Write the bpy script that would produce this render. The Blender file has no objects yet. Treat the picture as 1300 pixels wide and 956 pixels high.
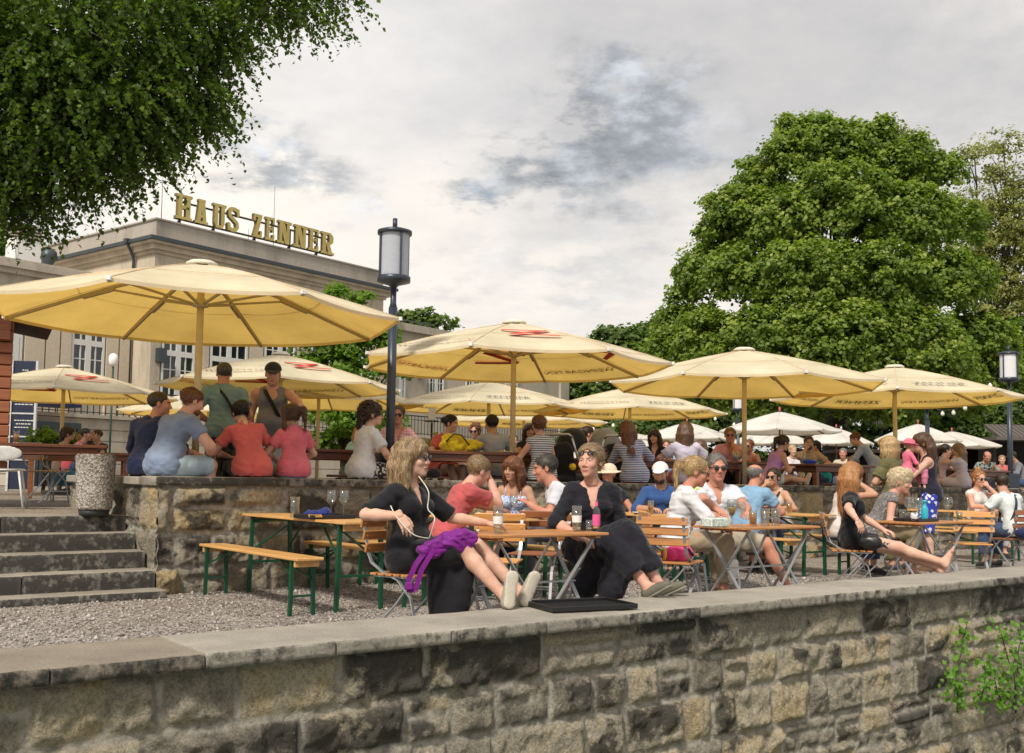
import bpy, bmesh, math, random
import numpy as np
from mathutils import Vector, Matrix, noise as mnoise
from math import sin, cos, pi, radians as R_, sqrt, atan2
random.seed(7)
rng = np.random.default_rng(7)
scene = bpy.context.scene
COL = scene.collection

# ------------------------------------------------------------------ camera
F = 1300.0; PX0 = 650.0; PY0 = 521.0
EYE = 1.14
PITCH = 3.9; ROLL = 0.86
MCAM = Matrix.Rotation(R_(90 + PITCH), 3, 'X') @ Matrix.Rotation(R_(ROLL), 3, 'Z')
CAMLOC = Vector((0, 0, EYE))
cam_d = bpy.data.cameras.new('camera'); cam = bpy.data.objects.new('camera', cam_d); COL.objects.link(cam)
cam.matrix_world = Matrix.Translation(CAMLOC) @ MCAM.to_4x4()
cam_d.sensor_width = 36; cam_d.lens = 36 * F / 1300; cam_d.shift_y = (PY0 - 478) / 1300
cam_d.clip_end = 3000; cam_d.clip_start = 0.1
scene.camera = cam
ANG = R_(38.05)
WD = Vector((cos(ANG), sin(ANG), 0)); ND = Vector((-sin(ANG), cos(ANG), 0))

def ray(px, py):
    return MCAM @ Vector(((px - PX0) / F, -(py - PY0) / F, -1.0))
def at(px, py, Y):
    r = ray(px, py); return CAMLOC + r * (Y / r.y)
def onz(px, py, z):
    r = ray(px, py); return CAMLOC + r * ((z - EYE) / r.z)
def pl(px, py, D):
    """point where the view line meets the vertical plane parallel to the terrace walls"""
    r = ray(px, py); return CAMLOC + r * (D / r.dot(ND))
def gp(px, D, z=0.0):
    """ground point in a terrace row D, seen in picture column px"""
    p = pl(px, 650, D)
    for _ in range(3):
        py = proj(Vector((p.x, p.y, z)))[1]; p = pl(px, py, D)
    return Vector((p.x, p.y, z))
MI = MCAM.transposed()
def proj(p):
    q = MI @ (Vector(p) - CAMLOC)
    return (PX0 + F * q.x / -q.z, PY0 - F * q.y / -q.z)
def SD(s, d, z=0.0):
    """terrace coordinates: s along the walls, d away from the river"""
    v = WD * s + ND * d; return Vector((v.x, v.y, z))
UZ = 0.72     # upper terrace
WT = 1.125    # top of upper wall

# ------------------------------------------------------------------ materials
def mk(name):
    m = bpy.data.materials.new(name); m.use_nodes = True
    nt = m.node_tree; nt.nodes.clear()
    out = nt.nodes.new('ShaderNodeOutputMaterial')
    return m, nt, out
def N(nt, t, **kw):
    n = nt.nodes.new(t)
    for k, v in kw.items():
        if k.startswith('i_'):
            key = k[2:]
            try: key = int(key)
            except ValueError: key = key.replace('_', ' ')
            n.inputs[key].default_value = v
        else: setattr(n, k, v)
    return n
def L(nt, a, b): nt.links.new(a, b)
def c4(c): return (c[0], c[1], c[2], 1.0)
def ramp(nt, fac, stops):
    r = N(nt, 'ShaderNodeValToRGB')
    e = r.color_ramp.elements
    e[0].position, e[0].color = stops[0][0], c4(stops[0][1])
    e[1].position, e[1].color = stops[1][0], c4(stops[1][1])
    for p, c in stops[2:]:
        x = e.new(p); x.color = c4(c)
    L(nt, fac, r.inputs[0]); return r.outputs[0]
def coord(nt, kind='Object', scale=None):
    t = N(nt, 'ShaderNodeTexCoord'); o = t.outputs[kind]
    if scale is not None:
        mp = N(nt, 'ShaderNodeMapping'); mp.inputs['Scale'].default_value = scale if hasattr(scale, '__len__') else (scale,) * 3
        L(nt, o, mp.inputs[0]); o = mp.outputs[0]
    return o
def mixc(nt, f, a, b, mode='MIX'):
    m = N(nt, 'ShaderNodeMix', data_type='RGBA', blend_type=mode)
    if isinstance(f, (int, float)): m.inputs[0].default_value = f
    else: L(nt, f, m.inputs[0])
    for i, v in ((6, a), (7, b)):
        if isinstance(v, (tuple, list)): m.inputs[i].default_value = c4(v)
        else: L(nt, v, m.inputs[i])
    return m.outputs[2]
def noise(nt, vec, scale, detail=4, rough=0.55, out=0):
    n = N(nt, 'ShaderNodeTexNoise'); n.inputs['Scale'].default_value = scale
    n.inputs['Detail'].default_value = detail; n.inputs['Roughness'].default_value = rough
    if vec is not None: L(nt, vec, n.inputs['Vector'])
    return n.outputs[out]
def bump(nt, h, strength=0.3, dist=0.01, normal=None):
    b = N(nt, 'ShaderNodeBump'); b.inputs['Strength'].default_value = strength; b.inputs['Distance'].default_value = dist
    L(nt, h, b.inputs['Height'])
    if normal is not None: L(nt, normal, b.inputs['Normal'])
    return b.outputs[0]
_mc = {}
def mat(name, col, rough=0.6, metal=0.0, var=0.12, scale=20, bmp=0.1, spec=0.5, sheen=0.0, bdist=0.004):
    key = ('m', name)
    if key in _mc: return _mc[key]
    m, nt, out = mk(name)
    p = N(nt, 'ShaderNodeBsdfPrincipled'); L(nt, p.outputs[0], out.inputs[0])
    v = coord(nt)
    nz = noise(nt, v, scale, 5)
    lo = tuple(max(0, c * (1 - var)) for c in col); hi = tuple(min(1, c * (1 + var)) for c in col)
    L(nt, ramp(nt, nz, [(0.3, lo), (0.7, hi)]), p.inputs['Base Color'])
    p.inputs['Roughness'].default_value = rough; p.inputs['Metallic'].default_value = metal
    p.inputs['Specular IOR Level'].default_value = spec
    if sheen: p.inputs['Sheen Weight'].default_value = sheen
    if bmp: L(nt, bump(nt, noise(nt, v, scale * 3, 4), bmp, bdist), p.inputs['Normal'])
    _mc[key] = m; return m
def wood(name, a, b, rough=0.45, axis='Y', sc=1.0):
    key = ('w', name)
    if key in _mc: return _mc[key]
    m, nt, out = mk(name)
    p = N(nt, 'ShaderNodeBsdfPrincipled'); L(nt, p.outputs[0], out.inputs[0])
    s = {'X': (2, 30, 30), 'Y': (30, 2, 30), 'Z': (30, 30, 2)}[axis]
    v = coord(nt, scale=tuple(q * sc for q in s))
    nz = noise(nt, v, 1.3, 6, 0.6)
    L(nt, ramp(nt, nz, [(0.3, a), (0.68, b)]), p.inputs['Base Color'])
    p.inputs['Roughness'].default_value = rough
    L(nt, bump(nt, nz, 0.25, 0.002), p.inputs['Normal'])
    _mc[key] = m; return m
def glassm(name, col=(1, 1, 1), rough=0.0):
    if name in _mc: return _mc[name]
    m, nt, out = mk(name)
    g = N(nt, 'ShaderNodeBsdfGlossy'); g.inputs['Roughness'].default_value = 0.04
    t = N(nt, 'ShaderNodeBsdfTransparent'); t.inputs[0].default_value = c4(col)
    f = N(nt, 'ShaderNodeLayerWeight'); f.inputs[0].default_value = .5
    mx = N(nt, 'ShaderNodeMixShader')
    pw = N(nt, 'ShaderNodeMath', operation='POWER'); L(nt, f.outputs['Facing'], pw.inputs[0]); pw.inputs[1].default_value = 3
    mth = N(nt, 'ShaderNodeMath', operation='MULTIPLY_ADD'); mth.inputs[1].default_value = .8; mth.inputs[2].default_value = 0.12
    L(nt, pw.outputs[0], mth.inputs[0]); L(nt, mth.outputs[0], mx.inputs[0])
    L(nt, t.outputs[0], mx.inputs[1]); L(nt, g.outputs[0], mx.inputs[2]); L(nt, mx.outputs[0], out.inputs[0])
    _mc[name] = m; return m
def emis(name, col, s):
    m, nt, out = mk(name); e = N(nt, 'ShaderNodeEmission'); e.inputs[0].default_value = c4(col); e.inputs[1].default_value = s
    L(nt, e.outputs[0], out.inputs[0]); return m

# ------------------------------------------------------------------ objects
def link(name, me, parent=None, loc=None):
    o = bpy.data.objects.new(name, me); COL.objects.link(o)
    if parent is not None: o.parent = parent
    if loc is not None: o.location = loc
    return o
def tag(o, label=None, cat=None, group=None, kind=None):
    if label: o['label'] = label
    if cat: o['category'] = cat
    if group: o['group'] = group
    if kind: o['kind'] = kind
    return o
def thing(name, loc, rz, label, cat, group=None):
    o = bpy.data.objects.new(name, None); COL.objects.link(o); o.empty_display_size = 0.1
    o.location = loc; o.rotation_euler = (0, 0, rz)
    return tag(o, label, cat, group)
def dup(root, loc, rz, label=None, group=None):
    r = root.copy(); COL.objects.link(r); r.location = loc; r.rotation_euler = (0, 0, rz)
    if label: r['label'] = label
    if group: r['group'] = group
    for ch in list(root.children):
        c = ch.copy(); COL.objects.link(c); c.parent = r
        for g in ch.children:
            d = g.copy(); COL.objects.link(d); d.parent = c
    return r
def npmesh(name, V, Fq, mats=None, midx=None, smooth=True, attrs=None):
    """V (n,3), Fq (m,k) faces with equal sides, or a list of such arrays"""
    me = bpy.data.meshes.new(name)
    V = np.ascontiguousarray(V, dtype=np.float32)
    if not isinstance(Fq, list): Fq = [Fq]
    loops = np.concatenate([f.reshape(-1) for f in Fq]).astype(np.int32)
    tot = np.concatenate([np.full(len(f), f.shape[1], np.int32) for f in Fq])
    st = np.concatenate([[0], np.cumsum(tot)[:-1]]).astype(np.int32)
    me.vertices.add(len(V)); me.vertices.foreach_set('co', V.reshape(-1))
    me.loops.add(len(loops)); me.loops.foreach_set('vertex_index', loops)
    me.polygons.add(len(tot)); me.polygons.foreach_set('loop_start', st); me.polygons.foreach_set('loop_total', tot)
    if midx is not None: me.polygons.foreach_set('material_index', midx.astype(np.int32))
    me.update(calc_edges=True)
    if smooth: me.polygons.foreach_set('use_smooth', np.ones(len(tot), bool))
    for m in (mats or []): me.materials.append(m)
    if attrs:
        for k, a in attrs.items():
            at_ = me.color_attributes.new(k, 'FLOAT_COLOR', 'POINT')
            b = np.ones((len(V), 4), np.float32); b[:, :a.shape[1]] = a
            at_.data.foreach_set('color', b.reshape(-1))
    me.validate(); return me

class MB:
    """collects boxes, bars, tubes and lathes into one mesh"""
    def __init__(s): s.V = []; s.F = []; s.n = 0; s.sm = []; s.mi = []; s.cm = 0
    def add(s, V, F, smooth=False):
        s.V.extend([tuple(v) for v in V]); s.F.extend([[i + s.n for i in f] for f in F]); s.sm.extend([smooth] * len(F)); s.mi.extend([s.cm] * len(F)); s.n += len(V)
    def box(s, c, size, rot=None, ch=0.0):
        hx, hy, hz = size[0] / 2, size[1] / 2, size[2] / 2
        ch = min(ch, hx * .9, hy * .9, hz * .9)
        if ch <= 0:
            V = [Vector((x * hx, y * hy, z * hz)) for x in (-1, 1) for y in (-1, 1) for z in (-1, 1)]
            Fc = [(0, 1, 3, 2), (4, 6, 7, 5), (0, 4, 5, 1), (2, 3, 7, 6), (0, 2, 6, 4), (1, 5, 7, 3)]
        else:
            bm = bmesh.new(); bmesh.ops.create_cube(bm, size=1)
            for v in bm.verts: v.co = Vector((v.co.x * size[0], v.co.y * size[1], v.co.z * size[2]))
            bmesh.ops.bevel(bm, geom=list(bm.edges), offset=ch, segments=1, affect='EDGES')
            bm.verts.index_update(); V = [v.co.copy() for v in bm.verts]; Fc = [[v.index for v in f.verts] for f in bm.faces]; bm.free()
        M = rot if rot is not None else Matrix.Identity(3)
        if isinstance(M, (int, float)): M = Matrix.Rotation(M, 3, 'Z')
        c = Vector(c); s.add([M @ v + c for v in V], Fc)
    def bar(s, a, b, w, t=None, up=Vector((0, 0, 1)), ch=0.0):
        a = Vector(a); b = Vector(b); t = t or w; d = b - a; l = d.length
        if l < 1e-6: return
        y = d / l; x = y.cross(up)
        if x.length < 1e-4: x = y.cross(Vector((1, 0, 0)))
        x.normalize(); z = x.cross(y)
        s.box((a + b) / 2, (w, l, t), Matrix((x, y, z)).transposed(), ch)
    def tube(s, pts, r, seg=8, cap=True, closed=False):
        pts = [Vector(p) for p in pts]; n = len(pts)
        rr = r if hasattr(r, '__len__') else [r] * n
        V = []; ref = None
        for i, p in enumerate(pts):
            if closed: d = pts[(i + 1) % n] - pts[i - 1]
            else: d = pts[min(i + 1, n - 1)] - pts[max(i - 1, 0)]
            d = d.normalized() if d.length > 1e-9 else Vector((0, 0, 1))
            if ref is None: ref = Vector((1, 0, 0)) if abs(d.x) < .8 else Vector((0, 1, 0))
            x = (ref - d * ref.dot(d)).normalized(); y = d.cross(x); ref = x
            for k in range(seg):
                a = 2 * pi * k / seg; V.append(p + (x * cos(a) + y * sin(a)) * rr[i])
        Fc = []
        for i in range(n if closed else n - 1):
            for k in range(seg):
                a = i * seg + k; b = i * seg + (k + 1) % seg; j = (i + 1) % n
                Fc.append((a, b, j * seg + (k + 1) % seg, j * seg + k))
        s.add(V, Fc, True)
        if cap and not closed:
            s.F.append([s.n - n * seg + k for k in range(seg)][::-1]); s.F.append([s.n - seg + k for k in range(seg)]); s.sm += [False, False]; s.mi += [s.cm] * 2
    def lathe(s, prof, c=(0, 0, 0), seg=16, M=None):
        c = Vector(c); V = []; n = len(prof)
        for r, z in prof:
            for k in range(seg):
                a = 2 * pi * k / seg; v = Vector((r * cos(a), r * sin(a), z))
                V.append((M @ v if M is not None else v) + c)
        Fc = [(i * seg + k, i * seg + (k + 1) % seg, (i + 1) * seg + (k + 1) % seg, (i + 1) * seg + k) for i in range(n - 1) for k in range(seg)]
        s.add(V, Fc, True)
    def build(s, name, m, parent=None, loc=None):
        me = bpy.data.meshes.new(name); me.from_pydata(s.V, [], s.F); me.update()
        me.polygons.foreach_set('use_smooth', s.sm)
        me.polygons.foreach_set('material_index', s.mi)
        for q in (m if isinstance(m, (list, tuple)) else [m]): me.materials.append(q)
        return link(name, me, parent, loc)
def origin_to(o, p):
    """move a world-space mesh object's origin to p"""
    me = o.data; me.transform(Matrix.Translation(-Vector(p))); o.location = p; return o

# numpy value noise
def vnoise(P, seed=0):
    P = np.asarray(P, dtype=np.float64); I = np.floor(P).astype(np.int64); f = P - I; f = f * f * (3 - 2 * f)
    dim = P.shape[-1]; out = 0.0
    pr = [73856093, 19349663, 83492791]
    for c in range(2 ** dim):
        h = np.full(P.shape[:-1], seed * 1013904223 + 12345, np.int64); w = 1.0
        for a in range(dim):
            b = (c >> a) & 1
            h = h ^ ((I[..., a] + b) * pr[a]); w = w * (f[..., a] if b else 1 - f[..., a])
        h = (h ^ (h >> 13)) * 1274126177; h = (h ^ (h >> 16)) & 0xffff
        out = out + w * (h / 65535.0)
    return out
def fbm(P, oct=4, seed=0):
    a = 0.5; s = 0; P = np.asarray(P)
    for o in range(oct): s = s + a * vnoise(P * 2 ** o, seed + o); a *= .5
    return s / (1 - .5 ** oct)
# ------------------------------------------------------------------ light and sky
world = bpy.data.worlds.new('World'); scene.world = world; world.use_nodes = True
nt = world.node_tree; nt.nodes.clear()
SUN_EL, SUN_AZ = 47, 246     # azimuth of the sun, measured in plan from +X
sd = Vector((cos(R_(SUN_EL)) * cos(R_(SUN_AZ)), cos(R_(SUN_EL)) * sin(R_(SUN_AZ)), sin(R_(SUN_EL))))
out = N(nt, 'ShaderNodeOutputWorld')
sky = N(nt, 'ShaderNodeTexSky', sky_type='NISHITA'); sky.sun_disc = False
sky.sun_elevation = R_(SUN_EL); sky.sun_rotation = R_(90 - SUN_AZ); sky.altitude = 50; sky.air_density = 1.2; sky.dust_density = 2.5
geo = N(nt, 'ShaderNodeTexCoord'); dirv = geo.outputs['Generated']
sep = N(nt, 'ShaderNodeSeparateXYZ'); L(nt, dirv, sep.inputs[0])
# clouds lie on a flat layer: project the direction on it
zc = N(nt, 'ShaderNodeMath', operation='MAXIMUM'); L(nt, sep.outputs[2], zc.inputs[0]); zc.inputs[1].default_value = 0.0
za = N(nt, 'ShaderNodeMath', operation='ADD'); L(nt, zc.outputs[0], za.inputs[0]); za.inputs[1].default_value = 0.22
dv = N(nt, 'ShaderNodeVectorMath', operation='DIVIDE'); L(nt, dirv, dv.inputs[0])
cb = N(nt, 'ShaderNodeCombineXYZ')
for i in range(3): L(nt, za.outputs[0], cb.inputs[i])
L(nt, cb.outputs[0], dv.inputs[1])
cl = dv.outputs[0]
def blobmask(px, py, rad, soft=0.5, stretch=1.0):
    """soft patch of the sky round one direction (fixed in the world)"""
    d = ray(px, py).normalized()
    wv = N(nt, 'ShaderNodeVectorMath', operation='ADD')
    nz = noise(nt, cl, 3.2, 6, 0.62, out=1)
    sb = N(nt, 'ShaderNodeVectorMath', operation='SUBTRACT'); L(nt, nz, sb.inputs[0]); sb.inputs[1].default_value = (.5, .5, .5)
    sc = N(nt, 'ShaderNodeVectorMath', operation='SCALE'); L(nt, sb.outputs[0], sc.inputs[0]); sc.inputs['Scale'].default_value = 0.20
    L(nt, dirv, wv.inputs[0]); L(nt, sc.outputs[0], wv.inputs[1])
    s2 = N(nt, 'ShaderNodeVectorMath', operation='SUBTRACT'); L(nt, wv.outputs[0], s2.inputs[0]); s2.inputs[1].default_value = d
    m2 = N(nt, 'ShaderNodeVectorMath', operation='MULTIPLY'); L(nt, s2.outputs[0], m2.inputs[0]); m2.inputs[1].default_value = (1 / stretch, 1, 1)
    ln = N(nt, 'ShaderNodeVectorMath', operation='LENGTH'); L(nt, m2.outputs[0], ln.inputs[0])
    mr = N(nt, 'ShaderNodeMapRange', interpolation_type='SMOOTHSTEP'); L(nt, ln.outputs['Value'], mr.inputs[0])
    mr.inputs[1].default_value = rad; mr.inputs[2].default_value = rad * soft; mr.inputs[3].default_value = 0; mr.inputs[4].default_value = 1
    return mr.outputs[0]
n1 = noise(nt, cl, 1.5, 7, 0.55)
n2 = noise(nt, cl, 5.0, 7, 0.6)
base = ramp(nt, n1, [(0.30, (0.40, 0.42, 0.46)), (0.46, (0.60, 0.60, 0.605)), (0.60, (0.80, 0.775, 0.75)), (0.75, (0.94, 0.91, 0.87))])
base = mixc(nt, 0.42, base, ramp(nt, n2, [(0.32, (0.34, 0.36, 0.41)), (0.5, (.66, .65, .65)), (0.66, (0.98, 0.95, 0.92))]))
base = mixc(nt, 0.16, base, ramp(nt, noise(nt, cl, 14.0, 6, 0.6), [(0.35, (0.35, 0.37, 0.41)), (0.65, (1, .98, .95))]))
n5 = ramp(nt, noise(nt, cl, 7.5, 6, .62), [(.40, (.10, .10, .10)), (.54, (1.15, 1.15, 1.15))])
for (px, py, r, s, st, amt, colr) in [(470, 80, .20, .1, 1.5, .55, (.80, .80, .82)), (900, 60, .20, .1, 2.0, .5, (.50, .51, .54)), (500, 280, .16, .1, 1.6, .6, (.82, .79, .78)), (250, 250, .14, .1, 1.3, .8, (1.0, .95, .88)), (480, 330, .16, .1, 1.8, .6, (.92, .87, .81)), (800, 400, .16, .1, 2.5, .6, (.90, .85, .80)), (850, 330, .09, .1, 1.6, .4, (.72, .70, .69)), (1050, 110, .20, .1, 2, .5, (.49, .49, .51)),
        (778, 145, .066, .25, 1.2, .95, (.27, .295, .335)), (740, 200, .075, .2, 1.6, .9, (.34, .365, .405)), (850, 205, .035, .1, 1.5, .6, (.33, .38, .45)), (645, 195, .050, .1, 1.3, .9, (.35, .38, .42)), (590, 225, .040, .1, 1.6, .9, (.35, .38, .42)), (600, 252, .022, .1, 1.4, .7, (.30, .36, .44)), (840, 120, .06, .2, 1.6, .5, (.42, .44, .49)),
        (335, 185, .060, .15, 1.4, .8, (.38, .42, .47)), (390, 230, .05, .1, 1.8, .6, (.42, .47, .54)), (740, 350, .06, .1, 2.0, .35, (.40, .45, .52)), (830, 270, .05, .1, 1.8, .4, (.42, .46, .52)), (548, 352, .04, .1, 1.8, .5, (.45, .47, .5)), (690, 300, .06, .1, 2, .4, (.5, .52, .56)),
       ]:
    mk_ = blobmask(px, py, r, s, st)
    mm = N(nt, 'ShaderNodeMath', operation='MULTIPLY'); L(nt, mk_, mm.inputs[0]); mm.inputs[1].default_value = amt
    if colr[0] < .46: mm2 = N(nt, 'ShaderNodeMath', operation='MULTIPLY', use_clamp=True); L(nt, mm.outputs[0], mm2.inputs[0]); L(nt, n5, mm2.inputs[1]); mm = mm2
    if colr[0] < .46: colr = ramp(nt, noise(nt, cl, 8.0, 7, .62), [(.36, tuple(q * .72 for q in colr)), (.5, colr), (.66, tuple(q * 1.75 for q in colr))])
    base = mixc(nt, mm.outputs[0], base, colr)
sk = N(nt, 'ShaderNodeBackground'); L(nt, sky.outputs[0], sk.inputs[0]); sk.inputs[1].default_value = 0.06
base = mixc(nt, 1.0, base, (1.0, .972, .93), 'MULTIPLY')
bg = N(nt, 'ShaderNodeBackground'); L(nt, base, bg.inputs[0]); bg.inputs[1].default_value = 0.78
mx = N(nt, 'ShaderNodeMixShader'); mx.inputs[0].default_value = 0.93
L(nt, sk.outputs[0], mx.inputs[1]); L(nt, bg.outputs[0], mx.inputs[2]); L(nt, mx.outputs[0], out.inputs[0])
sl = bpy.data.lights.new('sun', 'SUN'); sl.energy = 2.4; sl.angle = R_(8); sl.color = (1.0, .92, .80)
so = bpy.data.objects.new('sun', sl); COL.objects.link(so); so.rotation_euler = sd.to_track_quat('Z', 'Y').to_euler()
scene.view_settings.view_transform = 'Standard'; scene.view_settings.look = 'None'; scene.view_settings.exposure = 0.68; scene.view_settings.gamma = 1
scene.render.engine = 'CYCLES'
scene.cycles.max_bounces = 6; scene.cycles.transparent_max_bounces = 12; scene.cycles.diffuse_bounces = 3

# ------------------------------------------------------------------ ground
def gravel(name, a, b, c):
    m, nt, out = mk(name); p = N(nt, 'ShaderNodeBsdfPrincipled'); L(nt, p.outputs[0], out.inputs[0]); p.inputs['Roughness'].default_value = .9
    v = coord(nt)
    vo = N(nt, 'ShaderNodeTexVoronoi'); L(nt, v, vo.inputs['Vector']); vo.inputs['Scale'].default_value = 55
    vo2 = N(nt, 'ShaderNodeTexVoronoi'); L(nt, v, vo2.inputs['Vector']); vo2.inputs['Scale'].default_value = 110
    sp = N(nt, 'ShaderNodeSeparateColor'); L(nt, vo.outputs['Color'], sp.inputs[0])
    stone = ramp(nt, sp.outputs[0], [(0.05, a), (.45, b), (.95, c)])
    big = ramp(nt, noise(nt, v, 1.6, 5), [(.35, (.78, .74, .70)), (.65, (1, 1, 1))])
    L(nt, mixc(nt, 1.0, stone, big, 'MULTIPLY'), p.inputs['Base Color'])
    b1 = bump(nt, vo.outputs['Distance'], 0.8, 0.012); L(nt, bump(nt, vo2.outputs['Distance'], .5, .006, b1), p.inputs['Normal'])
    return m
M_gravel = gravel('gravel', (.11, .095, .085), (.26, .235, .215), (.50, .46, .43))
M_gravel2 = gravel('gravel_upper', (.13, .11, .09), (.25, .215, .18), (.40, .36, .31))
def sheet(name, pts, z, m, kind='structure'):
    me = bpy.data.meshes.new(name); me.from_pydata([(p[0], p[1], z) for p in pts], [], [list(range(len(pts)))]); me.materials.append(m)
    o = link(name, me); o['kind'] = kind; return o
D_OUT, D_IN, D_UP = 5.11, 5.73, 9.85
ZC = 0.25
CX = gp(198, D_UP, 0)                       # corner of the upper wall by the steps
sC = CX.dot(WD)
# lower terrace ground
sheet('lower_terrace_ground', [SD(-14, D_IN - .1), SD(40, D_IN - .1), SD(40, D_UP + .12), SD(-14, D_UP + .12)], 0.0, M_gravel)
# upper ground reaches the horizon
DU0 = D_UP + 0.30
STEP_DEPTH = 1.30
a0 = SD(sC, DU0); 
sheet('upper_terrace_ground', [SD(sC - .05, D_UP + STEP_DEPTH - 0.05), SD(sC - .05, DU0), SD(60, DU0), Vector((900, 300, 0)), Vector((900, 1500, 0)), Vector((-900, 1500, 0)), Vector((-900, 0, 0)), SD(-20, D_UP + STEP_DEPTH - 0.05)], UZ, M_gravel2)
# low ground on the river side
M_grass = mat('bank_grass', (.06, .08, .03), .9, var=.4, scale=6, bmp=.6)
sheet('river_bank_ground', [SD(-30, D_OUT + .3), SD(60, D_OUT + .3), SD(60, -40), SD(-30, -40)], -3.3, M_grass)

# ------------------------------------------------------------------ stone walls
def stonemat(name, cols, dark, ochre_amt=.5, lichen=.5):
    m, nt, out = mk(name); p = N(nt, 'ShaderNodeBsdfPrincipled'); L(nt, p.outputs[0], out.inputs[0]); p.inputs['Roughness'].default_value = .92; p.inputs['Specular IOR Level'].default_value = .25
    at_ = N(nt, 'ShaderNodeVertexColor', layer_name='st'); sp = N(nt, 'ShaderNodeSeparateColor'); L(nt, at_.outputs[0], sp.inputs[0])
    v = coord(nt)
    n0 = noise(nt, v, 5, 6, .65)
    ad = N(nt, 'ShaderNodeMath', operation='MULTIPLY_ADD'); L(nt, n0, ad.inputs[0]); ad.inputs[1].default_value = 1.3; 
    tq = N(nt, 'ShaderNodeMath', operation='MULTIPLY_ADD'); L(nt, sp.outputs[0], tq.inputs[0]); tq.inputs[1].default_value = .62; tq.inputs[2].default_value = .22; L(nt, tq.outputs[0], ad.inputs[2])
    sb = N(nt, 'ShaderNodeMath', operation='SUBTRACT'); L(nt, ad.outputs[0], sb.inputs[0]); sb.inputs[1].default_value = .65
    base = ramp(nt, sb.outputs[0], cols)
    fine = ramp(nt, noise(nt, v, 46, 8, .78), [(.34, (.42, .42, .42)), (.52, (.95, .95, .95)), (.68, (1.25, 1.25, 1.25))])
    base = mixc(nt, .95, base, fine, 'MULTIPLY')
    base = mixc(nt, .7, base, ramp(nt, noise(nt, v, 170, 4, .7), [(.35, (.6, .6, .6)), (.65, (1.2, 1.2, 1.2))]), 'MULTIPLY')
    # black crust of lichen and soot, strongest in its own patches (attribute B)
    n3 = noise(nt, v, 9, 8, .72)
    q = N(nt, 'ShaderNodeMath', operation='ADD'); L(nt, n3, q.inputs[0]); L(nt, sp.outputs[2], q.inputs[1])
    msk = ramp(nt, q.outputs[0], [(.86, (0, 0, 0)), (1.02, (1, 1, 1))])
    sp2 = N(nt, 'ShaderNodeMath', operation='MULTIPLY'); L(nt, msk, sp2.inputs[0]); sp2.inputs[1].default_value = .88
    base = mixc(nt, sp2.outputs[0], base, dark)
    # pale lichen specks
    vo = N(nt, 'ShaderNodeTexVoronoi'); L(nt, v, vo.inputs['Vector']); vo.inputs['Scale'].default_value = 26
    s3 = ramp(nt, vo.outputs['Distance'], [(.10, (1, 1, 1)), (.17, (0, 0, 0))])
    s4 = ramp(nt, noise(nt, v, 3.0, 3), [(.52, (0, 0, 0)), (.62, (1, 1, 1))])
    s5 = mixc(nt, 1.0, s3, s4, 'MULTIPLY')
    s6 = N(nt, 'ShaderNodeMath', operation='MULTIPLY'); L(nt, s5, s6.inputs[0]); s6.inputs[1].default_value = lichen
    base = mixc(nt, s6.outputs[0], base, (.42, .42, .38))
    # mortar
    base = mixc(nt, sp.outputs[1], base, ramp(nt, noise(nt, v, 14, 5), [(.3, (.20, .18, .15)), (.6, (.58, .54, .47))]))
    L(nt, base, p.inputs['Base Color'])
    b1 = bump(nt, noise(nt, v, 22, 8, .72), 1.0, .05); L(nt, bump(nt, noise(nt, v, 110, 4), .5, .006, b1), p.inputs['Normal'])
    return m
M_stone_up = stonemat('upper_wall_sandstone', [(.05, (.17, .15, .125)), (.3, (.29, .26, .21)), (.55, (.40, .355, .275)), (.8, (.52, .41, .235)), (.95, (.56, .44, .26))], (.05, .047, .042))
M_stone_fr = stonemat('river_wall_sandstone', [(.05, (.16, .145, .12)), (.3, (.31, .28, .225)), (.55, (.46, .41, .32)), (.8, (.56, .48, .335)), (.95, (.54, .43, .26))], (.055, .052, .045))

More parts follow.
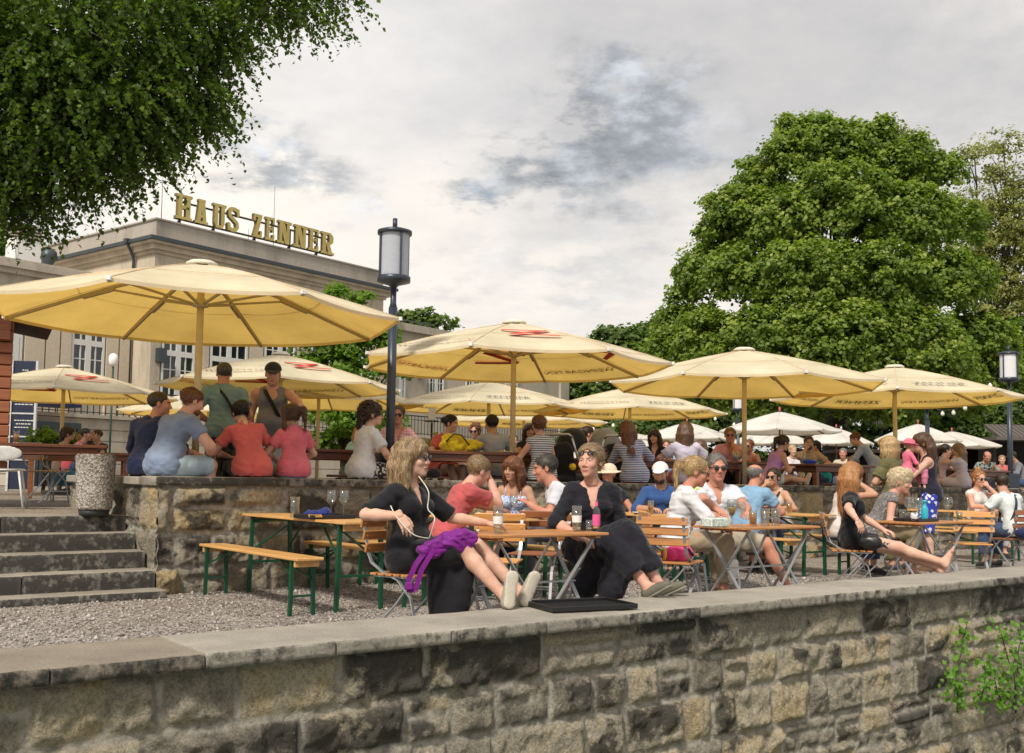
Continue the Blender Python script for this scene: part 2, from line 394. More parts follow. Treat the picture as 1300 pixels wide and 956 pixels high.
def wall_face(p0, dirv, nrm, length, z0, z1, courses, lens, res, seed, rough=.02, bulge=.03, jw=.012, tone=None, blot=0.0, bscale=1.3, taperfn=None):
    """ashlar face as a displaced grid. p0 start, dirv along, nrm outward"""
    rs = random.Random(seed)
    nu = int(length / res) + 1; nv = int((z1 - z0) / res) + 1
    U = np.linspace(0, length, nu); Z = np.linspace(z0, z1, nv)
    UU, ZZ = np.meshgrid(U, Z, indexing='ij')
    wob = (fbm(np.stack([UU * 1.3, ZZ * 1.3], -1), 3, seed + 5) - .5) * .035
    # course boundaries
    zb = [z0]
    while zb[-1] < z1 - .08:
        zb.append(zb[-1] + courses[0] + rs.random() * (courses[1] - courses[0]))
    if z1 - zb[-2] < .6 * courses[0] + .05: zb.pop()
    zb[-1] = z1
    zi = np.clip(np.searchsorted(np.array(zb), ZZ + wob, side='right') - 1, 0, len(zb) - 2)
    dist = np.full(UU.shape, 9.0); bid = np.zeros(UU.shape, int); k0 = 0
    tonev = np.zeros(UU.shape); offs = np.zeros(UU.shape); blk = np.zeros(UU.shape)
    zb_a = np.array(zb)
    for ci in range(len(zb) - 1):
        m = zi == ci
        ub = [-rs.random() * .3]
        while ub[-1] < length: ub.append(ub[-1] + lens[0] + rs.random() ** 1.4 * (lens[1] - lens[0]))
        ub = np.array(ub); nb = len(ub)
        wob2 = (fbm(np.stack([ZZ[m] * 2 + ci * 7, UU[m] * .8], -1), 2, seed + 9) - .5) * .03
        uu = UU[m] + wob2; bi = np.clip(np.searchsorted(ub, uu, side='right') - 1, 0, nb - 2)
        du = np.minimum(uu - ub[bi], ub[bi + 1] - uu)
        zz = ZZ[m] + wob[m]
        # some blocks are split in two low ones
        split = np.array([rs.random() < .28 for _ in range(nb)])[bi]
        zm = (zb_a[ci] + zb_a[ci + 1]) / 2 + .02
        dz = np.minimum(zz - zb_a[ci], zb_a[ci + 1] - zz)
        dz = np.where(split, np.minimum(dz, np.abs(zz - zm)), dz)
        dist[m] = np.minimum(du, dz)
        sub = (split & (zz > zm)).astype(int)
        key = bi * 2 + sub
        tv = np.array([rs.random() for _ in range(nb * 2 + 2)]); ov = np.array([rs.random() for _ in range(nb * 2 + 2)]); bl = np.array([rs.random() for _ in range(nb * 2 + 2)])
        tonev[m] = tv[key]; offs[m] = ov[key]; blk[m] = bl[key]
    prof = np.clip((dist - jw * .5) / .05, 0, 1); prof = prof * prof * (3 - 2 * prof)
    P2 = np.stack([UU, ZZ], -1)
    rg = fbm(P2 * 7 + tonev[..., None] * 31, 5, seed) - .5
    rg2 = fbm(P2 * 28, 3, seed + 3) - .5
    h = prof * (bulge * (.4 + .9 * offs) + rough * 2.2 * rg * (0.5 + blk)) + rough * .55 * rg2
    # joints
    joint = 1 - np.clip((dist - jw * .55) / (jw * .9), 0, 1)
    joint = joint * (fbm(P2 * 3, 3, seed + 11) > .34)
    bl = fbm(P2 * bscale, 4, seed + 20)
    b = np.clip((bl - .5) * 2.0 + blot + (blk - .5) * .5, 0, .62)
    b = b * (.75 + .25 * prof)
    if tone is not None: tonev = tone(UU, ZZ, tonev)
    V = np.array(p0)[None, None, :] + UU[..., None] * np.array(dirv)[None, None, :] + h[..., None] * np.array(nrm)[None, None, :]
    V[..., 2] += ZZ
    idx = np.arange(nu * nv).reshape(nu, nv)
    Fq = np.stack([idx[:-1, :-1], idx[1:, :-1], idx[1:, 1:], idx[:-1, 1:]], -1).reshape(-1, 4)
    # orient outward
    cr = Vector(dirv).cross(Vector((0, 0, 1)))
    if cr.dot(Vector(nrm)) < 0: Fq = Fq[:, ::-1]
    A = np.stack([tonev, joint * .85, b], -1).reshape(-1, 3)
    return V.reshape(-1, 3), Fq, A
def join(parts):
    V = []; Fq = []; A = []; n = 0
    for v, f, a in parts: V.append(v); Fq.append(f + n); A.append(a); n += len(v)
    return np.concatenate(V), np.concatenate(Fq), np.concatenate(A)

# river wall
W0 = SD(-6, D_OUT + .05); 
v, f, a = wall_face((W0.x, W0.y, 0), WD, -ND, 22, -3.35, ZC - .09, (.21, .34), (.24, .90), .02, 3, rough=.045, bulge=.035, jw=.020, blot=.13, bscale=2.0)
rw = thing('river_wall', SD(0, D_OUT + .05), 0, 'mossy sandstone block wall with flat coping running along the bottom of the picture', 'wall')
def childnp(name, V, Fq, m, parent, attrs=None, smooth=True):
    V = V - np.array(parent.location)[None, :]
    return link(name, npmesh(name, V, Fq, [m], smooth=smooth, attrs=attrs), parent)
childnp('stone_face', v, f, M_stone_fr, rw, {'st': a})
mb = MB(); mb.box(SD(5, D_OUT + .36) + Vector((0, 0, -1.62)), (22, .45, 3.45), ANG)
o = mb.build('core', M_stone_fr, rw); o.data.transform(Matrix.Translation(-rw.location))
# coping slabs
def copingmat(name, groove, base):
    m, nt, out = mk(name); p = N(nt, 'ShaderNodeBsdfPrincipled'); L(nt, p.outputs[0], out.inputs[0]); p.inputs['Roughness'].default_value = .88; p.inputs['Specular IOR Level'].default_value = .3
    v = coord(nt)
    at_ = N(nt, 'ShaderNodeVertexColor', layer_name='st'); sp = N(nt, 'ShaderNodeSeparateColor'); L(nt, at_.outputs[0], sp.inputs[0])
    c = ramp(nt, noise(nt, v, 2.2, 6, .6), [(.3, tuple(x * .74 for x in base)), (.55, base), (.72, tuple(x * 1.22 for x in base))])
    fine = ramp(nt, noise(nt, v, 60, 5, .7), [(.35, (.68, .68, .68)), (.65, (1.08, 1.08, 1.08))])
    c = mixc(nt, .8, c, fine, 'MULTIPLY')
    c = mixc(nt, sp.outputs[0], c, mixc(nt, .55, c, (.55, .46, .36), 'MULTIPLY'))
    q = N(nt, 'ShaderNodeMath', operation='ADD'); L(nt, noise(nt, v, 11, 7, .7), q.inputs[0]); L(nt, sp.outputs[2], q.inputs[1])
    msk = ramp(nt, q.outputs[0], [(.80, (0, 0, 0)), (1.0, (1, 1, 1))])
    c = mixc(nt, msk, c, (.05, .047, .042))
    L(nt, c, p.inputs['Base Color'])
    b1 = bump(nt, noise(nt, v, 50, 7, .7), .6, .012)
    L(nt, b1, p.inputs['Normal'])
    return m
M_cop = copingmat('coping_stone', True, (.37, .34, .29))
def grid_slab(s0, s1, d0, d1, z0, z1, tone, blot, seed, res=.03, grooves=True, jag=.004):
    """one coping slab: rounded edges, tooled front face (at d0)"""
    nu = max(3, int((s1 - s0) / res))
    gap = .006
    us = np.linspace(s0 + gap, s1 - gap, nu)
    if grooves:
        us = np.arange(s0 + gap, s1 - gap, .011)
        us = np.append(us, s1 - gap)
    nu = len(us)
    # profile from bottom front, up the front, over the top to the back, down
    P = [(d0 + .02, z0), (d0, z0 + .004), (d0, z0 + .03), (d0, (z0 + z1) / 2), (d0, z1 - .02), (d0 + .006, z1 - .006), (d0 + .02, z1)]
    nd = max(3, int((d1 - d0) / .08))
    P += [(d0 + .02 + (d1 - .04 - d0) * k / nd, z1) for k in range(1, nd)]
    P += [(d1 - .02, z1), (d1 - .005, z1 - .006), (d1, z1 - .02), (d1, z0)]
    P = np.array(P); npf = len(P)
    UU = np.repeat(us[:, None], npf, 1); DD = np.repeat(P[None, :, 0], nu, 0).copy(); ZZ = np.repeat(P[None, :, 1], nu, 0).copy()
    nz = fbm(np.stack([UU * 9, DD * 9 + ZZ * 9], -1), 3, seed) - .5
    ZZ += nz * jag * 1.2 * (P[None, :, 1] > z0 + .01)
    if grooves:
        g = (np.arange(nu) % 2)[:, None] * .006
        m = (P[:, 0] < d0 + .004)[None, :] & (P[:, 1] > z0 + .02)[None, :] & (P[:, 1] < z1 - .012)[None, :]
        DD += g * m * (tone < .5)
    nzf = fbm(np.stack([UU * 12, ZZ * 12], -1), 3, seed + 4) - .5
    DD += nzf * (.006 if tone < .5 else .03) * (P[None, :, 0] < d0 + .01)
    V = UU[..., None] * np.array(WD)[None, None] + DD[..., None] * np.array(ND)[None, None]; V[..., 2] = ZZ
    idx = np.arange(nu * npf).reshape(nu, npf)
    Fq = np.stack([idx[:-1, :-1], idx[1:, :-1], idx[1:, 1:], idx[:-1, 1:]], -1).reshape(-1, 4)
    V = V.reshape(-1, 3)
    # end caps as strips to a centre line
    caps = []
    A = np.zeros((len(V), 3)); A[:, 0] = tone * .9
    front = ((np.repeat(P[None, :, 0], nu, 0) < d0 + .015)).reshape(-1)
    A[:, 2] = np.where(front, .30 + blot, blot * .35 + .02)
    A[:, 2] = np.minimum(A[:, 2], .55)
    nV = len(V); tris = []
    for e in (0, nu - 1):
        c = V[idx[e]].mean(0); V = np.vstack([V, c]); A = np.vstack([A, A[0]]); ci = len(V) - 1
        ring = idx[e]
        for k in range(npf):
            q = (ring[k], ring[(k + 1) % npf], ci, ci); tris.append(q)
    return V, Fq, A, np.array([[t[0], t[1], t[2]] for t in tris])
def slabs(sj, d0, d1, z0, z1, seeds, fn, grooves=True):
    Vs = []; Fs = []; As = []; Ts = []; n = 0
    for i in range(len(sj) - 1):
        t, b = fn(i)
        V, Fq, A, T = grid_slab(sj[i], sj[i + 1], d0, d1, z0, z1 + (random.random() - .5) * .006, t, b, seeds + i, grooves=grooves)
        Vs.append(V); Fs.append(Fq + n); Ts.append(T + n); As.append(A); n += len(V)
    return np.concatenate(Vs), [np.concatenate(Fs), np.concatenate(Ts)], np.concatenate(As)
sj = [-7.0, -5.6, pl(-60, 850, D_OUT).dot(WD)]
for px in (66, 262, 428, 574, 695, 800, 890, 975, 1050, 1120, 1190, 1262, 1330, 1400): sj.append(pl(px, 800, D_OUT - .06).dot(WD))
sj += [sj[-1] + 1.2, sj[-1] + 2.4, sj[-1] + 3.8, 16]
V, Fq, A = slabs(sj, D_OUT - .06, D_IN, ZC - .085, ZC, 40, lambda i: (1.0 if i <= 3 else 0.0, [.12, .16, .16, .16, .02, .0, .05, .0, .12, .0, .05, .1, .05, 0, .1, .05, .05, 0, .1, 0, 0, 0][i % 22]))
childnp('coping', V, Fq, M_cop, rw, {'st': A}, smooth=False)

# upper terrace wall with cheek along the steps
uw = thing('terrace_wall', CX, 0, 'rough sandstone retaining wall with seat high coping that people sit on, behind the lower tables', 'wall')
p0 = SD(sC, D_UP)
v1 = wall_face((p0.x - WD.x * .03, p0.y - WD.y * .03, 0), WD, -ND, 26, -.05, WT - .085, (.26, .33), (.24, .62), .02, 17, rough=.07, bulge=.055, jw=.024, blot=.16, bscale=1.9)
CK = 3.0
v2 = wall_face((p0.x - ND.x * .03, p0.y - ND.y * .03, 0), ND, -WD, CK, -.05, WT - .085, (.26, .33), (.18, .4), .02, 23, rough=.05, bulge=.03, jw=.02, blot=.0, bscale=1.7)
V, Fq, A = join([v1, v2]); childnp('stone_face', V, Fq, M_stone_up, uw, {'st': A})
mb = MB(); mb.box(SD(sC + 13.05, D_UP + .24) + Vector((0, 0, .5)), (25.9, .40, 1.06), ANG); mb.box(SD(sC + .27, D_UP + CK / 2 + .2) + Vector((0, 0, .5)), (.42, CK, 1.055), ANG)
o = mb.build('core', M_stone_up, uw); o.data.transform(Matrix.Translation(-uw.location))
sj = [sC - .05]; rs = random.Random(5)
while sj[-1] < sC + 26: sj.append(sj[-1] + 1.0 + rs.random() * .5)
V, Fq, A = slabs(sj, D_UP - .05, D_UP + .42, WT - .085, WT, 90, lambda i: (0.25, [.22, .15, .05, .22, .12, .2][i % 6]), grooves=False)
childnp('coping', V, Fq, M_cop, uw, {'st': A}, smooth=False)
mb = MB(); 
for k in range(3): mb.box(SD(sC + .175, D_UP + .43 + .43 + k * .86) + Vector((0, 0, WT - .045)), (.5, .85, .082), ANG, .01)
o = mb.build('cheek_coping', M_cop, uw); o.data.transform(Matrix.Translation(-uw.location))

# steps
M_step = copingmat('step_stone', False, (.33, .31, .275))
st = thing('stone_steps', SD(sC - 1.5, D_UP + .6, 0), 0, 'worn dark stone steps leading up to the upper terrace at the left edge', 'steps')
nst = 5; rise = [0.07, .233, .396, .558, UZ]; d0s = D_UP - .34
for k in range(nst):
    z1 = rise[k] + (0.002 if k == nst - 1 else 0); z0 = (rise[k - 1] if k else 0) - .06
    dd0 = d0s + k * .31
    sjj = [sC - 8.0, sC - 6.3, sC - 4.9, sC - 3.4 - .3 * (k % 2), sC - 1.9 + .35 * ((k * 2) % 3), sC - .02 - (0.0)]
    V, Fq, A = slabs(sjj, dd0, dd0 + .42 + (.3 if k == nst - 1 else 0), z0, z1, 140 + k * 9, lambda i: (.35, [.30, .22, .26, .33, .2][i % 5]), grooves=False)
    V = V - np.array(st.location)[None]
    link('step', npmesh('step', V, Fq, [M_step], smooth=False, attrs={'st': A}), st)
# loose pebbles on the lower terrace
n = 26000
ss = rng.uniform(sC - 3.5, sC + 7.5, n); ddv = rng.uniform(D_IN, D_UP - .05, n)
sz = rng.uniform(.004, .013, n) * (1 + (rng.random(n) > .97) * .9)
oct_ = np.array([(1, 0, 0), (-1, 0, 0), (0, 1, 0), (0, -1, 0), (0, 0, .7), (0, 0, -.7)], float)
of = np.array([(0, 2, 4), (2, 1, 4), (1, 3, 4), (3, 0, 4), (2, 0, 5), (1, 2, 5), (3, 1, 5), (0, 3, 5)])
ang = rng.uniform(0, 6.28, n); st_ = rng.uniform(.7, 1.5, (n, 3))
P = (ss[:, None] * np.array(WD)[None] + ddv[:, None] * np.array(ND)[None]); P[:, 2] = sz * .3
o3 = oct_[None] * st_[:, None, :] * sz[:, None, None]
ca, sa = np.cos(ang)[:, None], np.sin(ang)[:, None]
X = o3[..., 0] * ca - o3[..., 1] * sa; Y = o3[..., 0] * sa + o3[..., 1] * ca
V = np.stack([X, Y, o3[..., 2]], -1) + P[:, None, :]
Fq = (of[None] + (np.arange(n) * 6)[:, None, None]).reshape(-1, 3)
tn = np.repeat(rng.random(n), 6)[:, None] * np.ones((1, 3))
m, nt, out = mk('pebble'); p = N(nt, 'ShaderNodeBsdfPrincipled'); L(nt, p.outputs[0], out.inputs[0]); p.inputs['Roughness'].default_value = .9
vc = N(nt, 'ShaderNodeVertexColor', layer_name='st'); sp = N(nt, 'ShaderNodeSeparateColor'); L(nt, vc.outputs[0], sp.inputs[0])
L(nt, ramp(nt, sp.outputs[0], [(0, (.10, .085, .075)), (.5, (.26, .235, .215)), (1, (.52, .48, .45))]), p.inputs['Base Color'])
pe = link('gravel_pebbles', npmesh('gravel_pebbles', V.reshape(-1, 3), Fq, [m], smooth=False, attrs={'st': tn}))
tag(pe, 'small grey brown pebbles lying over the lower terrace', 'gravel', kind='stuff')

# concrete planter beside the wall
M_agg = gravel('exposed_aggregate', (.16, .14, .12), (.32, .29, .26), (.5, .47, .43))
pp = gp(119, D_UP + .95, UZ)
bm = bmesh.new(); bmesh.ops.create_cone(bm, cap_ends=True, segments=32, radius1=.17, radius2=.195, depth=.56)
bmesh.ops.bevel(bm, geom=[e for e in bm.edges if abs(e.verts[0].co.z - e.verts[1].co.z) < .01], offset=.015, segments=2, affect='EDGES')
top = [f for f in bm.faces if f.normal.z > .9 and len(f.verts) > 8]
r = bmesh.ops.inset_region(bm, faces=top, thickness=.035); bmesh.ops.translate(bm, verts=list({v for f in top for v in f.verts}), vec=(0, 0, -.06))
me = bpy.data.meshes.new('planter'); bm.to_mesh(me); bm.free(); me.materials.append(M_agg); 
o = link('planter', me, loc=pp + Vector((0, 0, .34))); tag(o, 'round exposed aggregate concrete tub standing at the top of the steps', 'planter')
mb = MB(); mb.lathe([(0, 0), (.14, 0), (.15, .06), (0, .06)], (0, 0, -.34), 20); mb.build('foot', mat('dark_plinth', (.03, .03, .03)), o)
# ------------------------------------------------------------------ parasols
def fabric_canopy(name, outc, inc, tr=.5, tcol=(.9, .55, .12)):
    m, nt, out = mk(name)
    g = N(nt, 'ShaderNodeNewGeometry'); v = coord(nt)
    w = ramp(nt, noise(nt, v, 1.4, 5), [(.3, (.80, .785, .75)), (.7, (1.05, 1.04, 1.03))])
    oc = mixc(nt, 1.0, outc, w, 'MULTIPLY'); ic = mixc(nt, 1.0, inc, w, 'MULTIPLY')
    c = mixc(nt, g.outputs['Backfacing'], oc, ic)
    d = N(nt, 'ShaderNodeBsdfDiffuse'); L(nt, c, d.inputs[0])
    t = N(nt, 'ShaderNodeBsdfTranslucent'); L(nt, mixc(nt, 1.0, tcol, w, 'MULTIPLY'), t.inputs[0])
    nb = bump(nt, noise(nt, v, 4, 5, .6), .25, .03); L(nt, nb, d.inputs['Normal'])
    mx = N(nt, 'ShaderNodeMixShader'); mx.inputs[0].default_value = tr
    L(nt, d.outputs[0], mx.inputs[1]); L(nt, t.outputs[0], mx.inputs[2]); L(nt, mx.outputs[0], out.inputs[0]); return m
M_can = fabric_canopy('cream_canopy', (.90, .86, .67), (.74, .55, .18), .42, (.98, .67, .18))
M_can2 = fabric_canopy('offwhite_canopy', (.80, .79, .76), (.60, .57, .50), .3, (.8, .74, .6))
M_pole = mat('beige_pole', (.52, .44, .26), .45, var=.08, scale=8, bmp=.05)
M_rib = mat('beige_rib', (.40, .32, .17), .5, var=.08)
M_woodred = wood('redbrown_wood', (.12, .03, .015), (.24, .07, .03), axis='Z')
M_white = mat('white_plastic', (.75, .75, .73), .4, var=.04, bmp=0)
M_red = mat('red_print', (.60, .04, .025), .8, var=.1)
M_black = mat('black_print', (.03, .03, .03), .8, var=.1)
M_brownp = mat('brown_print', (.26, .13, .04), .8, var=.1)

def text_tris(s, size):
    cu = bpy.data.curves.new('t', 'FONT'); cu.body = s; cu.size = size; cu.align_x = 'CENTER'; cu.align_y = 'CENTER'; cu.resolution_u = 2
    o = bpy.data.objects.new('t', cu); COL.objects.link(o); dg = bpy.context.evaluated_depsgraph_get()
    me = bpy.data.meshes.new_from_object(o.evaluated_get(dg)); V = [v.co.copy() for v in me.vertices]; Fc = [list(p.vertices) for p in me.polygons]
    bpy.data.objects.remove(o); bpy.data.curves.remove(cu); bpy.data.meshes.remove(me); return V, Fc
def zlogo(sz):
    P = [(-.5, .30), (.42, .36), (-.40, -.26), (.55, -.34)]; w = .075; V = []; Fc = []
    for (x0, y0), (x1, y1) in zip(P[:-1], P[1:]):
        d = Vector((x1 - x0, y1 - y0)).normalized(); n = Vector((-d.y, d.x)) * w; e = d * .03; b = len(V)
        for q in ((x0 - e.x + n.x, y0 - e.y + n.y), (x0 - e.x - n.x, y0 - e.y - n.y), (x1 + e.x - n.x, y1 + e.y - n.y), (x1 + e.x + n.x * .6, y1 + e.y + n.y * .6)): V.append(Vector((q[0] * sz, q[1] * sz, 0)))
        Fc.append([b, b + 1, b + 2, b + 3])
    return V, Fc

def make_parasol(kind):
    """local frame: base on the ground at the origin"""
    big = kind != 'market'
    R = 2.2 if big else 1.6; zr = 2.0 if big else 1.85; rise = .57 if big else .52; n = 8
    t = thing('parasol', (0, 0, 0), 0, 'large parasol', 'parasol')
    ribm, polem = (M_rib, M_pole) if big else (M_woodred, M_woodred)
    canm = M_can if big else M_can2
    ang = [pi / n + 2 * pi * k / n - pi / 2 for k in range(n)]          # vertices; panel n-1..0 is nearest -Y
    def zr_(tt): return zr + rise * (1 - tt) + .035 * sin(pi * tt)
    V = []; idx = {}; NR = 7; NA = 6
    for k in range(n):
        a, b = ang[k], ang[(k + 1) % n]
        for i in range(NR + 1):
            tt = .035 + .965 * i / NR
            for j in range(NA + 1):
                f = j / NA
                p = Vector((cos(a), sin(a), 0)) * (1 - f) + Vector((cos(b), sin(b), 0)) * f
                p = p * (R * tt); sag = 4 * f * (1 - f) * .035 * tt
                if i == NR: p = p * (1 - .02 * 4 * f * (1 - f))
                idx[(k, i, j)] = len(V); V.append((p.x, p.y, zr_(tt) - sag))
    Fc = []
    for k in range(n):
        for i in range(NR):
            for j in range(NA):
                Fc.append((idx[(k, i, j)], idx[(k, i + 1, j)], idx[(k, i + 1, j + 1)], idx[(k, i, j + 1)]))
    # hem
    for k in range(n):
        for j in range(NA):
            a = V[idx[(k, NR, j)]]; b = V[idx[(k, NR, j + 1)]]; q = len(V)
            V.append((a[0], a[1], a[2] - .035)); V.append((b[0], b[1], b[2] - .035))
            Fc.append((idx[(k, NR, j)], q, q + 1, idx[(k, NR, j + 1)]))
    me = bpy.data.meshes.new('canopy'); me.from_pydata(V, [], Fc); me.materials.append(canm); me.polygons.foreach_set('use_smooth', [False] * len(Fc)); me.update()
    can = link('canopy', me, t)
    # seams between the panels
    mb = MB()
    for a in ang:
        mb.tube([Vector((cos(a) * R * q, sin(a) * R * q, zr_(q) + .004)) for q in (.06, .3, .55, .8, 1.0)], .006, 5)
    if big:
        for q in (.62,):
            pts = [Vector((cos(a) * R * q, sin(a) * R * q, zr_(q) - .001)) for a in ang]
            for i in range(n): mb.bar(pts[i], pts[(i + 1) % n], .008, .004)
    mb.build('seam', canm, can)
    hubz = zr + rise - (.42 if big else .35)
    mb = MB()
    if big: mb.tube([(0, 0, .02), (0, 0, zr + rise - .03)], .038, 14)
    else: mb.tube([(0, 0, 0), (0, 0, zr + rise)], .024, 10)
    mb.build('pole', polem, t)
    mb = MB(); mb.box((0, 0, .04), (.5, .5, .08), 0, .01); mb.lathe([(0, .26), (.05, .26), (.05, .08), (.09, .08)], seg=12); mb.build('base', mat('parasol_base', (.12, .12, .12), .6), t)
    mb = MB(); mb.lathe([(.038, hubz - .05), (.085, hubz - .04), (.09, hubz - .01), (.055, hubz), (.05, hubz + .05), (.038, hubz + .06)], seg=16); mb.build('hub', polem, t)
    mb = MB()
    if big: mb.lathe([(0, zr + rise + .035), (.13, zr + rise + .03), (.17, zr + rise + .005), (.17, zr + rise - .02), (0, zr + rise - .02)], seg=20); mb.build('top_cap', mat('cap_cloth', (.62, .58, .48), .8), t)
    else:
        mb.lathe([(0, zr + rise + .13), (.03, zr + rise + .11), (.035, zr + rise + .07), (.02, zr + rise + .04), (.04, zr + rise), (0, zr + rise)], seg=10); mb.build('finial', mat('red_finial', (.45, .12, .10), .5), t)
    for k, a in enumerate(ang):
        e = Vector((cos(a), sin(a), 0)); w = .032 if big else .022
        mb = MB(); pts = [e * (R * q) + Vector((0, 0, zr_(q) - .03)) for q in (.05, .45, 1.0)]
        mb.bar(pts[0], pts[1], w * .8, w); mb.bar(pts[1], pts[2], w * .8, w); rb = mb.build('rib', ribm, t)
        if big:
            mb = MB(); mb.box((e.x * R * 1.003, e.y * R * 1.003, zr - .008), (.035, .05, .04), a, .004); mb.build('rib_end', M_white, rb)
            mb = MB(); mb.bar(e * (R * .44) + Vector((0, 0, zr_(.44) - .055)), e * (R * .60) + Vector((0, 0, zr_(.60) - .055)), .042, .035); mb.build('bracket', ribm, rb)
        mb = MB(); q = .46; mb.bar(e * .06 + Vector((0, 0, hubz - .02)), e * (R * q) + Vector((0, 0, zr_(q) - .05)), w * .75, w * .7); mb.build('strut', ribm, t)
    if kind in ('z', 'name'):
        for k in range(n):
            a = ang[k]; b = ang[(k + 1) % n]; am = (a + b if b > a else a + b + 2 * pi) / 2
            e = Vector((cos(am), sin(am), 0)); Ra = R * cos(pi / n)
            up = Vector((-e.x * Ra, -e.y * Ra, rise)).normalized(); nrm = Vector((e.x * rise, e.y * rise, Ra)).normalized(); et = up.cross(nrm)
            if kind == 'z':
                if k % 2 == 1: T, mm, r = zlogo(.56), M_red, .60
                else: T, mm, r = text_tris('WEINGARTEN', .155), M_brownp if k % 4 else M_red, .84
            else:
                if k % 2 == 1: T, mm, r = text_tris('ZENNER', .21), M_black, .86
                else: T, mm, r = text_tris('WEINGARTEN', .15), M_brownp, .86
            c = e * (Ra * r) + Vector((0, 0, zr_(r)))
            VV = []; FF = []
            for off in (.012, -.050):
                o_ = len(VV)
                for v in T[0]:
                    q = c + et * (v.x * (1.25 if kind == 'z' and k % 2 == 0 else 1.15)) + up * v.y + nrm * off; VV.append(q)
                FF += [[i + o_ for i in f] for f in T[1]]
            me = bpy.data.meshes.new('lettering'); me.from_pydata([tuple(v) for v in VV], [], FF); me.materials.append(mm); me.update(); link('lettering', me, can)
    return t
PAR = {}
used = set()
def parasol(kind, loc, rot, label, group, sc=1.0, zoff=0):
    if kind not in PAR: PAR[kind] = make_parasol(kind)
    if kind in used: t = dup(PAR[kind], loc, rot, label, group)
    else:
        t = PAR[kind]; t.location = loc; t.rotation_euler = (0, 0, rot); used.add(kind); t['label'] = label; t['group'] = group
    t.scale = (sc, sc, 1); t.location.z += zoff; return t
def gz(px, Y, z=UZ):
    p = at(px, 600, Y); return Vector((p.x, p.y, z))
GB = 'big cream and yellow parasols on the upper terrace'
parasol('plain', gz(247, 10.8), R_(19), 'nearest cream parasol with glowing yellow underside and no lettering, on the left', GB, .975, .10)
parasol('z', gz(650, 13.7), R_(9), 'cream parasol in the middle with red zigzag marks and red lettering on its panels', GB, .965, -.03)
parasol('plain', gz(945, 16.3), R_(-13), 'plain yellow parasol without lettering, right of the middle one', GB, zoff=-.01)
parasol('name', gz(1137, 18.6), R_(3), 'pale parasol with dark lettering in front of the big green tree, beside the right lantern', GB, 1.0, .02)
parasol('z', gz(76, 20.6), R_(42), 'parasol with red zigzag marks beside the wooden hut at the left edge', GB)
parasol('z', gz(352, 17.9), R_(34), 'parasol with red zigzag marks behind the man in the grey tank top', GB, .95)
parasol('name', gz(619, 22.4), R_(14), 'parasol with dark lettering directly behind the middle parasol', GB, 1.02)
parasol('name', gz(799, 23.2), R_(20), 'parasol with dark lettering behind the stroller', GB, .99)
parasol('name', gz(664, 28), R_(5), 'lower far parasol seen between two lettered ones, behind the man in the light grey shirt', GB, 1.05)
parasol('plain', gz(402, 21.5), R_(25), 'far plain parasol whose tip shows behind the near lamp post', GB)
parasol('plain', gz(262, 26), R_(10), 'far plain parasol behind the man in the teal shirt', GB)
GM = 'small white market parasols with wooden poles'
for (px, Y, r, sc, lb) in [(990, 27.5, 5, 1.0, 'nearest off-white market parasol with red wooden pole, behind the woman in the purple top'),
        (1062, 35, 20, .8, 'off-white market parasol behind the man drinking'),
        (1166, 32, 12, .82, 'off-white market parasol in front of the far lantern, right of the lettered pale parasol pole'),
        (1209, 36, 30, 1.02, 'off-white market parasol above the blonde woman by the kiosks'),
        (872, 33, 8, .95, 'off-white market parasol behind the long haired woman in the lilac shirt'),
        (980, 36, 16, .95, 'far off-white market parasol lowest in the gap under the red-poled one'),
        (806, 41, 0, 1.15, 'far off-white market parasol behind the striped woman')]:
    parasol('market', gz(px, Y), R_(r), lb, GM, sc)

# ------------------------------------------------------------------ lamp posts
M_lampm = mat('dark_blue_grey_paint', (.035, .045, .065), .35, .2, var=.1, scale=10)
M_lglass = mat('frosted_glass', (.38, .40, .46), .25, var=.05, bmp=0, spec=.6)
M_lglass2 = mat('frosted_glass_pale', (.66, .67, .70), .3, var=.04, bmp=0)
def lamp_post(loc, glass, label, H=3.40, r=.18):
    t = thing('lamp_post', loc, 0, label, 'lamp post', 'cylindrical lantern posts')
    mb = MB(); mb.tube([(0, 0, 0), (0, 0, H - 1.0)], .052, 14); mb.tube([(0, 0, H - 1.02), (0, 0, H - .95), (0, 0, H - .68)], [.052, .035, .035], 12); mb.build('pole', M_lampm, t)
    mb = MB(); mb.box((0, 0, .36), (.27, .22, .72), .3, .01); mb.build('base_box', M_lampm, t)
    ht = H - .12; hb = ht - .55
    mb = MB(); mb.lathe([(r * .93, hb), (r * .93, ht)], seg=28); mb.build('lantern_glass', glass, t)
    mb = MB(); mb.lathe([(0, ht + .06), (r * .7, ht + .045), (r * 1.12, ht + .02), (r * 1.12, ht - .02), (0, ht - .02)], seg=28); mb.tube([(0, 0, ht + .04), (0, 0, ht + .17)], .028, 10); mb.build('cap', M_lampm, t)
    mb = MB(); mb.lathe([(r * 1.0, hb + .035), (r * 1.08, hb + .03), (r * 1.08, hb - .03), (.06, hb - .07), (.035, hb - .10), (0, hb - .1)], seg=28)
    for k in range(4):
        a = k * pi / 2 + .55; mb.bar((cos(a) * r, sin(a) * r, hb), (cos(a) * r, sin(a) * r, ht), .022, .022)
    mb.build('lantern_frame', M_lampm, t)
    mb = MB(); mb.tube([(0, 0, hb), (0, 0, ht)], .05, 10); mb.build('bulb_column', M_white, t)
    return t
lamp_post(gp(493, 10.15, UZ), M_lglass, 'tall dark lantern post nearest the camera, in front of the pink plaid shirt')
lamp_post(gz(1283, 21.8), M_lglass2, 'dark lantern post near the right edge of the picture', r=.19)
lamp_post(gz(937, 34), M_lglass2, 'far lantern post beside the pole of the plain yellow parasol', H=3.55)
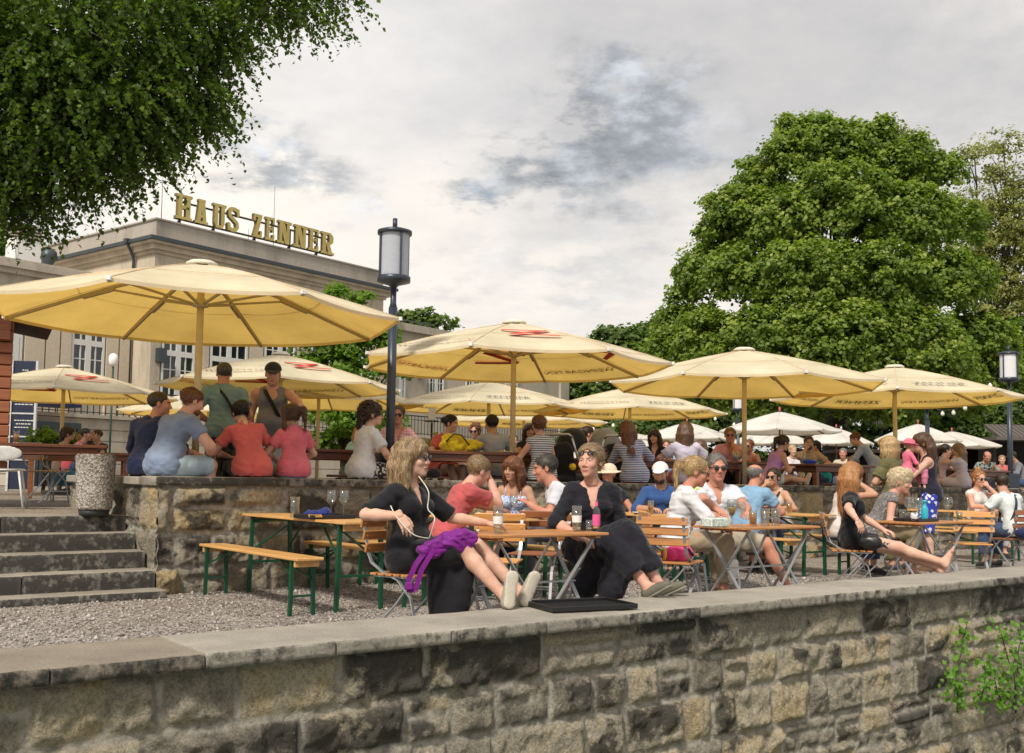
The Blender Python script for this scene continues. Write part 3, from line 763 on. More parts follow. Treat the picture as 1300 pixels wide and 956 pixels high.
lamp_post(gz(1118, 43), M_lglass2, 'farthest lantern post against the dark trees, left of the pale parasol pole', H=3.5)
lamp_post(gz(1178, 24.5), M_lglass2, 'blue grey post standing under the pale lettered parasol', H=3.0)
# globe lamp
p = gz(138, 28); t = thing('globe_lamp', p, 0, 'small white globe lamp on a thin green post in front of the building', 'lamp')
mb = MB(); mb.tube([(0, 0, 0), (0, 0, 3.45)], .03, 8); mb.build('post', mat('green_post', (.02, .06, .04), .4), t)
mb = MB(); mb.lathe([(0, 3.36), (.07, 3.38), (.115, 3.46), (.13, 3.56), (.115, 3.66), (.07, 3.72), (0, 3.74)], seg=16); mb.build('globe', mat('milk_glass', (.8, .8, .78), .2, bmp=0), t)

# ------------------------------------------------------------------ the building
def building_mat(name, c):
    m, nt, out = mk(name); p = N(nt, 'ShaderNodeBsdfPrincipled'); L(nt, p.outputs[0], out.inputs[0]); p.inputs['Roughness'].default_value = .9
    v = coord(nt)
    a = ramp(nt, noise(nt, coord(nt, scale=(1, 1, .25)), 1.1, 6, .65), [(.3, tuple(x * .72 for x in c)), (.5, c), (.7, tuple(x * 1.1 for x in c))])
    b = ramp(nt, noise(nt, v, 12, 4), [(.3, (.9, .9, .9)), (.7, (1.05, 1.05, 1.05))])
    L(nt, mixc(nt, 1.0, a, b, 'MULTIPLY'), p.inputs['Base Color']); L(nt, bump(nt, noise(nt, v, 20, 4), .2, .02), p.inputs['Normal']); return m
M_b1 = building_mat('beige_render', (.52, .45, .35)); M_b2 = building_mat('grey_beige_render', (.45, .40, .325)); M_b3 = building_mat('parapet_render', (.38, .345, .30))
M_wglass = mat('dark_window_glass', (.015, .02, .025), .06, var=.2, scale=1, bmp=0, spec=.9)
M_frame = mat('white_window_paint', (.62, .62, .59), .5, var=.05)
M_zinc = mat('dark_zinc', (.06, .075, .085), .45, .4)
B0 = at(190, 500, 40); B0.z = 0
br = Vector((.617, .787, 0)); bl_ = Vector((-.787, .617, 0)); bang = atan2(br.y, br.x)
def BP(u, v, z): return B0 + br * u + bl_ * v + Vector((0, 0, z))
def u_at(px, v=0):
    r = ray(px, 500); a = r.x / r.y
    b = BP(0, v, 0); return (a * b.y - b.x) / (br.x - a * br.y)
ztop = at(190, 278, 40).z
zgut = ztop - .80
bd = thing('restaurant_building', BP(6, 5, UZ), 0, 'large beige rendered building with flat roof cornice, gold roof letters and white framed windows', 'building')
def bbox(mb, u0, u1, v0, v1, z0, z1, ch=0):
    mb.box(BP((u0 + u1) / 2, (v0 + v1) / 2, (z0 + z1) / 2) - bd.location, (abs(u1 - u0), abs(v1 - v0), z1 - z0), bang, ch)
UE = u_at(484); UC = u_at(719, .6); AL = -24; VA = 1.4
mb = MB(); bbox(mb, 0, UE, 0, 24, UZ, zgut - .05); mb.build('main_block', M_b1, bd)
mb = MB(); bbox(mb, .02, UE - .02, .02, 24, zgut, ztop); bbox(mb, -.05, UE + .05, -.05, 24, ztop, ztop + .06); mb.build('parapet', M_b3, bd)
mb = MB(); bbox(mb, -.42, UE + .42, -.42, 24, zgut - .22, zgut - .05); bbox(mb, -.24, UE + .24, -.24, 24, zgut - .42, zgut - .22); bbox(mb, -.10, UE + .1, -.10, 24, zgut - .56, zgut - .42); bbox(mb, -.06, UE + .06, -.06, 24, zgut - 1.35, zgut - 1.22); mb.build('cornice', M_b1, bd)
mb = MB(); bbox(mb, -.52, UE + .5, -.52, -.42, zgut - .12, zgut + .02); bbox(mb, -.52, -.42, -.52, 20, zgut - .12, zgut + .02); mb.build('gutter', M_zinc, bd)
mb = MB(); b = BP(-.47, 1.2, zgut - .05) - bd.location; mb.tube([b, b + Vector((0, 0, -.12)), BP(-.2, 1.3, zgut - .5) - bd.location, BP(-.12, 1.32, zgut - .7) - bd.location, BP(-.12, 1.32, 4) - bd.location], .06, 8)
b = BP(-.5, 1.2, zgut - .02) - bd.location; mb.box(b, (.22, .22, .18), bang); mb.build('downpipe', M_zinc, bd)
# wing on the left
zA = at(60, 338, 38.2).z
mb = MB(); bbox(mb, AL, -.01, VA, 20, UZ, zA - .5); mb.build('left_wing', M_b2, bd)
mb = MB(); bbox(mb, AL, -.02, VA - .35, 20, zA - .35, zA - .1); bbox(mb, AL, -.02, VA - .2, 20, zA - .55, zA - .35); bbox(mb, AL, -.02, VA - .1, 20, zA - .1, zA + .02); bbox(mb, AL, -.03, VA - .06, VA, zA - 1.7, zA - 1.5); mb.build('wing_cornice', M_b2, bd)
mb = MB()
for (a, c) in [(27, 52), (54, 71), (73, 86), (131, 146), (148, 163)]: bbox(mb, u_at(a, VA), u_at(c, VA), VA - .12, VA, UZ, zA - 1.7)
mb.build('wing_pilasters', M_b1, bd)
# right wing
zC = at(500, 408, 51).z
mb = MB(); bbox(mb, UE + .01, UC, .6, 20, UZ, zC); mb.build('right_wing', M_b2, bd)
mb = MB(); bbox(mb, UE + .02, UC + .3, .3, 20, zC - .35, zC + .02); bbox(mb, UC - .8, UC + .1, .45, .6, UZ, zC - .35); mb.build('right_wing_cornice', M_b2, bd)
mb = MB()
uu = [u_at(q, .6) for q in (560, 568, 578, 590, 602)]
for q in uu: mb.bar(BP(q, 4, zC) - bd.location, BP(q, 4, zC + 1.0) - bd.location, .06)
mb.bar(BP(uu[0], 4, zC + 1.0) - bd.location, BP(uu[-1], 4, zC + 1.0) - bd.location, .06); mb.bar(BP(uu[0], 4, zC + .5) - bd.location, BP(uu[-1], 4, zC + .5) - bd.location, .04); mb.build('roof_railing', M_zinc, bd)
def window(u0, u1, z0, z1, v, nc=4, split=True):
    w = u1 - u0; m1 = MB()
    m1.box(BP((u0 + u1) / 2, v - .015, (z0 + z1) / 2) - bd.location, (w, .03, z1 - z0), bang)
    m2 = MB(); fr = .09
    def bb(a, c, d, e): bbox(m2, a, c, v - .09, v - .031, d, e)
    bb(u0, u0 + fr, z0, z1); bb(u1 - fr, u1, z0, z1); bb(u0 + fr, u1 - fr, z0, z0 + fr); bb(u0 + fr, u1 - fr, z1 - fr, z1)
    zm = z0 + (z1 - z0) * .60
    bb(u0 + fr, u1 - fr, zm - .11, zm + .11); um = (u0 + u1) / 2; bb(um - .11, um + .11, z0 + fr, zm - .11); bb(um - .11, um + .11, zm + .11, z1 - fr)
    for q in (.27, .73):
        uq = u0 + w * q
        bbox(m2, uq - .025, uq + .025, v - .07, v - .031, z0 + fr, zm - .11); bbox(m2, uq - .025, uq + .025, v - .07, v - .031, zm + .11, z1 - fr)
    for zz in (z0 + (zm - z0) * .36, z0 + (zm - z0) * .68, zm + (z1 - zm) * .5):
        bbox(m2, u0 + fr, um - .11, v - .06, v - .031, zz - .02, zz + .02); bbox(m2, um + .11, u1 - fr, v - .06, v - .031, zz - .02, zz + .02)
    f = m2.build('window', M_frame, bd); m1.build('pane', M_wglass, f)
for (a, c) in [(202, 244), (264, 311), (333, 372), (392, 425), (442, 470)]: window(u_at(a), u_at(c), 3.95, 7.35, 0)
for (a, c) in [(87, 129), (8, 24), (-40, -8)]: window(u_at(a, VA), u_at(c, VA), 4.2, 7.5, VA)
for (a, c) in [(500, 513), (543, 562), (590, 608), (640, 656)]: window(u_at(a, .6), u_at(c, .6), 5.1, 7.8, .6)
mb = MB()
for (a, c) in [(186, 200), (246, 262), (313, 331), (374, 390), (427, 440)]: bbox(mb, u_at(a) + .05, u_at(c), -.09, 0, UZ, zgut - 1.35)
mb.build('pilasters', M_b1, bd)
mb = MB()   # wall flood lights and boxes
for (px, py, v) in [(187, 446, 0), (192, 455, 0)]:
    u = max(.3, u_at(px)); z = at(px, py, 40).z; mb.box(BP(u, -.22, z) - bd.location, (.35, .25, .28), bang)
z = at(532, 474, 52).z; mb.box(BP(u_at(532, .6), .4, z) - bd.location, (.4, .3, .3), bang); mb.build('floodlight', M_zinc, bd)
# podium terrace with railing
VP_ = -3.6; 
pd = thing('podium_wall', BP(8, VP_, UZ), 0, 'low beige podium wall with iron railing running in front of the building', 'wall')
mb = MB(); z1 = 3.0
for k in range(6):
    zz0 = UZ + (z1 - UZ) * k / 6; mb.box(BP(12, VP_ + 1.0, zz0 + (z1 - UZ) / 12) - pd.location, (38 + .0, 2.0, (z1 - UZ) / 6 - .03), bang)
mb.box(BP(12, VP_ + 1.05, (z1 + UZ) / 2) - pd.location, (37.9, 2.0, z1 - UZ - .05), bang)
mb.box(BP(12, VP_ + .95, z1 + .06) - pd.location, (38.2, 2.2, .12), bang); mb.build('masonry', M_b2, pd)
mb = MB(); q = -7
while q < 31:
    mb.bar(BP(q, VP_, z1 + .12) - pd.location, BP(q, VP_, z1 + 1.0) - pd.location, .03); q += .22
mb.bar(BP(-7, VP_, z1 + 1.0) - pd.location, BP(31, VP_, z1 + 1.0) - pd.location, .05); mb.bar(BP(-7, VP_, z1 + .82) - pd.location, BP(31, VP_, z1 + .82) - pd.location, .03); mb.bar(BP(-7, VP_, z1 + .2) - pd.location, BP(31, VP_, z1 + .2) - pd.location, .03)
mb.build('railing', mat('black_iron', (.02, .02, .022), .5), pd)
# roof clutter on the wing
mb = MB(); p = at(30, 322, 41); 
t = thing('chimney', p, 0, 'white chimney stack on the roof of the left wing', 'chimney'); mb.box((0, 0, -.2), (1.1, .8, 1.5), bang, .02); mb.build('stack', M_white, t)
mb = MB(); [mb.box((0, 0, .62 + k * .14), (1.2, .9, .06), bang) for k in range(4)]; mb.build('louvres', M_b2, t)
p = at(62, 326, 40); t = thing('roof_ventilator', p, 0, 'dark metal ventilation cowl on the roof of the left wing', 'ventilator')
mb = MB(); mb.lathe([(.15, -.9), (.15, -.35), (.36, -.05), (.3, .2), (.2, .3), (0, .32)], seg=6); mb.build('cowl', M_zinc, t)

# rooftop letters
M_gold = mat('gold_letters', (.50, .40, .13), .4, .25, var=.12, scale=3); M_golds = mat('letter_sides', (.16, .115, .04), .5, .2)
def slab_letter(ch, h):
    """polygon strokes (boxes and quads) of a slab serif capital, width factor returned"""
    Q = []; w = .62 * h; s = .17 * h; f = .11 * h; e = .07 * h
    def box(x0, y0, x1, y1): Q.append([(x0, y0), (x1, y0), (x1, y1), (x0, y1)])
    def serif(xc, y0, wd): box(xc - wd / 2, y0, xc + wd / 2, y0 + f)
    if ch == 'H':
        for x in (s / 2 + e, w - s / 2 - e): box(x - s / 2, 0, x + s / 2, h); serif(x, 0, s + 2 * e); serif(x, h - f, s + 2 * e)
        box(s + e, h * .43, w - s - e, h * .57)
    elif ch == 'A':
        Q.append([(e, 0), (e + s, 0), (w / 2 + s * .35, h), (w / 2 - s * .75, h)]); Q.append([(w - e - s, 0), (w - e, 0), (w / 2 + s * .75, h), (w / 2 - s * .35, h)])
        box(w * .28, h * .25, w * .72, h * .37); serif(e + s / 2, 0, s + 2 * e); serif(w - e - s / 2, 0, s + 2 * e); serif(w / 2, h - f, s + 2.2 * e)
    elif ch == 'U':
        for x in (s / 2 + e, w - s / 2 - e): box(x - s / 2, h * .18, x + s / 2, h); serif(x, h - f, s + 2 * e)
        Q.append([(e, h * .20), (w * .26, 0), (w * .74, 0), (w - e, h * .20), (w - e - s, h * .20), (w * .64, f * 1.15), (w * .36, f * 1.15), (e + s, h * .20)])
    elif ch == 'S':
        P = [(w * .90, h * .74), (w * .86, h * .88), (w * .62, h * .95), (w * .34, h * .94), (w * .15, h * .80), (w * .20, h * .62), (w * .5, h * .51), (w * .80, h * .38), (w * .85, h * .20), (w * .66, h * .06), (w * .38, h * .05), (w * .14, h * .12), (w * .10, h * .27)]
        for (x0, y0), (x1, y1) in zip(P[:-1], P[1:]):
            d = Vector((x1 - x0, y1 - y0)); n = Vector((-d.y, d.x)).normalized() * s * .45; d.normalize(); d *= s * .12
            Q.append([(x0 - d.x + n.x, y0 - d.y + n.y), (x0 - d.x - n.x, y0 - d.y - n.y), (x1 + d.x - n.x, y1 + d.y - n.y), (x1 + d.x + n.x, y1 + d.y + n.y)])
        box(w * .80, h * .66, w * .97, h * .98); box(w * .03, h * .02, w * .20, h * .34)
    elif ch == 'Z':
        box(e, h - f * 1.2, w - e, h); box(e, 0, w - e, f * 1.2); Q.append([(e, f * .6), (e + s * 1.3, f * .6), (w - e, h - f * .6), (w - e - s * 1.3, h - f * .6)]); box(e, h * .70, e + f, h); box(w - e - f, 0, w - e, h * .30)
    elif ch == 'E':
        x = s / 2 + e; box(x - s / 2, 0, x + s / 2, h); box(0, 0, w - e, f); box(0, h - f, w - e, h); box(x, h * .45, w * .72, h * .56); box(w - e - f, 0, w - e, h * .27); box(w - e - f, h * .73, w - e, h); box(w * .66, h * .37, w * .76, h * .64)
    elif ch == 'N':
        for x in (s * .4 + e, w - s * .4 - e): box(x - s * .38, 0, x + s * .38, h)
        Q.append([(e, h), (e + s * 1.2, h), (w - e, 0), (w - e - s * 1.2, 0)]); serif(e + s * .4, 0, s + 2 * e); serif(e + s * .5, h - f, s + 1.5 * e); serif(w - e - s * .4, h - f, s + 2 * e)
    elif ch == 'R':
        x = s / 2 + e; box(x - s / 2, 0, x + s / 2, h); serif(x, 0, s + 2 * e); box(0, h - f, w * .72, h); box(x, h * .44, w * .72, h * .44 + f)
        Q.append([(w * .62, h), (w * .72, h), (w - e * .4, h * .86), (w - e * .4, h * .58), (w * .72, h * .44), (w * .62, h * .44 + f), (w - e - s * .9, h * .62), (w - e - s * .9, h * .82)])
        Q.append([(w * .42, h * .46), (w * .68, h * .46), (w - e, f * .8), (w - e - s * 1.2, f * .8)]); box(w - e - s * 1.3, 0, w + e * .3, f)
    return Q, w
def extr_letter(ch, h, dep):
    Q, w = slab_letter(ch, h); mb = MB()
    for k, q in enumerate(Q):
        n = len(q); z0 = k * .0012
        area = sum(q[i][0] * q[(i + 1) % n][1] - q[(i + 1) % n][0] * q[i][1] for i in range(n))
        if area < 0: q = q[::-1]
        V = [(x, -z0 - dep / 2, y) for x, y in q] + [(x, z0 + dep / 2, y) for x, y in q]
        mb.add(V, [list(range(n))]); mb.mi[-1] = 0
        mb.F.append([mb.n - 2 * n + n + i for i in range(n)][::-1]); mb.sm.append(False); mb.mi.append(0)
        for i in range(n): mb.F.append([mb.n - 2 * n + i, mb.n - 2 * n + n + i, mb.n - n + (i + 1) % n, mb.n - 2 * n + (i + 1) % n]); mb.sm.append(False); mb.mi.append(1)
    return mb, w
sg = thing('rooftop_sign', BP(0, 0, ztop - .17), bang, 'gold slab letters HAUS ZENNER on a steel frame along the roof edge', 'sign')
LET = [('H', 215, 236), ('A', 240, 257), ('U', 263, 280), ('S', 282, 297), ('Z', 314, 328), ('E', 331, 344), ('N', 347, 364), ('N', 368, 385), ('E', 387, 401), ('R', 403, 419)]
hl = 1.02
for ch, a, b in LET:
    mb, w = extr_letter(ch, hl, .16); u0, u1 = u_at(a), u_at(b)
    o = mb.build('letter', [M_gold, M_golds], sg); o.location = (u0, .1, .42); o.scale = ((u1 - u0) / w, 1, 1)
mb = MB(); ua, ub = u_at(217), u_at(421)
mb.bar((ua, .26, .46), (ub, .26, .46), .07); mb.bar((ua, .26, 1.18), (ub, .26, 1.18), .07)
for q in (225, 269, 322, 367, 402): mb.bar((u_at(q), .28, -.25), (u_at(q), .28, 1.2), .07); mb.bar((u_at(q), .28, .46), (u_at(q), 1.3, -.25), .05)
mb.build('steel_frame', mat('dark_steel', (.05, .035, .03), .6, .4), sg)
for q, hh in ((225, 3.2), (370, 3.3), (338, 1.0)):
    r0 = BP(u_at(q), 1.6, ztop); t = thing('lightning_rod', r0, 0, 'thin lightning rod on the roof ' + {225: 'behind the first letter', 370: 'behind the double letter of the second word', 338: 'under the second word, shortest of the three'}[q], 'rod')
    mb = MB(); mb.tube([(0, 0, -.1), (0, 0, hh)], [.018, .008], 6); mb.build('spike', M_zinc, t)

# ------------------------------------------------------------------ trees
def leafmat(name, a, b, c, tr=.35, tcol=None):
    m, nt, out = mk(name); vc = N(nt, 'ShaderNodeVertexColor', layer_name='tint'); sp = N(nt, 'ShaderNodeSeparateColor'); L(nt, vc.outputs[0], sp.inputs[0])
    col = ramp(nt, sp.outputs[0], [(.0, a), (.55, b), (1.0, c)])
    p = N(nt, 'ShaderNodeBsdfPrincipled'); L(nt, col, p.inputs['Base Color']); p.inputs['Roughness'].default_value = .5; p.inputs['Specular IOR Level'].default_value = .35
    t = N(nt, 'ShaderNodeBsdfTranslucent'); L(nt, mixc(nt, 1.0, col, tcol or (1.6, 1.9, .7), 'MULTIPLY'), t.inputs[0])
    mx = N(nt, 'ShaderNodeMixShader'); mx.inputs[0].default_value = tr; L(nt, p.outputs[0], mx.inputs[1]); L(nt, t.outputs[0], mx.inputs[2]); L(nt, mx.outputs[0], out.inputs[0]); return m
M_bark = mat('bark', (.055, .045, .035), .95, var=.4, scale=6, bmp=.8, bdist=.03)
def leaves_mesh(name, C, Nn, size, tint, m, parent, asp=.7, long_dir=None, loc=None):
    """one bent leaf (two quads) per centre"""
    n = len(C); r = rng.normal(size=(n, 3))
    if long_dir is not None: r = long_dir + r * .35
    Nn = Nn / np.linalg.norm(Nn, axis=1, keepdims=True)
    t = r - Nn * (r * Nn).sum(1, keepdims=True); t /= np.linalg.norm(t, axis=1, keepdims=True) + 1e-9
    b = np.cross(Nn, t); s = size[:, None]
    V = np.stack([C - t * s * .5, C - t * s * .05 - b * s * asp * .5 + Nn * s * .12, C + t * s * .5, C - t * s * .05 + b * s * asp * .5 + Nn * s * .12], 1)
    V = V.reshape(-1, 3)
    if loc is not None: V = V - np.array(loc)[None]
    i = np.arange(n) * 4
    Fq = np.concatenate([np.stack([i, i + 1, i + 2], -1), np.stack([i, i + 2, i + 3], -1)])
    me = npmesh(name, V, Fq, [m], smooth=False, attrs={'tint': np.repeat(tint, 4)[:, None] * np.ones((1, 3))})
    return link(name, me, parent)
def rand_dirs(n):
    v = rng.normal(size=(n, 3)); return v / np.linalg.norm(v, axis=1, keepdims=True)
def clumped(blobs, nclump, per, cr, flat=.45, up=.55, shell=.35, frontbias=0.0):
    """leaf positions and normals: clumps scattered over the outer shell of each blob"""
    w = np.array([b[3] ** 2 for b in blobs]); w = w / w.sum(); B = np.array(blobs)
    k = rng.choice(len(blobs), nclump, p=w); d = rand_dirs(nclump)
    d[:, 2] = np.where(d[:, 2] < -.6, -d[:, 2], d[:, 2])
    if frontbias: d[:, 1] = np.where((d[:, 1] > .2) & (rng.random(nclump) < frontbias), -d[:, 1], d[:, 1])
    rr = B[k, 3] * (1 - shell * rng.random(nclump) ** 1.5)
    bump_ = 1 + .22 * (vnoise(d * 2.7 + k[:, None] * 5.1, 3) - .5)
    cc = B[k, :3] + d * (rr * bump_)[:, None] * np.array([1, 1, .85])
    # radius of each clump
    crr = cr * (.6 + .8 * rng.random(nclump))
    m = nclump * per; ci = np.repeat(np.arange(nclump), per)
    e = rand_dirs(m) * (rng.random(m) ** .45)[:, None]
    e[:, 2] = e[:, 2] * flat; 
    P = cc[ci] + e * crr[ci][:, None]; P[:, 2] -= (e[:, 0] ** 2 + e[:, 1] ** 2) * crr[ci] * .35
    Nn = rand_dirs(m) * .62 + d[ci] * .45 + np.array([0, 0, up]) + e * .3
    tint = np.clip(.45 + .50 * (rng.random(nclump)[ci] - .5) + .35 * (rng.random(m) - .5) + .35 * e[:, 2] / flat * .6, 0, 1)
    return P, Nn, tint
def px_blob(px, py, rpx, Y, dy=0):
    c = at(px, py, Y + dy); return (c.x, c.y, c.z, rpx / F * (Y + dy))
def limb(mb, a, b, r0, r1, n=6, wob=.12):
    a, b = Vector(a), Vector(b); l = (b - a).length; pts = []; rr = []
    off = Vector((random.uniform(-1, 1), random.uniform(-1, 1), random.uniform(-.3, .8))) * l * wob
    for i in range(n + 1):
        t = i / n; pts.append(a.lerp(b, t) + off * (4 * t * (1 - t)) * .5 + Vector((random.uniform(-1, 1), random.uniform(-1, 1), 0)) * l * .012); rr.append(r0 + (r1 - r0) * t ** .8)
    mb.tube(pts, rr, 9); return pts
def tree(name, label, base, fork, blobs, m, nclump, per, cr, ls, trunk_r, cat='tree', flat=.45, group=None, up=.55, shell=.35, nlimb=None, fb=0.6, asp=.8):
    t = thing(name, base, 0, label, cat, group); base = Vector(base)
    mb = MB(); fk = Vector(fork)
    mb.tube([base + Vector((0, 0, -.1)), base + Vector((0, 0, .3)), base.lerp(fk, .5) + Vector((.05, .02, 0)), fk], [trunk_r * 1.5, trunk_r * 1.1, trunk_r, trunk_r * .85], 12)
    for b in sorted(blobs, key=lambda q: -q[3])[:nlimb or 14]:
        c = Vector(b[:3]); pts = limb(mb, fk + Vector((0, 0, -random.random() * .3)), c, trunk_r * .5, trunk_r * .10)
        for _ in range(3):
            d = Vector(rand_dirs(1)[0]); d.z = abs(d.z); limb(mb, pts[random.randint(3, 5)], c + d * b[3] * .8, trunk_r * .14, trunk_r * .03, 4)
    mb.V = [tuple(Vector(v) - base) for v in mb.V]; mb.build('trunk', M_bark, t)
    P, Nn, tint = clumped(blobs, nclump, per, cr, flat, up, shell, fb)
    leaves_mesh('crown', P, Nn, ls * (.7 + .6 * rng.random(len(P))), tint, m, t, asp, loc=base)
    return t
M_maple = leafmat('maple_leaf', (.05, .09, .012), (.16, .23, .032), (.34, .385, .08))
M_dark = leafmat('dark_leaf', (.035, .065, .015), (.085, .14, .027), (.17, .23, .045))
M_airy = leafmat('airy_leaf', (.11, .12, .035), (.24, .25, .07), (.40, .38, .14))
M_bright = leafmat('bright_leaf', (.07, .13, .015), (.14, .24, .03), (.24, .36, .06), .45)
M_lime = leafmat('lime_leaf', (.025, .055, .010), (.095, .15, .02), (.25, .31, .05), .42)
YM = 45
mbl = [(1000, 172, 28, 0), (1030, 165, 26, 0), (1120, 172, 26, 0), (1160, 192, 26, 0), (870, 372, 26, 0), (915, 300, 34, -.5), (1040, 190, 45, 0), (1090, 200, 50, 1), (1000, 205, 42, -1), (965, 235, 42, 0), (1135, 215, 42, 0), (1185, 225, 38, 1), (930, 280, 48, -1), (985, 290, 60, -2), (1060, 270, 75, -2), (1140, 290, 68, -2), (1205, 290, 45, 0),
       (893, 345, 40, -.5), (940, 360, 55, -2), (1020, 365, 78, -3), (1110, 375, 80, -3), (1190, 365, 60, -2), (1235, 355, 30, 0), (868, 415, 38, 0), (905, 440, 55, -2), (975, 445, 70, -3.5), (1060, 455, 85, -4), (1150, 455, 80, -3.5), (1230, 440, 55, -1.5), (845, 455, 30, 0), (1265, 470, 40, -1),
       (900, 500, 45, -2), (1000, 505, 55, -3), (1110, 510, 55, -3), (1210, 505, 50, -2)]
blobs = [px_blob(a, b, c, YM, d) for a, b, c, d in mbl]
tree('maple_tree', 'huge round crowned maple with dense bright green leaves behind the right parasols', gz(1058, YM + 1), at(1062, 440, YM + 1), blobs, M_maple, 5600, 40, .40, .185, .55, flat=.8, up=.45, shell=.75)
blobs = [px_blob(a, b, c, 62) for a, b, c in [(1290, 300, 70), (1250, 300, 50), (1300, 380, 70), (1235, 200, 30), (1275, 185, 28), (1290, 240, 40), (1240, 270, 40), (1300, 330, 60), (1245, 340, 45), (1320, 260, 50), (1262, 225, 30), (1285, 400, 60), (1330, 420, 60)]]
tree('thin_tree', 'tall thin leaved yellowish tree at the right edge, sky showing through it', gz(1262, 62), at(1268, 420, 62), blobs, M_airy, 1000, 34, .6, .17, .3, shell=.9, fb=.2)
blobs = [px_blob(a, b, c, 66) for a, b, c in [(1143, 165, 14), (1160, 185, 20), (1130, 200, 25), (1165, 215, 30), (1150, 260, 40)]]
tree('bare_topped_tree', 'sparse tree top poking up behind the big maple', gz(1150, 66), at(1150, 300, 66), blobs, M_airy, 130, 22, .6, .18, .25, shell=.9, fb=.2)
GT = 'trees far behind the terrace'
blobs = [px_blob(a, b, c, 66, d) for a, b, c, d in [(775, 430, 22, 0), (800, 440, 26, 0), (830, 430, 26, 1), (850, 420, 30, 2), (765, 460, 35, 0), (810, 475, 45, -1), (735, 490, 40, 0), (780, 515, 45, -2), (850, 480, 50, 0), (745, 535, 40, 0), (830, 530, 50, -1), (890, 520, 45, 0)]]
tree('dark_tree', 'dark green tree beyond the terrace between the middle parasol and the maple', gz(800, 66), at(800, 500, 66), blobs, M_dark, 900, 34, .8, .34, .4, group=GT)
blobs = [px_blob(a, b, c, 58, d) for a, b, c, d in [(1210, 470, 50, 0), (1260, 480, 50, 1), (1300, 460, 60, 0), (1180, 520, 50, -1), (1240, 530, 50, -1), (1300, 530, 55, -1), (1340, 480, 60, 0)]]
tree('dark_tree', 'dark green tree at the right edge behind the right lantern', gz(1270, 58), at(1270, 500, 58), blobs, M_dark, 700, 34, .8, .32, .4, group=GT)
blobs = [px_blob(a, b, c, 56, d) for a, b, c, d in [(900, 540, 42, 0), (960, 535, 45, 1), (1020, 540, 45, 0), (1090, 540, 50, 1), (1150, 545, 42, 0), (1210, 550, 40, 0), (850, 552, 35, 0), (1270, 560, 40, 0), (1320, 560, 40, 0), (800, 560, 30, 0), (750, 562, 30, 0)] + [(700 + 50 * q, 592, 26, 0) for q in range(13)]]
tree('tall_hedge', 'dark overgrown hedge closing off the terrace below the big maple', gz(1040, 56), at(1040, 560, 56), blobs, M_dark, 1700, 34, .75, .30, .12, 'hedge', nlimb=4)
blobs = [px_blob(a, b, c, 70) for a, b, c in [(515, 408, 16), (540, 405, 16), (560, 412, 14), (500, 420, 20), (530, 425, 25)]]
tree('dark_tree', 'distant round tree tops behind the right wing of the building', gz(530, 70), at(530, 440, 70), blobs, M_dark, 130, 30, .7, .34, .3, group=GT)
blobs = [px_blob(a, b, c, 60) for a, b, c in [(10, 310, 25), (35, 318, 18), (-20, 320, 40)]]
tree('dark_tree', 'sunlit tree top behind the roof of the left wing', gz(0, 60), at(0, 340, 60), blobs, M_bright, 140, 30, .7, .3, .3, group=GT)
Y2 = 25
blobs = [px_blob(a, b, c, Y2, d) for a, b, c, d in [(428, 372, 12, 0), (462, 380, 14, 0), (445, 425, 35, 0), (480, 430, 30, .3), (405, 435, 28, 0), (500, 465, 26, 0), (395, 460, 22, 0), (440, 470, 35, 0), (420, 520, 32, -.3), (455, 545, 34, -.4), (480, 515, 28, 0), (410, 565, 22, 0), (500, 540, 18, 0)]]
tree('young_tree', 'young bright green tree standing between the left parasols and the building', gz(434, Y2), at(436, 560, Y2), blobs, M_bright, 430, 26, .28, .13, .11, shell=.8, fb=.3)
# overhanging lime tree
YL = 15
lb = [(-40, 60, 120, 0), (60, 50, 120, 0), (170, 30, 100, .5), (265, 20, 60, 1), (330, -5, 50, 1.2), (385, -8, 42, 1.5), (425, -18, 30, 1.6), (60, 150, 105, 0), (150, 140, 85, .3), (230, 100, 58, .8), (255, 135, 42, 1), (10, 205, 70, 0), (90, 200, 60, 0), (145, 174, 50, .4), (190, 166, 34, .7), (225, 142, 32, .9), (275, 60, 40, 1), (28, 262, 22, 0), (-30, 210, 80, 0)]
blobs = [px_blob(a, b, c, YL, d) for a, b, c, d in lb]
tb = Vector((-13.5, 15.5, UZ))
lt = thing('lime_tree', tb, 0, 'lime tree whose leafy boughs hang over the top left corner of the picture', 'tree')
mb = MB(); fk = Vector((-12.6, 15.3, 6.2)); mb.tube([tb, tb + Vector((.1, 0, 1)), fk], [.5, .42, .36], 14)
tips = []
for b in blobs:
    c = Vector(b[:3]); pts = limb(mb, fk, c, .11, .02, 8, .08); tips.append(c)
    for _ in range(6):
        d = Vector(rand_dirs(1)[0]); d.z *= .6; limb(mb, pts[random.randint(5, 8)], c + d * b[3] * .9, .016, .004, 4)
mb.V = [tuple(Vector(v) - tb) for v in mb.V]; mb.build('trunk', M_bark, lt)
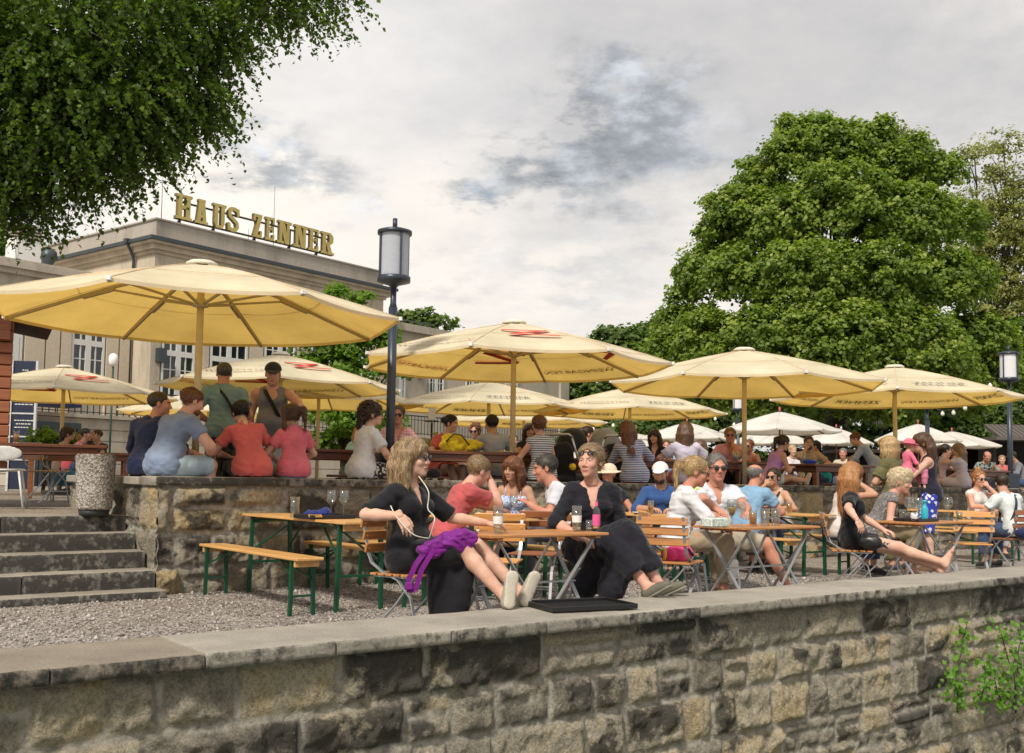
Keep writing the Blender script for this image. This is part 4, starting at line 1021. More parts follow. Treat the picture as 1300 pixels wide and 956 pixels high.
# drooping twigs with leaves
B = np.array(blobs); w = B[:, 3] ** 2; w /= w.sum(); nt_ = 5200; k = rng.choice(len(B), nt_, p=w)
d = rand_dirs(nt_); rr = B[k, 3] * (1 - .75 * rng.random(nt_) ** 1.3); start = B[k, :3] + d * rr[:, None]
dirh = d.copy(); dirh[:, 2] = dirh[:, 2] * .3 - .25; dirh += rand_dirs(nt_) * .35; dirh /= np.linalg.norm(dirh, axis=1, keepdims=True)
ln = rng.uniform(.25, .6, nt_); per = 13; q = np.tile(np.linspace(.02, 1, per), (nt_, 1))
P = start[:, None, :] + dirh[:, None, :] * (ln[:, None] * q)[..., None]; P[..., 2] -= (ln[:, None] * q ** 2 * .55)
P = P + rng.normal(size=P.shape) * .022
tang = np.repeat(dirh[:, None, :], per, 1) + np.array([0, 0, -.9]) * q[..., None]
P = P.reshape(-1, 3); tang = tang.reshape(-1, 3)
Nn = rand_dirs(len(P)) * .75 + np.array([0, 0, .65])
tint = np.clip(.42 + .3 * (np.repeat(rng.random(nt_), per) - .5) + .4 * (rng.random(len(P)) - .5) + .12 * np.repeat(d[:, 2], per), 0, 1)
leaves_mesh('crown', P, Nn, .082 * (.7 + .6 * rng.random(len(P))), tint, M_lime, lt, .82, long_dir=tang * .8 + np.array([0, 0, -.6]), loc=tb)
tw = np.stack([start - dirh * .12, start + dirh * ln[:, None] * .5 + np.array([0, 0, -1]) * ln[:, None] * .1, start + dirh * ln[:, None] + np.array([0, 0, -1]) * ln[:, None] * .5], 1)
sdv = np.cross(dirh, rand_dirs(nt_)); sdv /= np.linalg.norm(sdv, axis=1, keepdims=True); wv_ = np.array([.006, .004, .0015])[None, :, None]
VV = np.stack([tw - sdv[:, None] * wv_, tw + sdv[:, None] * wv_], 2).reshape(-1, 3) - np.array(tb)[None]; bi = np.arange(nt_)[:, None] * 6
link('twigs', npmesh('twigs', VV, np.concatenate([bi + np.array([[0, 1, 3, 2]]), bi + np.array([[2, 3, 5, 4]])]), [M_bark]), lt)
# climbing plant at the foot of the river wall
def vine(label, roots, m, n, spread, ls, loc):
    t = thing('climbing_plant', loc, 0, label, 'plant'); loc = Vector(loc); mb = MB(); P = []; Nn = []
    for (a, b) in roots:
        a, b = Vector(a), Vector(b); pts = limb(mb, a, b, .008, .003, 8, .15)
        for p in pts[1:]:
            for _ in range(n):
                P.append(tuple(p + Vector((random.gauss(0, spread), random.gauss(0, spread * .5), random.gauss(0, spread))))); Nn.append((random.gauss(0, .4) - .2, random.gauss(-.8, .4), random.gauss(.5, .4)))
    mb.V = [tuple(Vector(v) - loc) for v in mb.V]; mb.build('stem', M_bark, t)
    P = np.array(P); Nn = np.array(Nn); leaves_mesh('foliage', P, Nn, ls * (.6 + .8 * rng.random(len(P))), np.clip(.5 + .5 * (rng.random(len(P)) - .5), 0, 1), m, t, .85, loc=loc)
M_vine = leafmat('vine_leaf', (.05, .12, .012), (.11, .24, .025), (.20, .36, .05), .35)
Dv = D_OUT - .12
vine('climbing plant on the river wall, left one of the two at the lower right', [(pl(1215, 905, Dv), pl(1228, 790, Dv)), (pl(1220, 900, Dv - .05), pl(1205, 850, Dv - .08)), (pl(1240, 900, Dv), pl(1250, 840, Dv - .05))], M_vine, 9, .05, .05, pl(1225, 905, Dv))
vine('climbing plant on the river wall cut off by the lower right corner', [(pl(1290, 905, Dv), pl(1262, 790, Dv)), (pl(1285, 900, Dv), pl(1296, 800, Dv - .05)), (pl(1275, 900, Dv), pl(1262, 850, Dv - .06)), (pl(1320, 900, Dv), pl(1310, 830, Dv))], M_vine, 11, .06, .05, pl(1285, 905, Dv))
# ------------------------------------------------------------------ implicit surfaces (smooth bodies, clothes, hair)
class Field:
    def __init__(s, lo, hi, h):
        s.h = h; s.lo = np.array(lo, float) - 3 * h; s.n = np.ceil((np.array(hi) + 3 * h - s.lo) / h).astype(int) + 1
        s.d = np.full(s.n, 9.0, np.float32)
        s.ax = [s.lo[i] + np.arange(s.n[i]) * h for i in range(3)]
    def region(s, lo, hi, m):
        a = np.clip(((np.array(lo) - m - s.lo) / s.h).astype(int), 0, s.n - 1); b = np.clip(((np.array(hi) + m - s.lo) / s.h).astype(int) + 2, 1, s.n)
        sl = tuple(slice(a[i], b[i]) for i in range(3))
        P = [s.ax[0][sl[0]][:, None, None], s.ax[1][sl[1]][None, :, None], s.ax[2][sl[2]][None, None, :]]
        return sl, P
    def comb(s, sl, v, k):
        a = s.d[sl]
        if k > 0:
            h = np.maximum(k - np.abs(a - v), 0) / k; s.d[sl] = np.minimum(a, v) - h * h * k * .25
        else: s.d[sl] = np.minimum(a, v)
    def cone(s, a, b, ra, rb, k=.02, flat=None, cut=False, cuta=False):
        """rounded tapered limb; flat=(axis, factor) squashes the section; cut ends it square at b"""
        a = np.array(a, float); b = np.array(b, float); R = max(ra, rb); m = R + k + 2 * s.h
        sl, P = s.region(np.minimum(a, b), np.maximum(a, b), m)
        ba = b - a; L2 = max((ba * ba).sum(), 1e-9)
        q = [P[i] - a[i] for i in range(3)]
        t0 = (q[0] * ba[0] + q[1] * ba[1] + q[2] * ba[2]) / L2; t = np.clip(t0, 0, 1)
        w = [q[i] - ba[i] * t for i in range(3)]; r2 = w[0] ** 2 + w[1] ** 2 + w[2] ** 2
        if flat is not None:
            ax, f = flat; c = w[0] * ax[0] + w[1] * ax[1] + w[2] * ax[2]; r2 = r2 + c * c * (1 / f ** 2 - 1)
            v = (np.sqrt(r2) - (ra + (rb - ra) * t)) * (f * .5 + .5)
        else: v = np.sqrt(r2) - (ra + (rb - ra) * t)
        if cut: v = np.maximum(v, (t0 - 1) * sqrt(L2))
        if cuta: v = np.maximum(v, -t0 * sqrt(L2))
        s.comb(sl, v.astype(np.float32), k)
    def ell(s, c, r, k=.02, R=None):
        c = np.array(c, float); r = np.array(r, float); m = r.max()
        sl, P = s.region(c - m, c + m, k + 2 * s.h)
        q = [P[i] - c[i] for i in range(3)]
        if R is not None:
            R = np.array(R); q = [q[0] * R[0][i] + q[1] * R[1][i] + q[2] * R[2][i] for i in range(3)]
        k0 = np.sqrt((q[0] / r[0]) ** 2 + (q[1] / r[1]) ** 2 + (q[2] / r[2]) ** 2); k1 = np.sqrt((q[0] / r[0] ** 2) ** 2 + (q[1] / r[1] ** 2) ** 2 + (q[2] / r[2] ** 2) ** 2)
        v = k0 * (k0 - 1) / np.maximum(k1, 1e-6)
        s.comb(sl, v.astype(np.float32), k)
    def sub_ell(s, c, r, k=.01, R=None):
        c = np.array(c, float); r = np.array(r, float); m = r.max()
        sl, P = s.region(c - m, c + m, k + 2 * s.h); q = [P[i] - c[i] for i in range(3)]
        if R is not None:
            R = np.array(R); q = [q[0] * R[0][i] + q[1] * R[1][i] + q[2] * R[2][i] for i in range(3)]
        k0 = np.sqrt((q[0] / r[0]) ** 2 + (q[1] / r[1]) ** 2 + (q[2] / r[2]) ** 2); k1 = np.sqrt((q[0] / r[0] ** 2) ** 2 + (q[1] / r[1] ** 2) ** 2 + (q[2] / r[2] ** 2) ** 2)
        v = -k0 * (k0 - 1) / np.maximum(k1, 1e-6); a = s.d[sl]
        h = np.maximum(k - np.abs(a - v), 0) / k; s.d[sl] = np.maximum(a, v) + h * h * k * .25
    def sub_cone(s, a, b, ra, rb):
        a = np.array(a, float); b = np.array(b, float); R = max(ra, rb)
        sl, P = s.region(np.minimum(a, b), np.maximum(a, b), R + 2 * s.h)
        ba = b - a; L2 = max((ba * ba).sum(), 1e-9); q = [P[i] - a[i] for i in range(3)]
        t = np.clip((q[0] * ba[0] + q[1] * ba[1] + q[2] * ba[2]) / L2, 0, 1)
        v = (ra + (rb - ra) * t) - np.sqrt((q[0] - ba[0] * t) ** 2 + (q[1] - ba[1] * t) ** 2 + (q[2] - ba[2] * t) ** 2)
        s.d[sl] = np.maximum(s.d[sl], v.astype(np.float32))
    def plane(s, p, n):
        """cut away everything on the side n points to"""
        v = (s.ax[0][:, None, None] - p[0]) * n[0] + (s.ax[1][None, :, None] - p[1]) * n[1] + (s.ax[2][None, None, :] - p[2]) * n[2]
        s.d = np.maximum(s.d, v.astype(np.float32))
    def ripple(s, amp, f, seed=0, stretch=(1, 1, 1)):
        r = np.random.default_rng(seed); near = np.abs(s.d) < amp * 2.5 + s.h * 2
        I = np.argwhere(near); P = s.lo + I * s.h; P = P * np.array(stretch)
        w = P + .05 * np.sin(P[:, [1, 2, 0]] * f * .45 + r.random(3) * 6)
        v = 0
        for j in range(4):
            d = r.normal(size=3); d /= np.linalg.norm(d); v = v + np.sin(w @ d * f * (1 + .5 * j) + r.random() * 6) / (1 + .5 * j)
        s.d[near] += (amp * .5 * v).astype(np.float32)
    def mesh(s):
        d = s.d; n = s.n; ins = d < 0
        c = np.zeros(n - 1, np.int8)
        for i in (0, 1):
            for j in (0, 1):
                for k in (0, 1): c += ins[i:n[0] - 1 + i, j:n[1] - 1 + j, k:n[2] - 1 + k]
        act = (c > 0) & (c < 8); A = np.argwhere(act); m = len(A)
        if m == 0: return np.zeros((0, 3)), np.zeros((0, 4), int)
        vid = np.full(n - 1, -1, np.int64); vid[act] = np.arange(m)
        vals = np.stack([d[A[:, 0] + i, A[:, 1] + j, A[:, 2] + k] for i in (0, 1) for j in (0, 1) for k in (0, 1)], 1)
        off = np.array([(i, j, k) for i in (0, 1) for j in (0, 1) for k in (0, 1)], float)
        acc = np.zeros((m, 3)); cnt = np.zeros(m)
        for a in range(8):
            for b in range(a + 1, 8):
                if np.abs(off[a] - off[b]).sum() != 1: continue
                va, vb = vals[:, a], vals[:, b]; x = (va < 0) != (vb < 0); t = np.where(x, va / np.where(x, va - vb, 1), 0)
                acc += np.where(x[:, None], off[a] + (off[b] - off[a]) * t[:, None], 0); cnt += x
        V = s.lo + (A + acc / cnt[:, None]) * s.h
        Fs = []
        for ax in range(3):
            u, v = (ax + 1) % 3, (ax + 2) % 3
            lo_ = [slice(None)] * 3; hi_ = [slice(None)] * 3; lo_[ax] = slice(0, -1); hi_[ax] = slice(1, None)
            x = ins[tuple(lo_)] != ins[tuple(hi_)]
            E = np.argwhere(x); E = E[(E[:, u] > 0) & (E[:, v] > 0) & (E[:, u] < n[u] - 1) & (E[:, v] < n[v] - 1)]
            if len(E) == 0: continue
            du = np.zeros(3, int); du[u] = 1; dv = np.zeros(3, int); dv[v] = 1
            g = lambda Q: vid[Q[:, 0], Q[:, 1], Q[:, 2]]
            q = np.stack([g(E - du - dv), g(E - dv), g(E), g(E - du)], 1)
            fl = ~ins[E[:, 0], E[:, 1], E[:, 2]]; q[fl] = q[fl][:, ::-1]
            Fs.append(q)
        Fq = np.concatenate(Fs); Fq = Fq[(Fq >= 0).all(1)]
        return V, Fq
def lap_smooth(V, Fq, it=1, lam=.5):
    if len(V) == 0: return V
    e = np.concatenate([Fq[:, [0, 1]], Fq[:, [1, 2]], Fq[:, [2, 3]], Fq[:, [3, 0]]])
    for _ in range(it):
        acc = np.zeros_like(V); cnt = np.zeros(len(V))
        for a in range(3): acc[:, a] = np.bincount(e[:, 0], V[e[:, 1], a], len(V)) + np.bincount(e[:, 1], V[e[:, 0], a], len(V))
        cnt = np.bincount(e[:, 0], minlength=len(V)) + np.bincount(e[:, 1], minlength=len(V))
        V = V + lam * (acc / np.maximum(cnt, 1)[:, None] - V)
    return V

# ------------------------------------------------------------------ templates: head, hand
_heads = {}
def head_template(sex):
    """x right, y forward, z up; origin between the ears; height chin to crown about .225"""
    if sex in _heads: return _heads[sex]
    f = Field((-.10, -.12, -.15), (.10, .135, .13), .0042)
    j = 1.0 if sex == 'm' else .90
    f.ell((0, -.018, .035), (.074, .094, .078), 0)
    f.ell((0, .030, -.010), (.060 * (j * .5 + .5), .062, .080), .03)
    f.ell((0, .034, -.060), (.046 * j, .048, .042 * (j * .4 + .6)), .03)
    f.ell((0, .070, -.092), (.020 * j, .018, .016), .03)
    for sx in (-1, 1):
        f.ell((sx * .036, .062, -.022), (.022, .022, .020), .02)      # cheekbone
        f.cone((sx * .012, .087, .026), (sx * .042, .074, .026), .010 if sex == 'm' else .006, .008 if sex == 'm' else .005, .014)    # brow
        f.sub_ell((sx * .031, .096, .008), (.019, .020, .011), .008)      # socket
        f.ell((sx * .031, .073, .007), (.0135, .013, .0115), .004)  # eye
        f.ell((sx * .076, -.008, -.004), (.010, .018, .030), .006); f.sub_ell((sx * .087, -.002, .0), (.006, .010, .017), .004)
        f.ell((sx * .011, .094, -.030), (.009, .011, .008), .006)   # nostril wing
    f.cone((0, .084, .016), (0, .106, -.022), .009 if sex == 'm' else .007, .0115 if sex == 'm' else .009, .010)
    f.ell((0, .086, -.055), (.022, .012, .0065), .005); f.ell((0, .084, -.066), (.019, .012, .007), .004)
    f.sub_ell((0, .098, -.0600), (.022, .006, .0018), .003)
    if sex == 'm': f.cone((0, .0, -.05), (0, -.035, -.16), .056, .058, .03)
    else: f.cone((0, .0, -.05), (0, -.03, -.16), .047, .048, .03)
    V, Fq = f.mesh(); V = lap_smooth(V, Fq, 1, .4)
    C = V[Fq].mean(1); mi = np.zeros(len(Fq))
    lip = (np.abs(C[:, 0]) < .022 - .18 * np.abs(C[:, 2] + .060)) & (C[:, 1] > .082) & (np.abs(C[:, 2] + .0605) < .0095 * (1 - (C[:, 0] / .026) ** 2)); mi[lip] = 1
    for sx in (-1, 1):
        q = (C - np.array([sx * .031, .084, .008])); ew = ((q[:, 0] / .0120) ** 2 + (q[:, 2] / .0046) ** 2 < 1) & (C[:, 1] > .06); mi[ew] = 2
        ir = ((q[:, 0] / .0062) ** 2 + (q[:, 2] / .0054) ** 2 < 1) & (C[:, 1] > .06); mi[ir] = 3
        br_ = (np.abs(q[:, 2] - .0205 + .25 * np.abs(q[:, 0] - sx * .004)) < .0042) & (np.abs(q[:, 0] - sx * .002) < .019) & (C[:, 1] > .06); mi[br_] = 4
    _heads[sex] = (V, Fq, mi); return _heads[sex]
_hands = {}
def hand_template(pose):
    """right hand: wrist at origin, fingers +y, back of the hand +z, thumb towards -x"""
    if pose in _hands: return _hands[pose]
    f = Field((-.09, -.03, -.10), (.06, .20, .05), .0042)
    f.cone((0, -.025, 0), (0, .015, 0), .026, .024, .01, ((0, 0, 1), .72))
    f.cone((-.018, .03, 0), (-.024, .082, 0), .019, .0145, .012, ((0, 0, 1), .75)); f.cone((.0, .03, 0), (0, .085, .002), .021, .0145, .012, ((0, 0, 1), .7)); f.cone((.018, .03, 0), (.024, .078, -.002), .019, .013, .012, ((0, 0, 1), .75))
    bend = {'relaxed': (18, 28, 20), 'flat': (4, 6, 4), 'grip': (48, 55, 30), 'fist': (70, 80, 50)}[pose]
    for x, y, ln, r, sp in [(-.028, .084, .072, .0088, -4), (-.009, .088, .080, .009, -1), (.010, .086, .074, .0086, 2), (.028, .079, .058, .0078, 7)]:
        p = Vector((x, y, 0)); a = 0; rr = r; segs = (ln * .48, ln * .30, ln * .24)
        for k in range(3):
            a += R_(bend[k] + (3 if pose == 'relaxed' and x > 0 else 0))
            d = Vector((sin(R_(sp)) * cos(a), cos(a) * cos(R_(sp)), -sin(a))); q = p + d * segs[k]
            f.cone(p, q, rr, rr * .9, .003 if k else .006); p = q; rr *= .92
    tb = {'relaxed': [(-.022, .012, -.006), (-.045, .045, -.016), (-.052, .075, -.024), (-.050, .098, -.032)], 'flat': [(-.022, .012, -.004), (-.050, .040, -.008), (-.064, .068, -.010), (-.070, .092, -.012)],
          'grip': [(-.022, .012, -.008), (-.040, .040, -.030), (-.034, .064, -.050), (-.022, .082, -.060)], 'fist': [(-.022, .012, -.008), (-.036, .040, -.026), (-.026, .062, -.040), (-.006, .070, -.046)]}[pose]
    for (a, b, r0, r1) in ((0, 1, .015, .0115), (1, 2, .011, .010), (2, 3, .0098, .0085)): f.cone(tb[a], tb[b], r0, r1, .007 if a == 0 else .003)
    V, Fq = f.mesh(); _hands[pose] = (V, Fq); return _hands[pose]

# ------------------------------------------------------------------ skin, cloth, hair materials
def skinmat(name, c):
    key = ('skin', name)
    if key in _mc: return _mc[key]
    m, nt, out = mk(name); p = N(nt, 'ShaderNodeBsdfPrincipled'); L(nt, p.outputs[0], out.inputs[0])
    v = coord(nt); col = ramp(nt, noise(nt, v, 11, 6, .65), [(.3, (c[0] * .82, c[1] * .68, c[2] * .64)), (.65, c)])
    L(nt, col, p.inputs['Base Color']); p.inputs['Roughness'].default_value = .6; p.inputs['Specular IOR Level'].default_value = .3
    p.inputs['Subsurface Weight'].default_value = .0
    L(nt, bump(nt, noise(nt, v, 150, 3), .12, .002), p.inputs['Normal']); _mc[key] = m; return m
SK = {'fair': (.64, .41, .31), 'pink': (.63, .37, .285), 'tan': (.52, .31, .21), 'red': (.56, .28, .195), 'olive': (.38, .22, .13), 'brown': (.26, .14, .08)}
M_lip = mat('lip', (.42, .13, .11), .45, bmp=0); M_eyew = mat('eye_white', (.42, .36, .33), .3, bmp=0, var=.02); M_iris = mat('iris', (.03, .025, .02), .2, bmp=0)
def cloth(name, c, pattern=None, c2=(.8, .8, .8), sc=1.0, rough=.85):
    key = ('c', name)
    if key in _mc: return _mc[key]
    m, nt, out = mk(name); p = N(nt, 'ShaderNodeBsdfPrincipled'); L(nt, p.outputs[0], out.inputs[0]); p.inputs['Roughness'].default_value = rough; p.inputs['Specular IOR Level'].default_value = .2
    p.inputs['Sheen Weight'].default_value = .15
    v = coord(nt); base = ramp(nt, noise(nt, v, 5, 5), [(.3, tuple(x * .80 for x in c)), (.7, tuple(min(1, x * 1.12) for x in c))])
    if pattern == 'stripes':
        w = N(nt, 'ShaderNodeTexWave', wave_type='BANDS', bands_direction='Z'); L(nt, v, w.inputs[0]); w.inputs['Scale'].default_value = 10 * sc; w.inputs['Distortion'].default_value = .6; w.inputs['Detail'].default_value = 1
        base = mixc(nt, ramp(nt, w.outputs['Fac'], [(.42, (0, 0, 0)), (.55, (1, 1, 1))]), base, c2)
    elif pattern == 'plaid':
        for dr in ('Z', 'X'):
            w = N(nt, 'ShaderNodeTexWave', wave_type='BANDS', bands_direction=dr); L(nt, v, w.inputs[0]); w.inputs['Scale'].default_value = 9 * sc; w.inputs['Distortion'].default_value = .8
            k = N(nt, 'ShaderNodeMath', operation='MULTIPLY'); L(nt, ramp(nt, w.outputs['Fac'], [(.4, (0, 0, 0)), (.6, (1, 1, 1))]), k.inputs[0]); k.inputs[1].default_value = .5; base = mixc(nt, k.outputs[0], base, c2)
    elif pattern in ('floral', 'leopard', 'camo', 'speckle'):
        s = {'floral': 11, 'leopard': 26, 'camo': 9, 'speckle': 40}[pattern] * sc
        vo = N(nt, 'ShaderNodeTexVoronoi'); L(nt, v, vo.inputs['Vector']); vo.inputs['Scale'].default_value = s
        nz = noise(nt, v, s * .9, 3)
        ad = N(nt, 'ShaderNodeMath', operation='MULTIPLY_ADD'); L(nt, nz, ad.inputs[0]); ad.inputs[1].default_value = .9; L(nt, vo.outputs['Distance'], ad.inputs[2])
        thr = {'floral': (.84, .90), 'leopard': (.80, .86), 'camo': (.80, .90), 'speckle': (.75, .8)}[pattern]
        base = mixc(nt, ramp(nt, ad.outputs[0], [(thr[0], (0, 0, 0)), (thr[1], (1, 1, 1))]), base, c2)
    L(nt, base, p.inputs['Base Color'])
    L(nt, bump(nt, noise(nt, v, 320, 2), .15, .002, bump(nt, noise(nt, v, 13, 4, .6), .35, .02)), p.inputs['Normal']); _mc[key] = m; return m
def hairmat(name, c, c2=None):
    key = ('h', name)
    if key in _mc: return _mc[key]
    c2 = c2 or tuple(x * 2.0 for x in c)
    m, nt, out = mk(name); p = N(nt, 'ShaderNodeBsdfPrincipled'); L(nt, p.outputs[0], out.inputs[0]); p.inputs['Roughness'].default_value = .42; p.inputs['Specular IOR Level'].default_value = .45
    v = coord(nt, scale=(150, 150, 14)); nz = noise(nt, v, 1, 4, .6)
    L(nt, ramp(nt, nz, [(.32, tuple(x * .55 for x in c)), (.5, c), (.68, c2)]), p.inputs['Base Color'])
    L(nt, bump(nt, nz, .7, .006), p.inputs['Normal']); _mc[key] = m; return m
HR = {'black': ((.012, .010, .010), (.03, .026, .024)), 'dark': ((.035, .020, .013), (.08, .045, .028)), 'brown': ((.08, .040, .020), (.17, .09, .045)), 'auburn': ((.14, .055, .025), (.26, .11, .05)), 'ginger': ((.34, .15, .055), (.55, .27, .10)),
      'blond': ((.42, .28, .13), (.66, .50, .28)), 'darkblond': ((.22, .14, .07), (.50, .36, .20)), 'grey': ((.13, .12, .11), (.26, .24, .22)), 'pale': ((.60, .48, .30), (.80, .70, .52)), 'strawberry': ((.20, .095, .04), (.38, .21, .10)), 'greydark': ((.05, .045, .04), (.13, .115, .10))}
def hair_field(style, h):
    """hair in the head frame"""
    f = Field((-.17, -.26, -.62 if style == 'halfup' else -.50), (.17, .14, .22), h); V0 = Vector
    g = .009 if style in ('short', 'buzz', 'bald') else .013 if style in ('ponytail', 'bun', 'topbun') else .020
    if style == 'buzz': g = .007
    if style in ('bald', 'none'): g = .006
    f.ell((0, -.020, .040), (.076 + g, .096 + g, .078 + g), 0)
    if style == 'curlshort': f.ell((0, -.03, .06), (.115, .125, .10), .02)
    # face and neck kept clear
    fr = {'fringe': .040, 'bob': .052, 'bobblond': .052, 'shortblond': .052, 'long': .075}.get(style, .070)
    f.sub_ell((0, .125, -.035), (.080, .085, .105 if fr > .06 else .078), .02)
    if style in ('short', 'buzz', 'bald', 'ponytail', 'bun', 'topbun', 'curlup'): f.sub_ell((0, .128, .020), (.070, .084, .098), .012)
    if style in ('short', 'buzz', 'bald', 'ponytail', 'bun', 'topbun'):
        for sx in (-1, 1): f.sub_ell((sx * .075, .062, -.01), (.030, .036, .075), .01)
    f.sub_ell((0, .03, -.12), (.085, .11, .085 if style not in ('short', 'buzz') else .10), .02)
    for sx in (-1, 1): f.sub_ell((sx * .088, .0, -.01), (.020, .026, .036), .006)
    if style == 'bald': f.sub_ell((0, .0, .12), (.085, .12, .085), .01)
    if style in ('short', 'buzz'): f.plane((0, -.05, -.075), (0, .15, -1))
    if style in ('bob', 'bobblond', 'fringe', 'long', 'longback', 'halfup', 'longside'):
        ln = {'bob': .13, 'bobblond': .12, 'fringe': .27, 'long': .34, 'longback': .36, 'halfup': .54, 'longside': .34}[style]
        for a in np.linspace(-1, 1, 9):
            th = a * 2.0 if style in ('long', 'halfup', 'fringe', 'bob', 'bobblond') else a * 1.35
            x = sin(th) * .086; y = -.02 - cos(th) * .098
            x2 = x * (1.10 if 'bob' not in style else .98); y2 = y + (-.01 if ln > .2 else .012)
            f.cone((x, y, .03), (x2, y2 - .012, -.06), .028, .028, .02); f.cone((x2, y2 - .012, -.06), (x2 * .95, y2 + (-.02 if ln > .2 else .02), -.02 - ln * (.85 + .15 * cos(a * 3))), .028, .016, .02)
        f.sub_ell((0, .13, -.05), (.062, .10, .12), .01)
        if style in ('bob', 'bobblond', 'fringe'): f.cone((-.045, .080, .048), (.045, .080, .048), .016, .016, .015); f.cone((-.03, .070, .085), (.03, .07, .085), .02, .02, .02)
    if style == 'updo':
        f.sub_ell((0, .130, .010), (.074, .084, .098), .015); f.ell((0, -.10, .035), (.075, .06, .07), .03); f.cone((-.075, -.03, .0), (-.06, -.07, -.05), .022, .02, .02); f.cone((.075, -.03, .0), (.06, -.07, -.05), .022, .02, .02)
    if style == 'halfup': f.ell((0, -.125, .045), (.035, .03, .03), .02)
    if style == 'ponytail': f.cone((0, -.10, .03), (0, -.155, .01), .026, .032, .02); f.cone((0, -.155, .01), (0, -.165, -.20), .034, .014, .02)
    if style == 'pigtails':
        for sx in (-1, 1): f.cone((sx * .07, -.06, .07), (sx * .11, -.09, .055), .024, .030, .015); f.cone((sx * .11, -.09, .055), (sx * .115, -.10, -.14), .034, .012, .02)
    if style == 'bun': f.ell((0, -.135, .03), (.045, .038, .045), .02)
    if style == 'topbun': f.ell((0, -.03, .145), (.04, .04, .032), .02)
    if style == 'curlup':
        f.ell((0, -.06, .10), (.07, .07, .055), .03); f.cone((0, -.11, .05), (0, -.14, -.13), .06, .04, .04)
    if style == 'afro': f.ell((0, -.04, .04), (.125, .13, .13), .02); f.sub_ell((0, .14, -.04), (.075, .12, .11), .02); f.cone((0, -.08, 0), (0, -.10, -.15), .10, .07, .04)
    if style == 'shortblond': f.ell((0, .03, .10), (.07, .06, .045), .03); f.ell((0, -.07, .02), (.08, .06, .09), .03)
    amp = {'short': .004, 'buzz': .001, 'bald': .001, 'none': 0}.get(style, .0045)
    if style in ('afro', 'curlup', 'curlshort'): f.ripple(.022, 95, 3)
    elif amp > .002: f.ripple(amp, 210, 5, (1, 1, .06)); f.ripple(.004, 60, 8, (1, 1, .12))
    if style == 'shortblond': f.ripple(.010, 110, 6)
    V, Fq = f.mesh(); return V, Fq
_hair = {}
def hair_template(style, h):
    k = (style, h)
    if k not in _hair:
        V, Fq = hair_field(style, h)
        n = 0 if style in ('bald', 'none', 'buzz') else 1900 if h < .009 else 1000 if h < .0105 else 0
        if n:
            r = np.random.default_rng(len(style) + int(h * 1e4)); p = V[r.integers(0, len(V), n)]
            curly = style in ('afro', 'curlup', 'curlshort', 'shortblond'); pulled = style in ('bun', 'ponytail', 'updo', 'topbun', 'pigtails')
            c = np.array([0, -.02, .03]); nr = p - c; nr[:, 2] *= (p[:, 2] > -.02); nr /= np.linalg.norm(nr, axis=1, keepdims=True) + 1e-9
            fl = np.tile(np.array([0, -1, .1 if pulled else 0]) if pulled else np.array([0, -.15, -1.0]), (n, 1)); fl[p[:, 2] < -.08] = (0, 0, -1)
            if style == 'short': fl = np.stack([p[:, 0] * 4, -p[:, 1] * 0 + .4 * np.sign(p[:, 1]), -np.ones(n) * .6], 1)
            fl = fl + r.normal(size=(n, 3)) * (1.0 if curly else .22); fl = fl - nr * (fl * nr).sum(1, keepdims=True); fl /= np.linalg.norm(fl, axis=1, keepdims=True) + 1e-9
            sd = np.cross(nr, fl); L_ = (r.uniform(.015, .032, n) if style == 'short' or curly else r.uniform(.04, .11, n))[:, None]; w = r.uniform(.0012, .0026, n)[:, None]
            lift = r.uniform(.0015, .006, n)[:, None]; rows = []
            for q in (0, .35, .7, 1.0):
                cc = p + fl * L_ * q + nr * (lift * (.3 + q * .6) - (L_ * q) ** 2 * (np.where(p[:, 2:3] > -.03, 6.2, .6) if not curly else -2)) ; ww = w * (1 - q * .7); rows.append(cc - sd * ww); rows.append(cc + sd * ww)
            VV = np.stack(rows, 1).reshape(-1, 3); b = np.arange(n)[:, None] * 8 + len(V)
            FF = np.concatenate([b + np.array([[2 * j, 2 * j + 1, 2 * j + 3, 2 * j + 2]]) for j in range(3)])
            V = np.concatenate([V, VV]); Fq = np.concatenate([Fq, FF])
        _hair[k] = (V, Fq)
    return _hair[k]
def cap_template(h, brim=True, kind='cap'):
    f = Field((-.14, -.16, -.03), (.14, .23, .17), h)
    if kind == 'hat':
        f.ell((0, -.02, .055), (.098, .112, .092), 0); f.ell((0, -.01, .035), (.165, .175, .014), .02)
    else:
        f.ell((0, -.018, .045), (.092, .110, .090), 0); f.plane((0, 0, .038), (0, .12, -1))
        if brim:
            f.ell((0, .095, .046), (.070, .085, .008), .008, Matrix.Rotation(-.18, 3, 'X'))
    V, Fq = f.mesh(); return V, Fq
_caps = {}

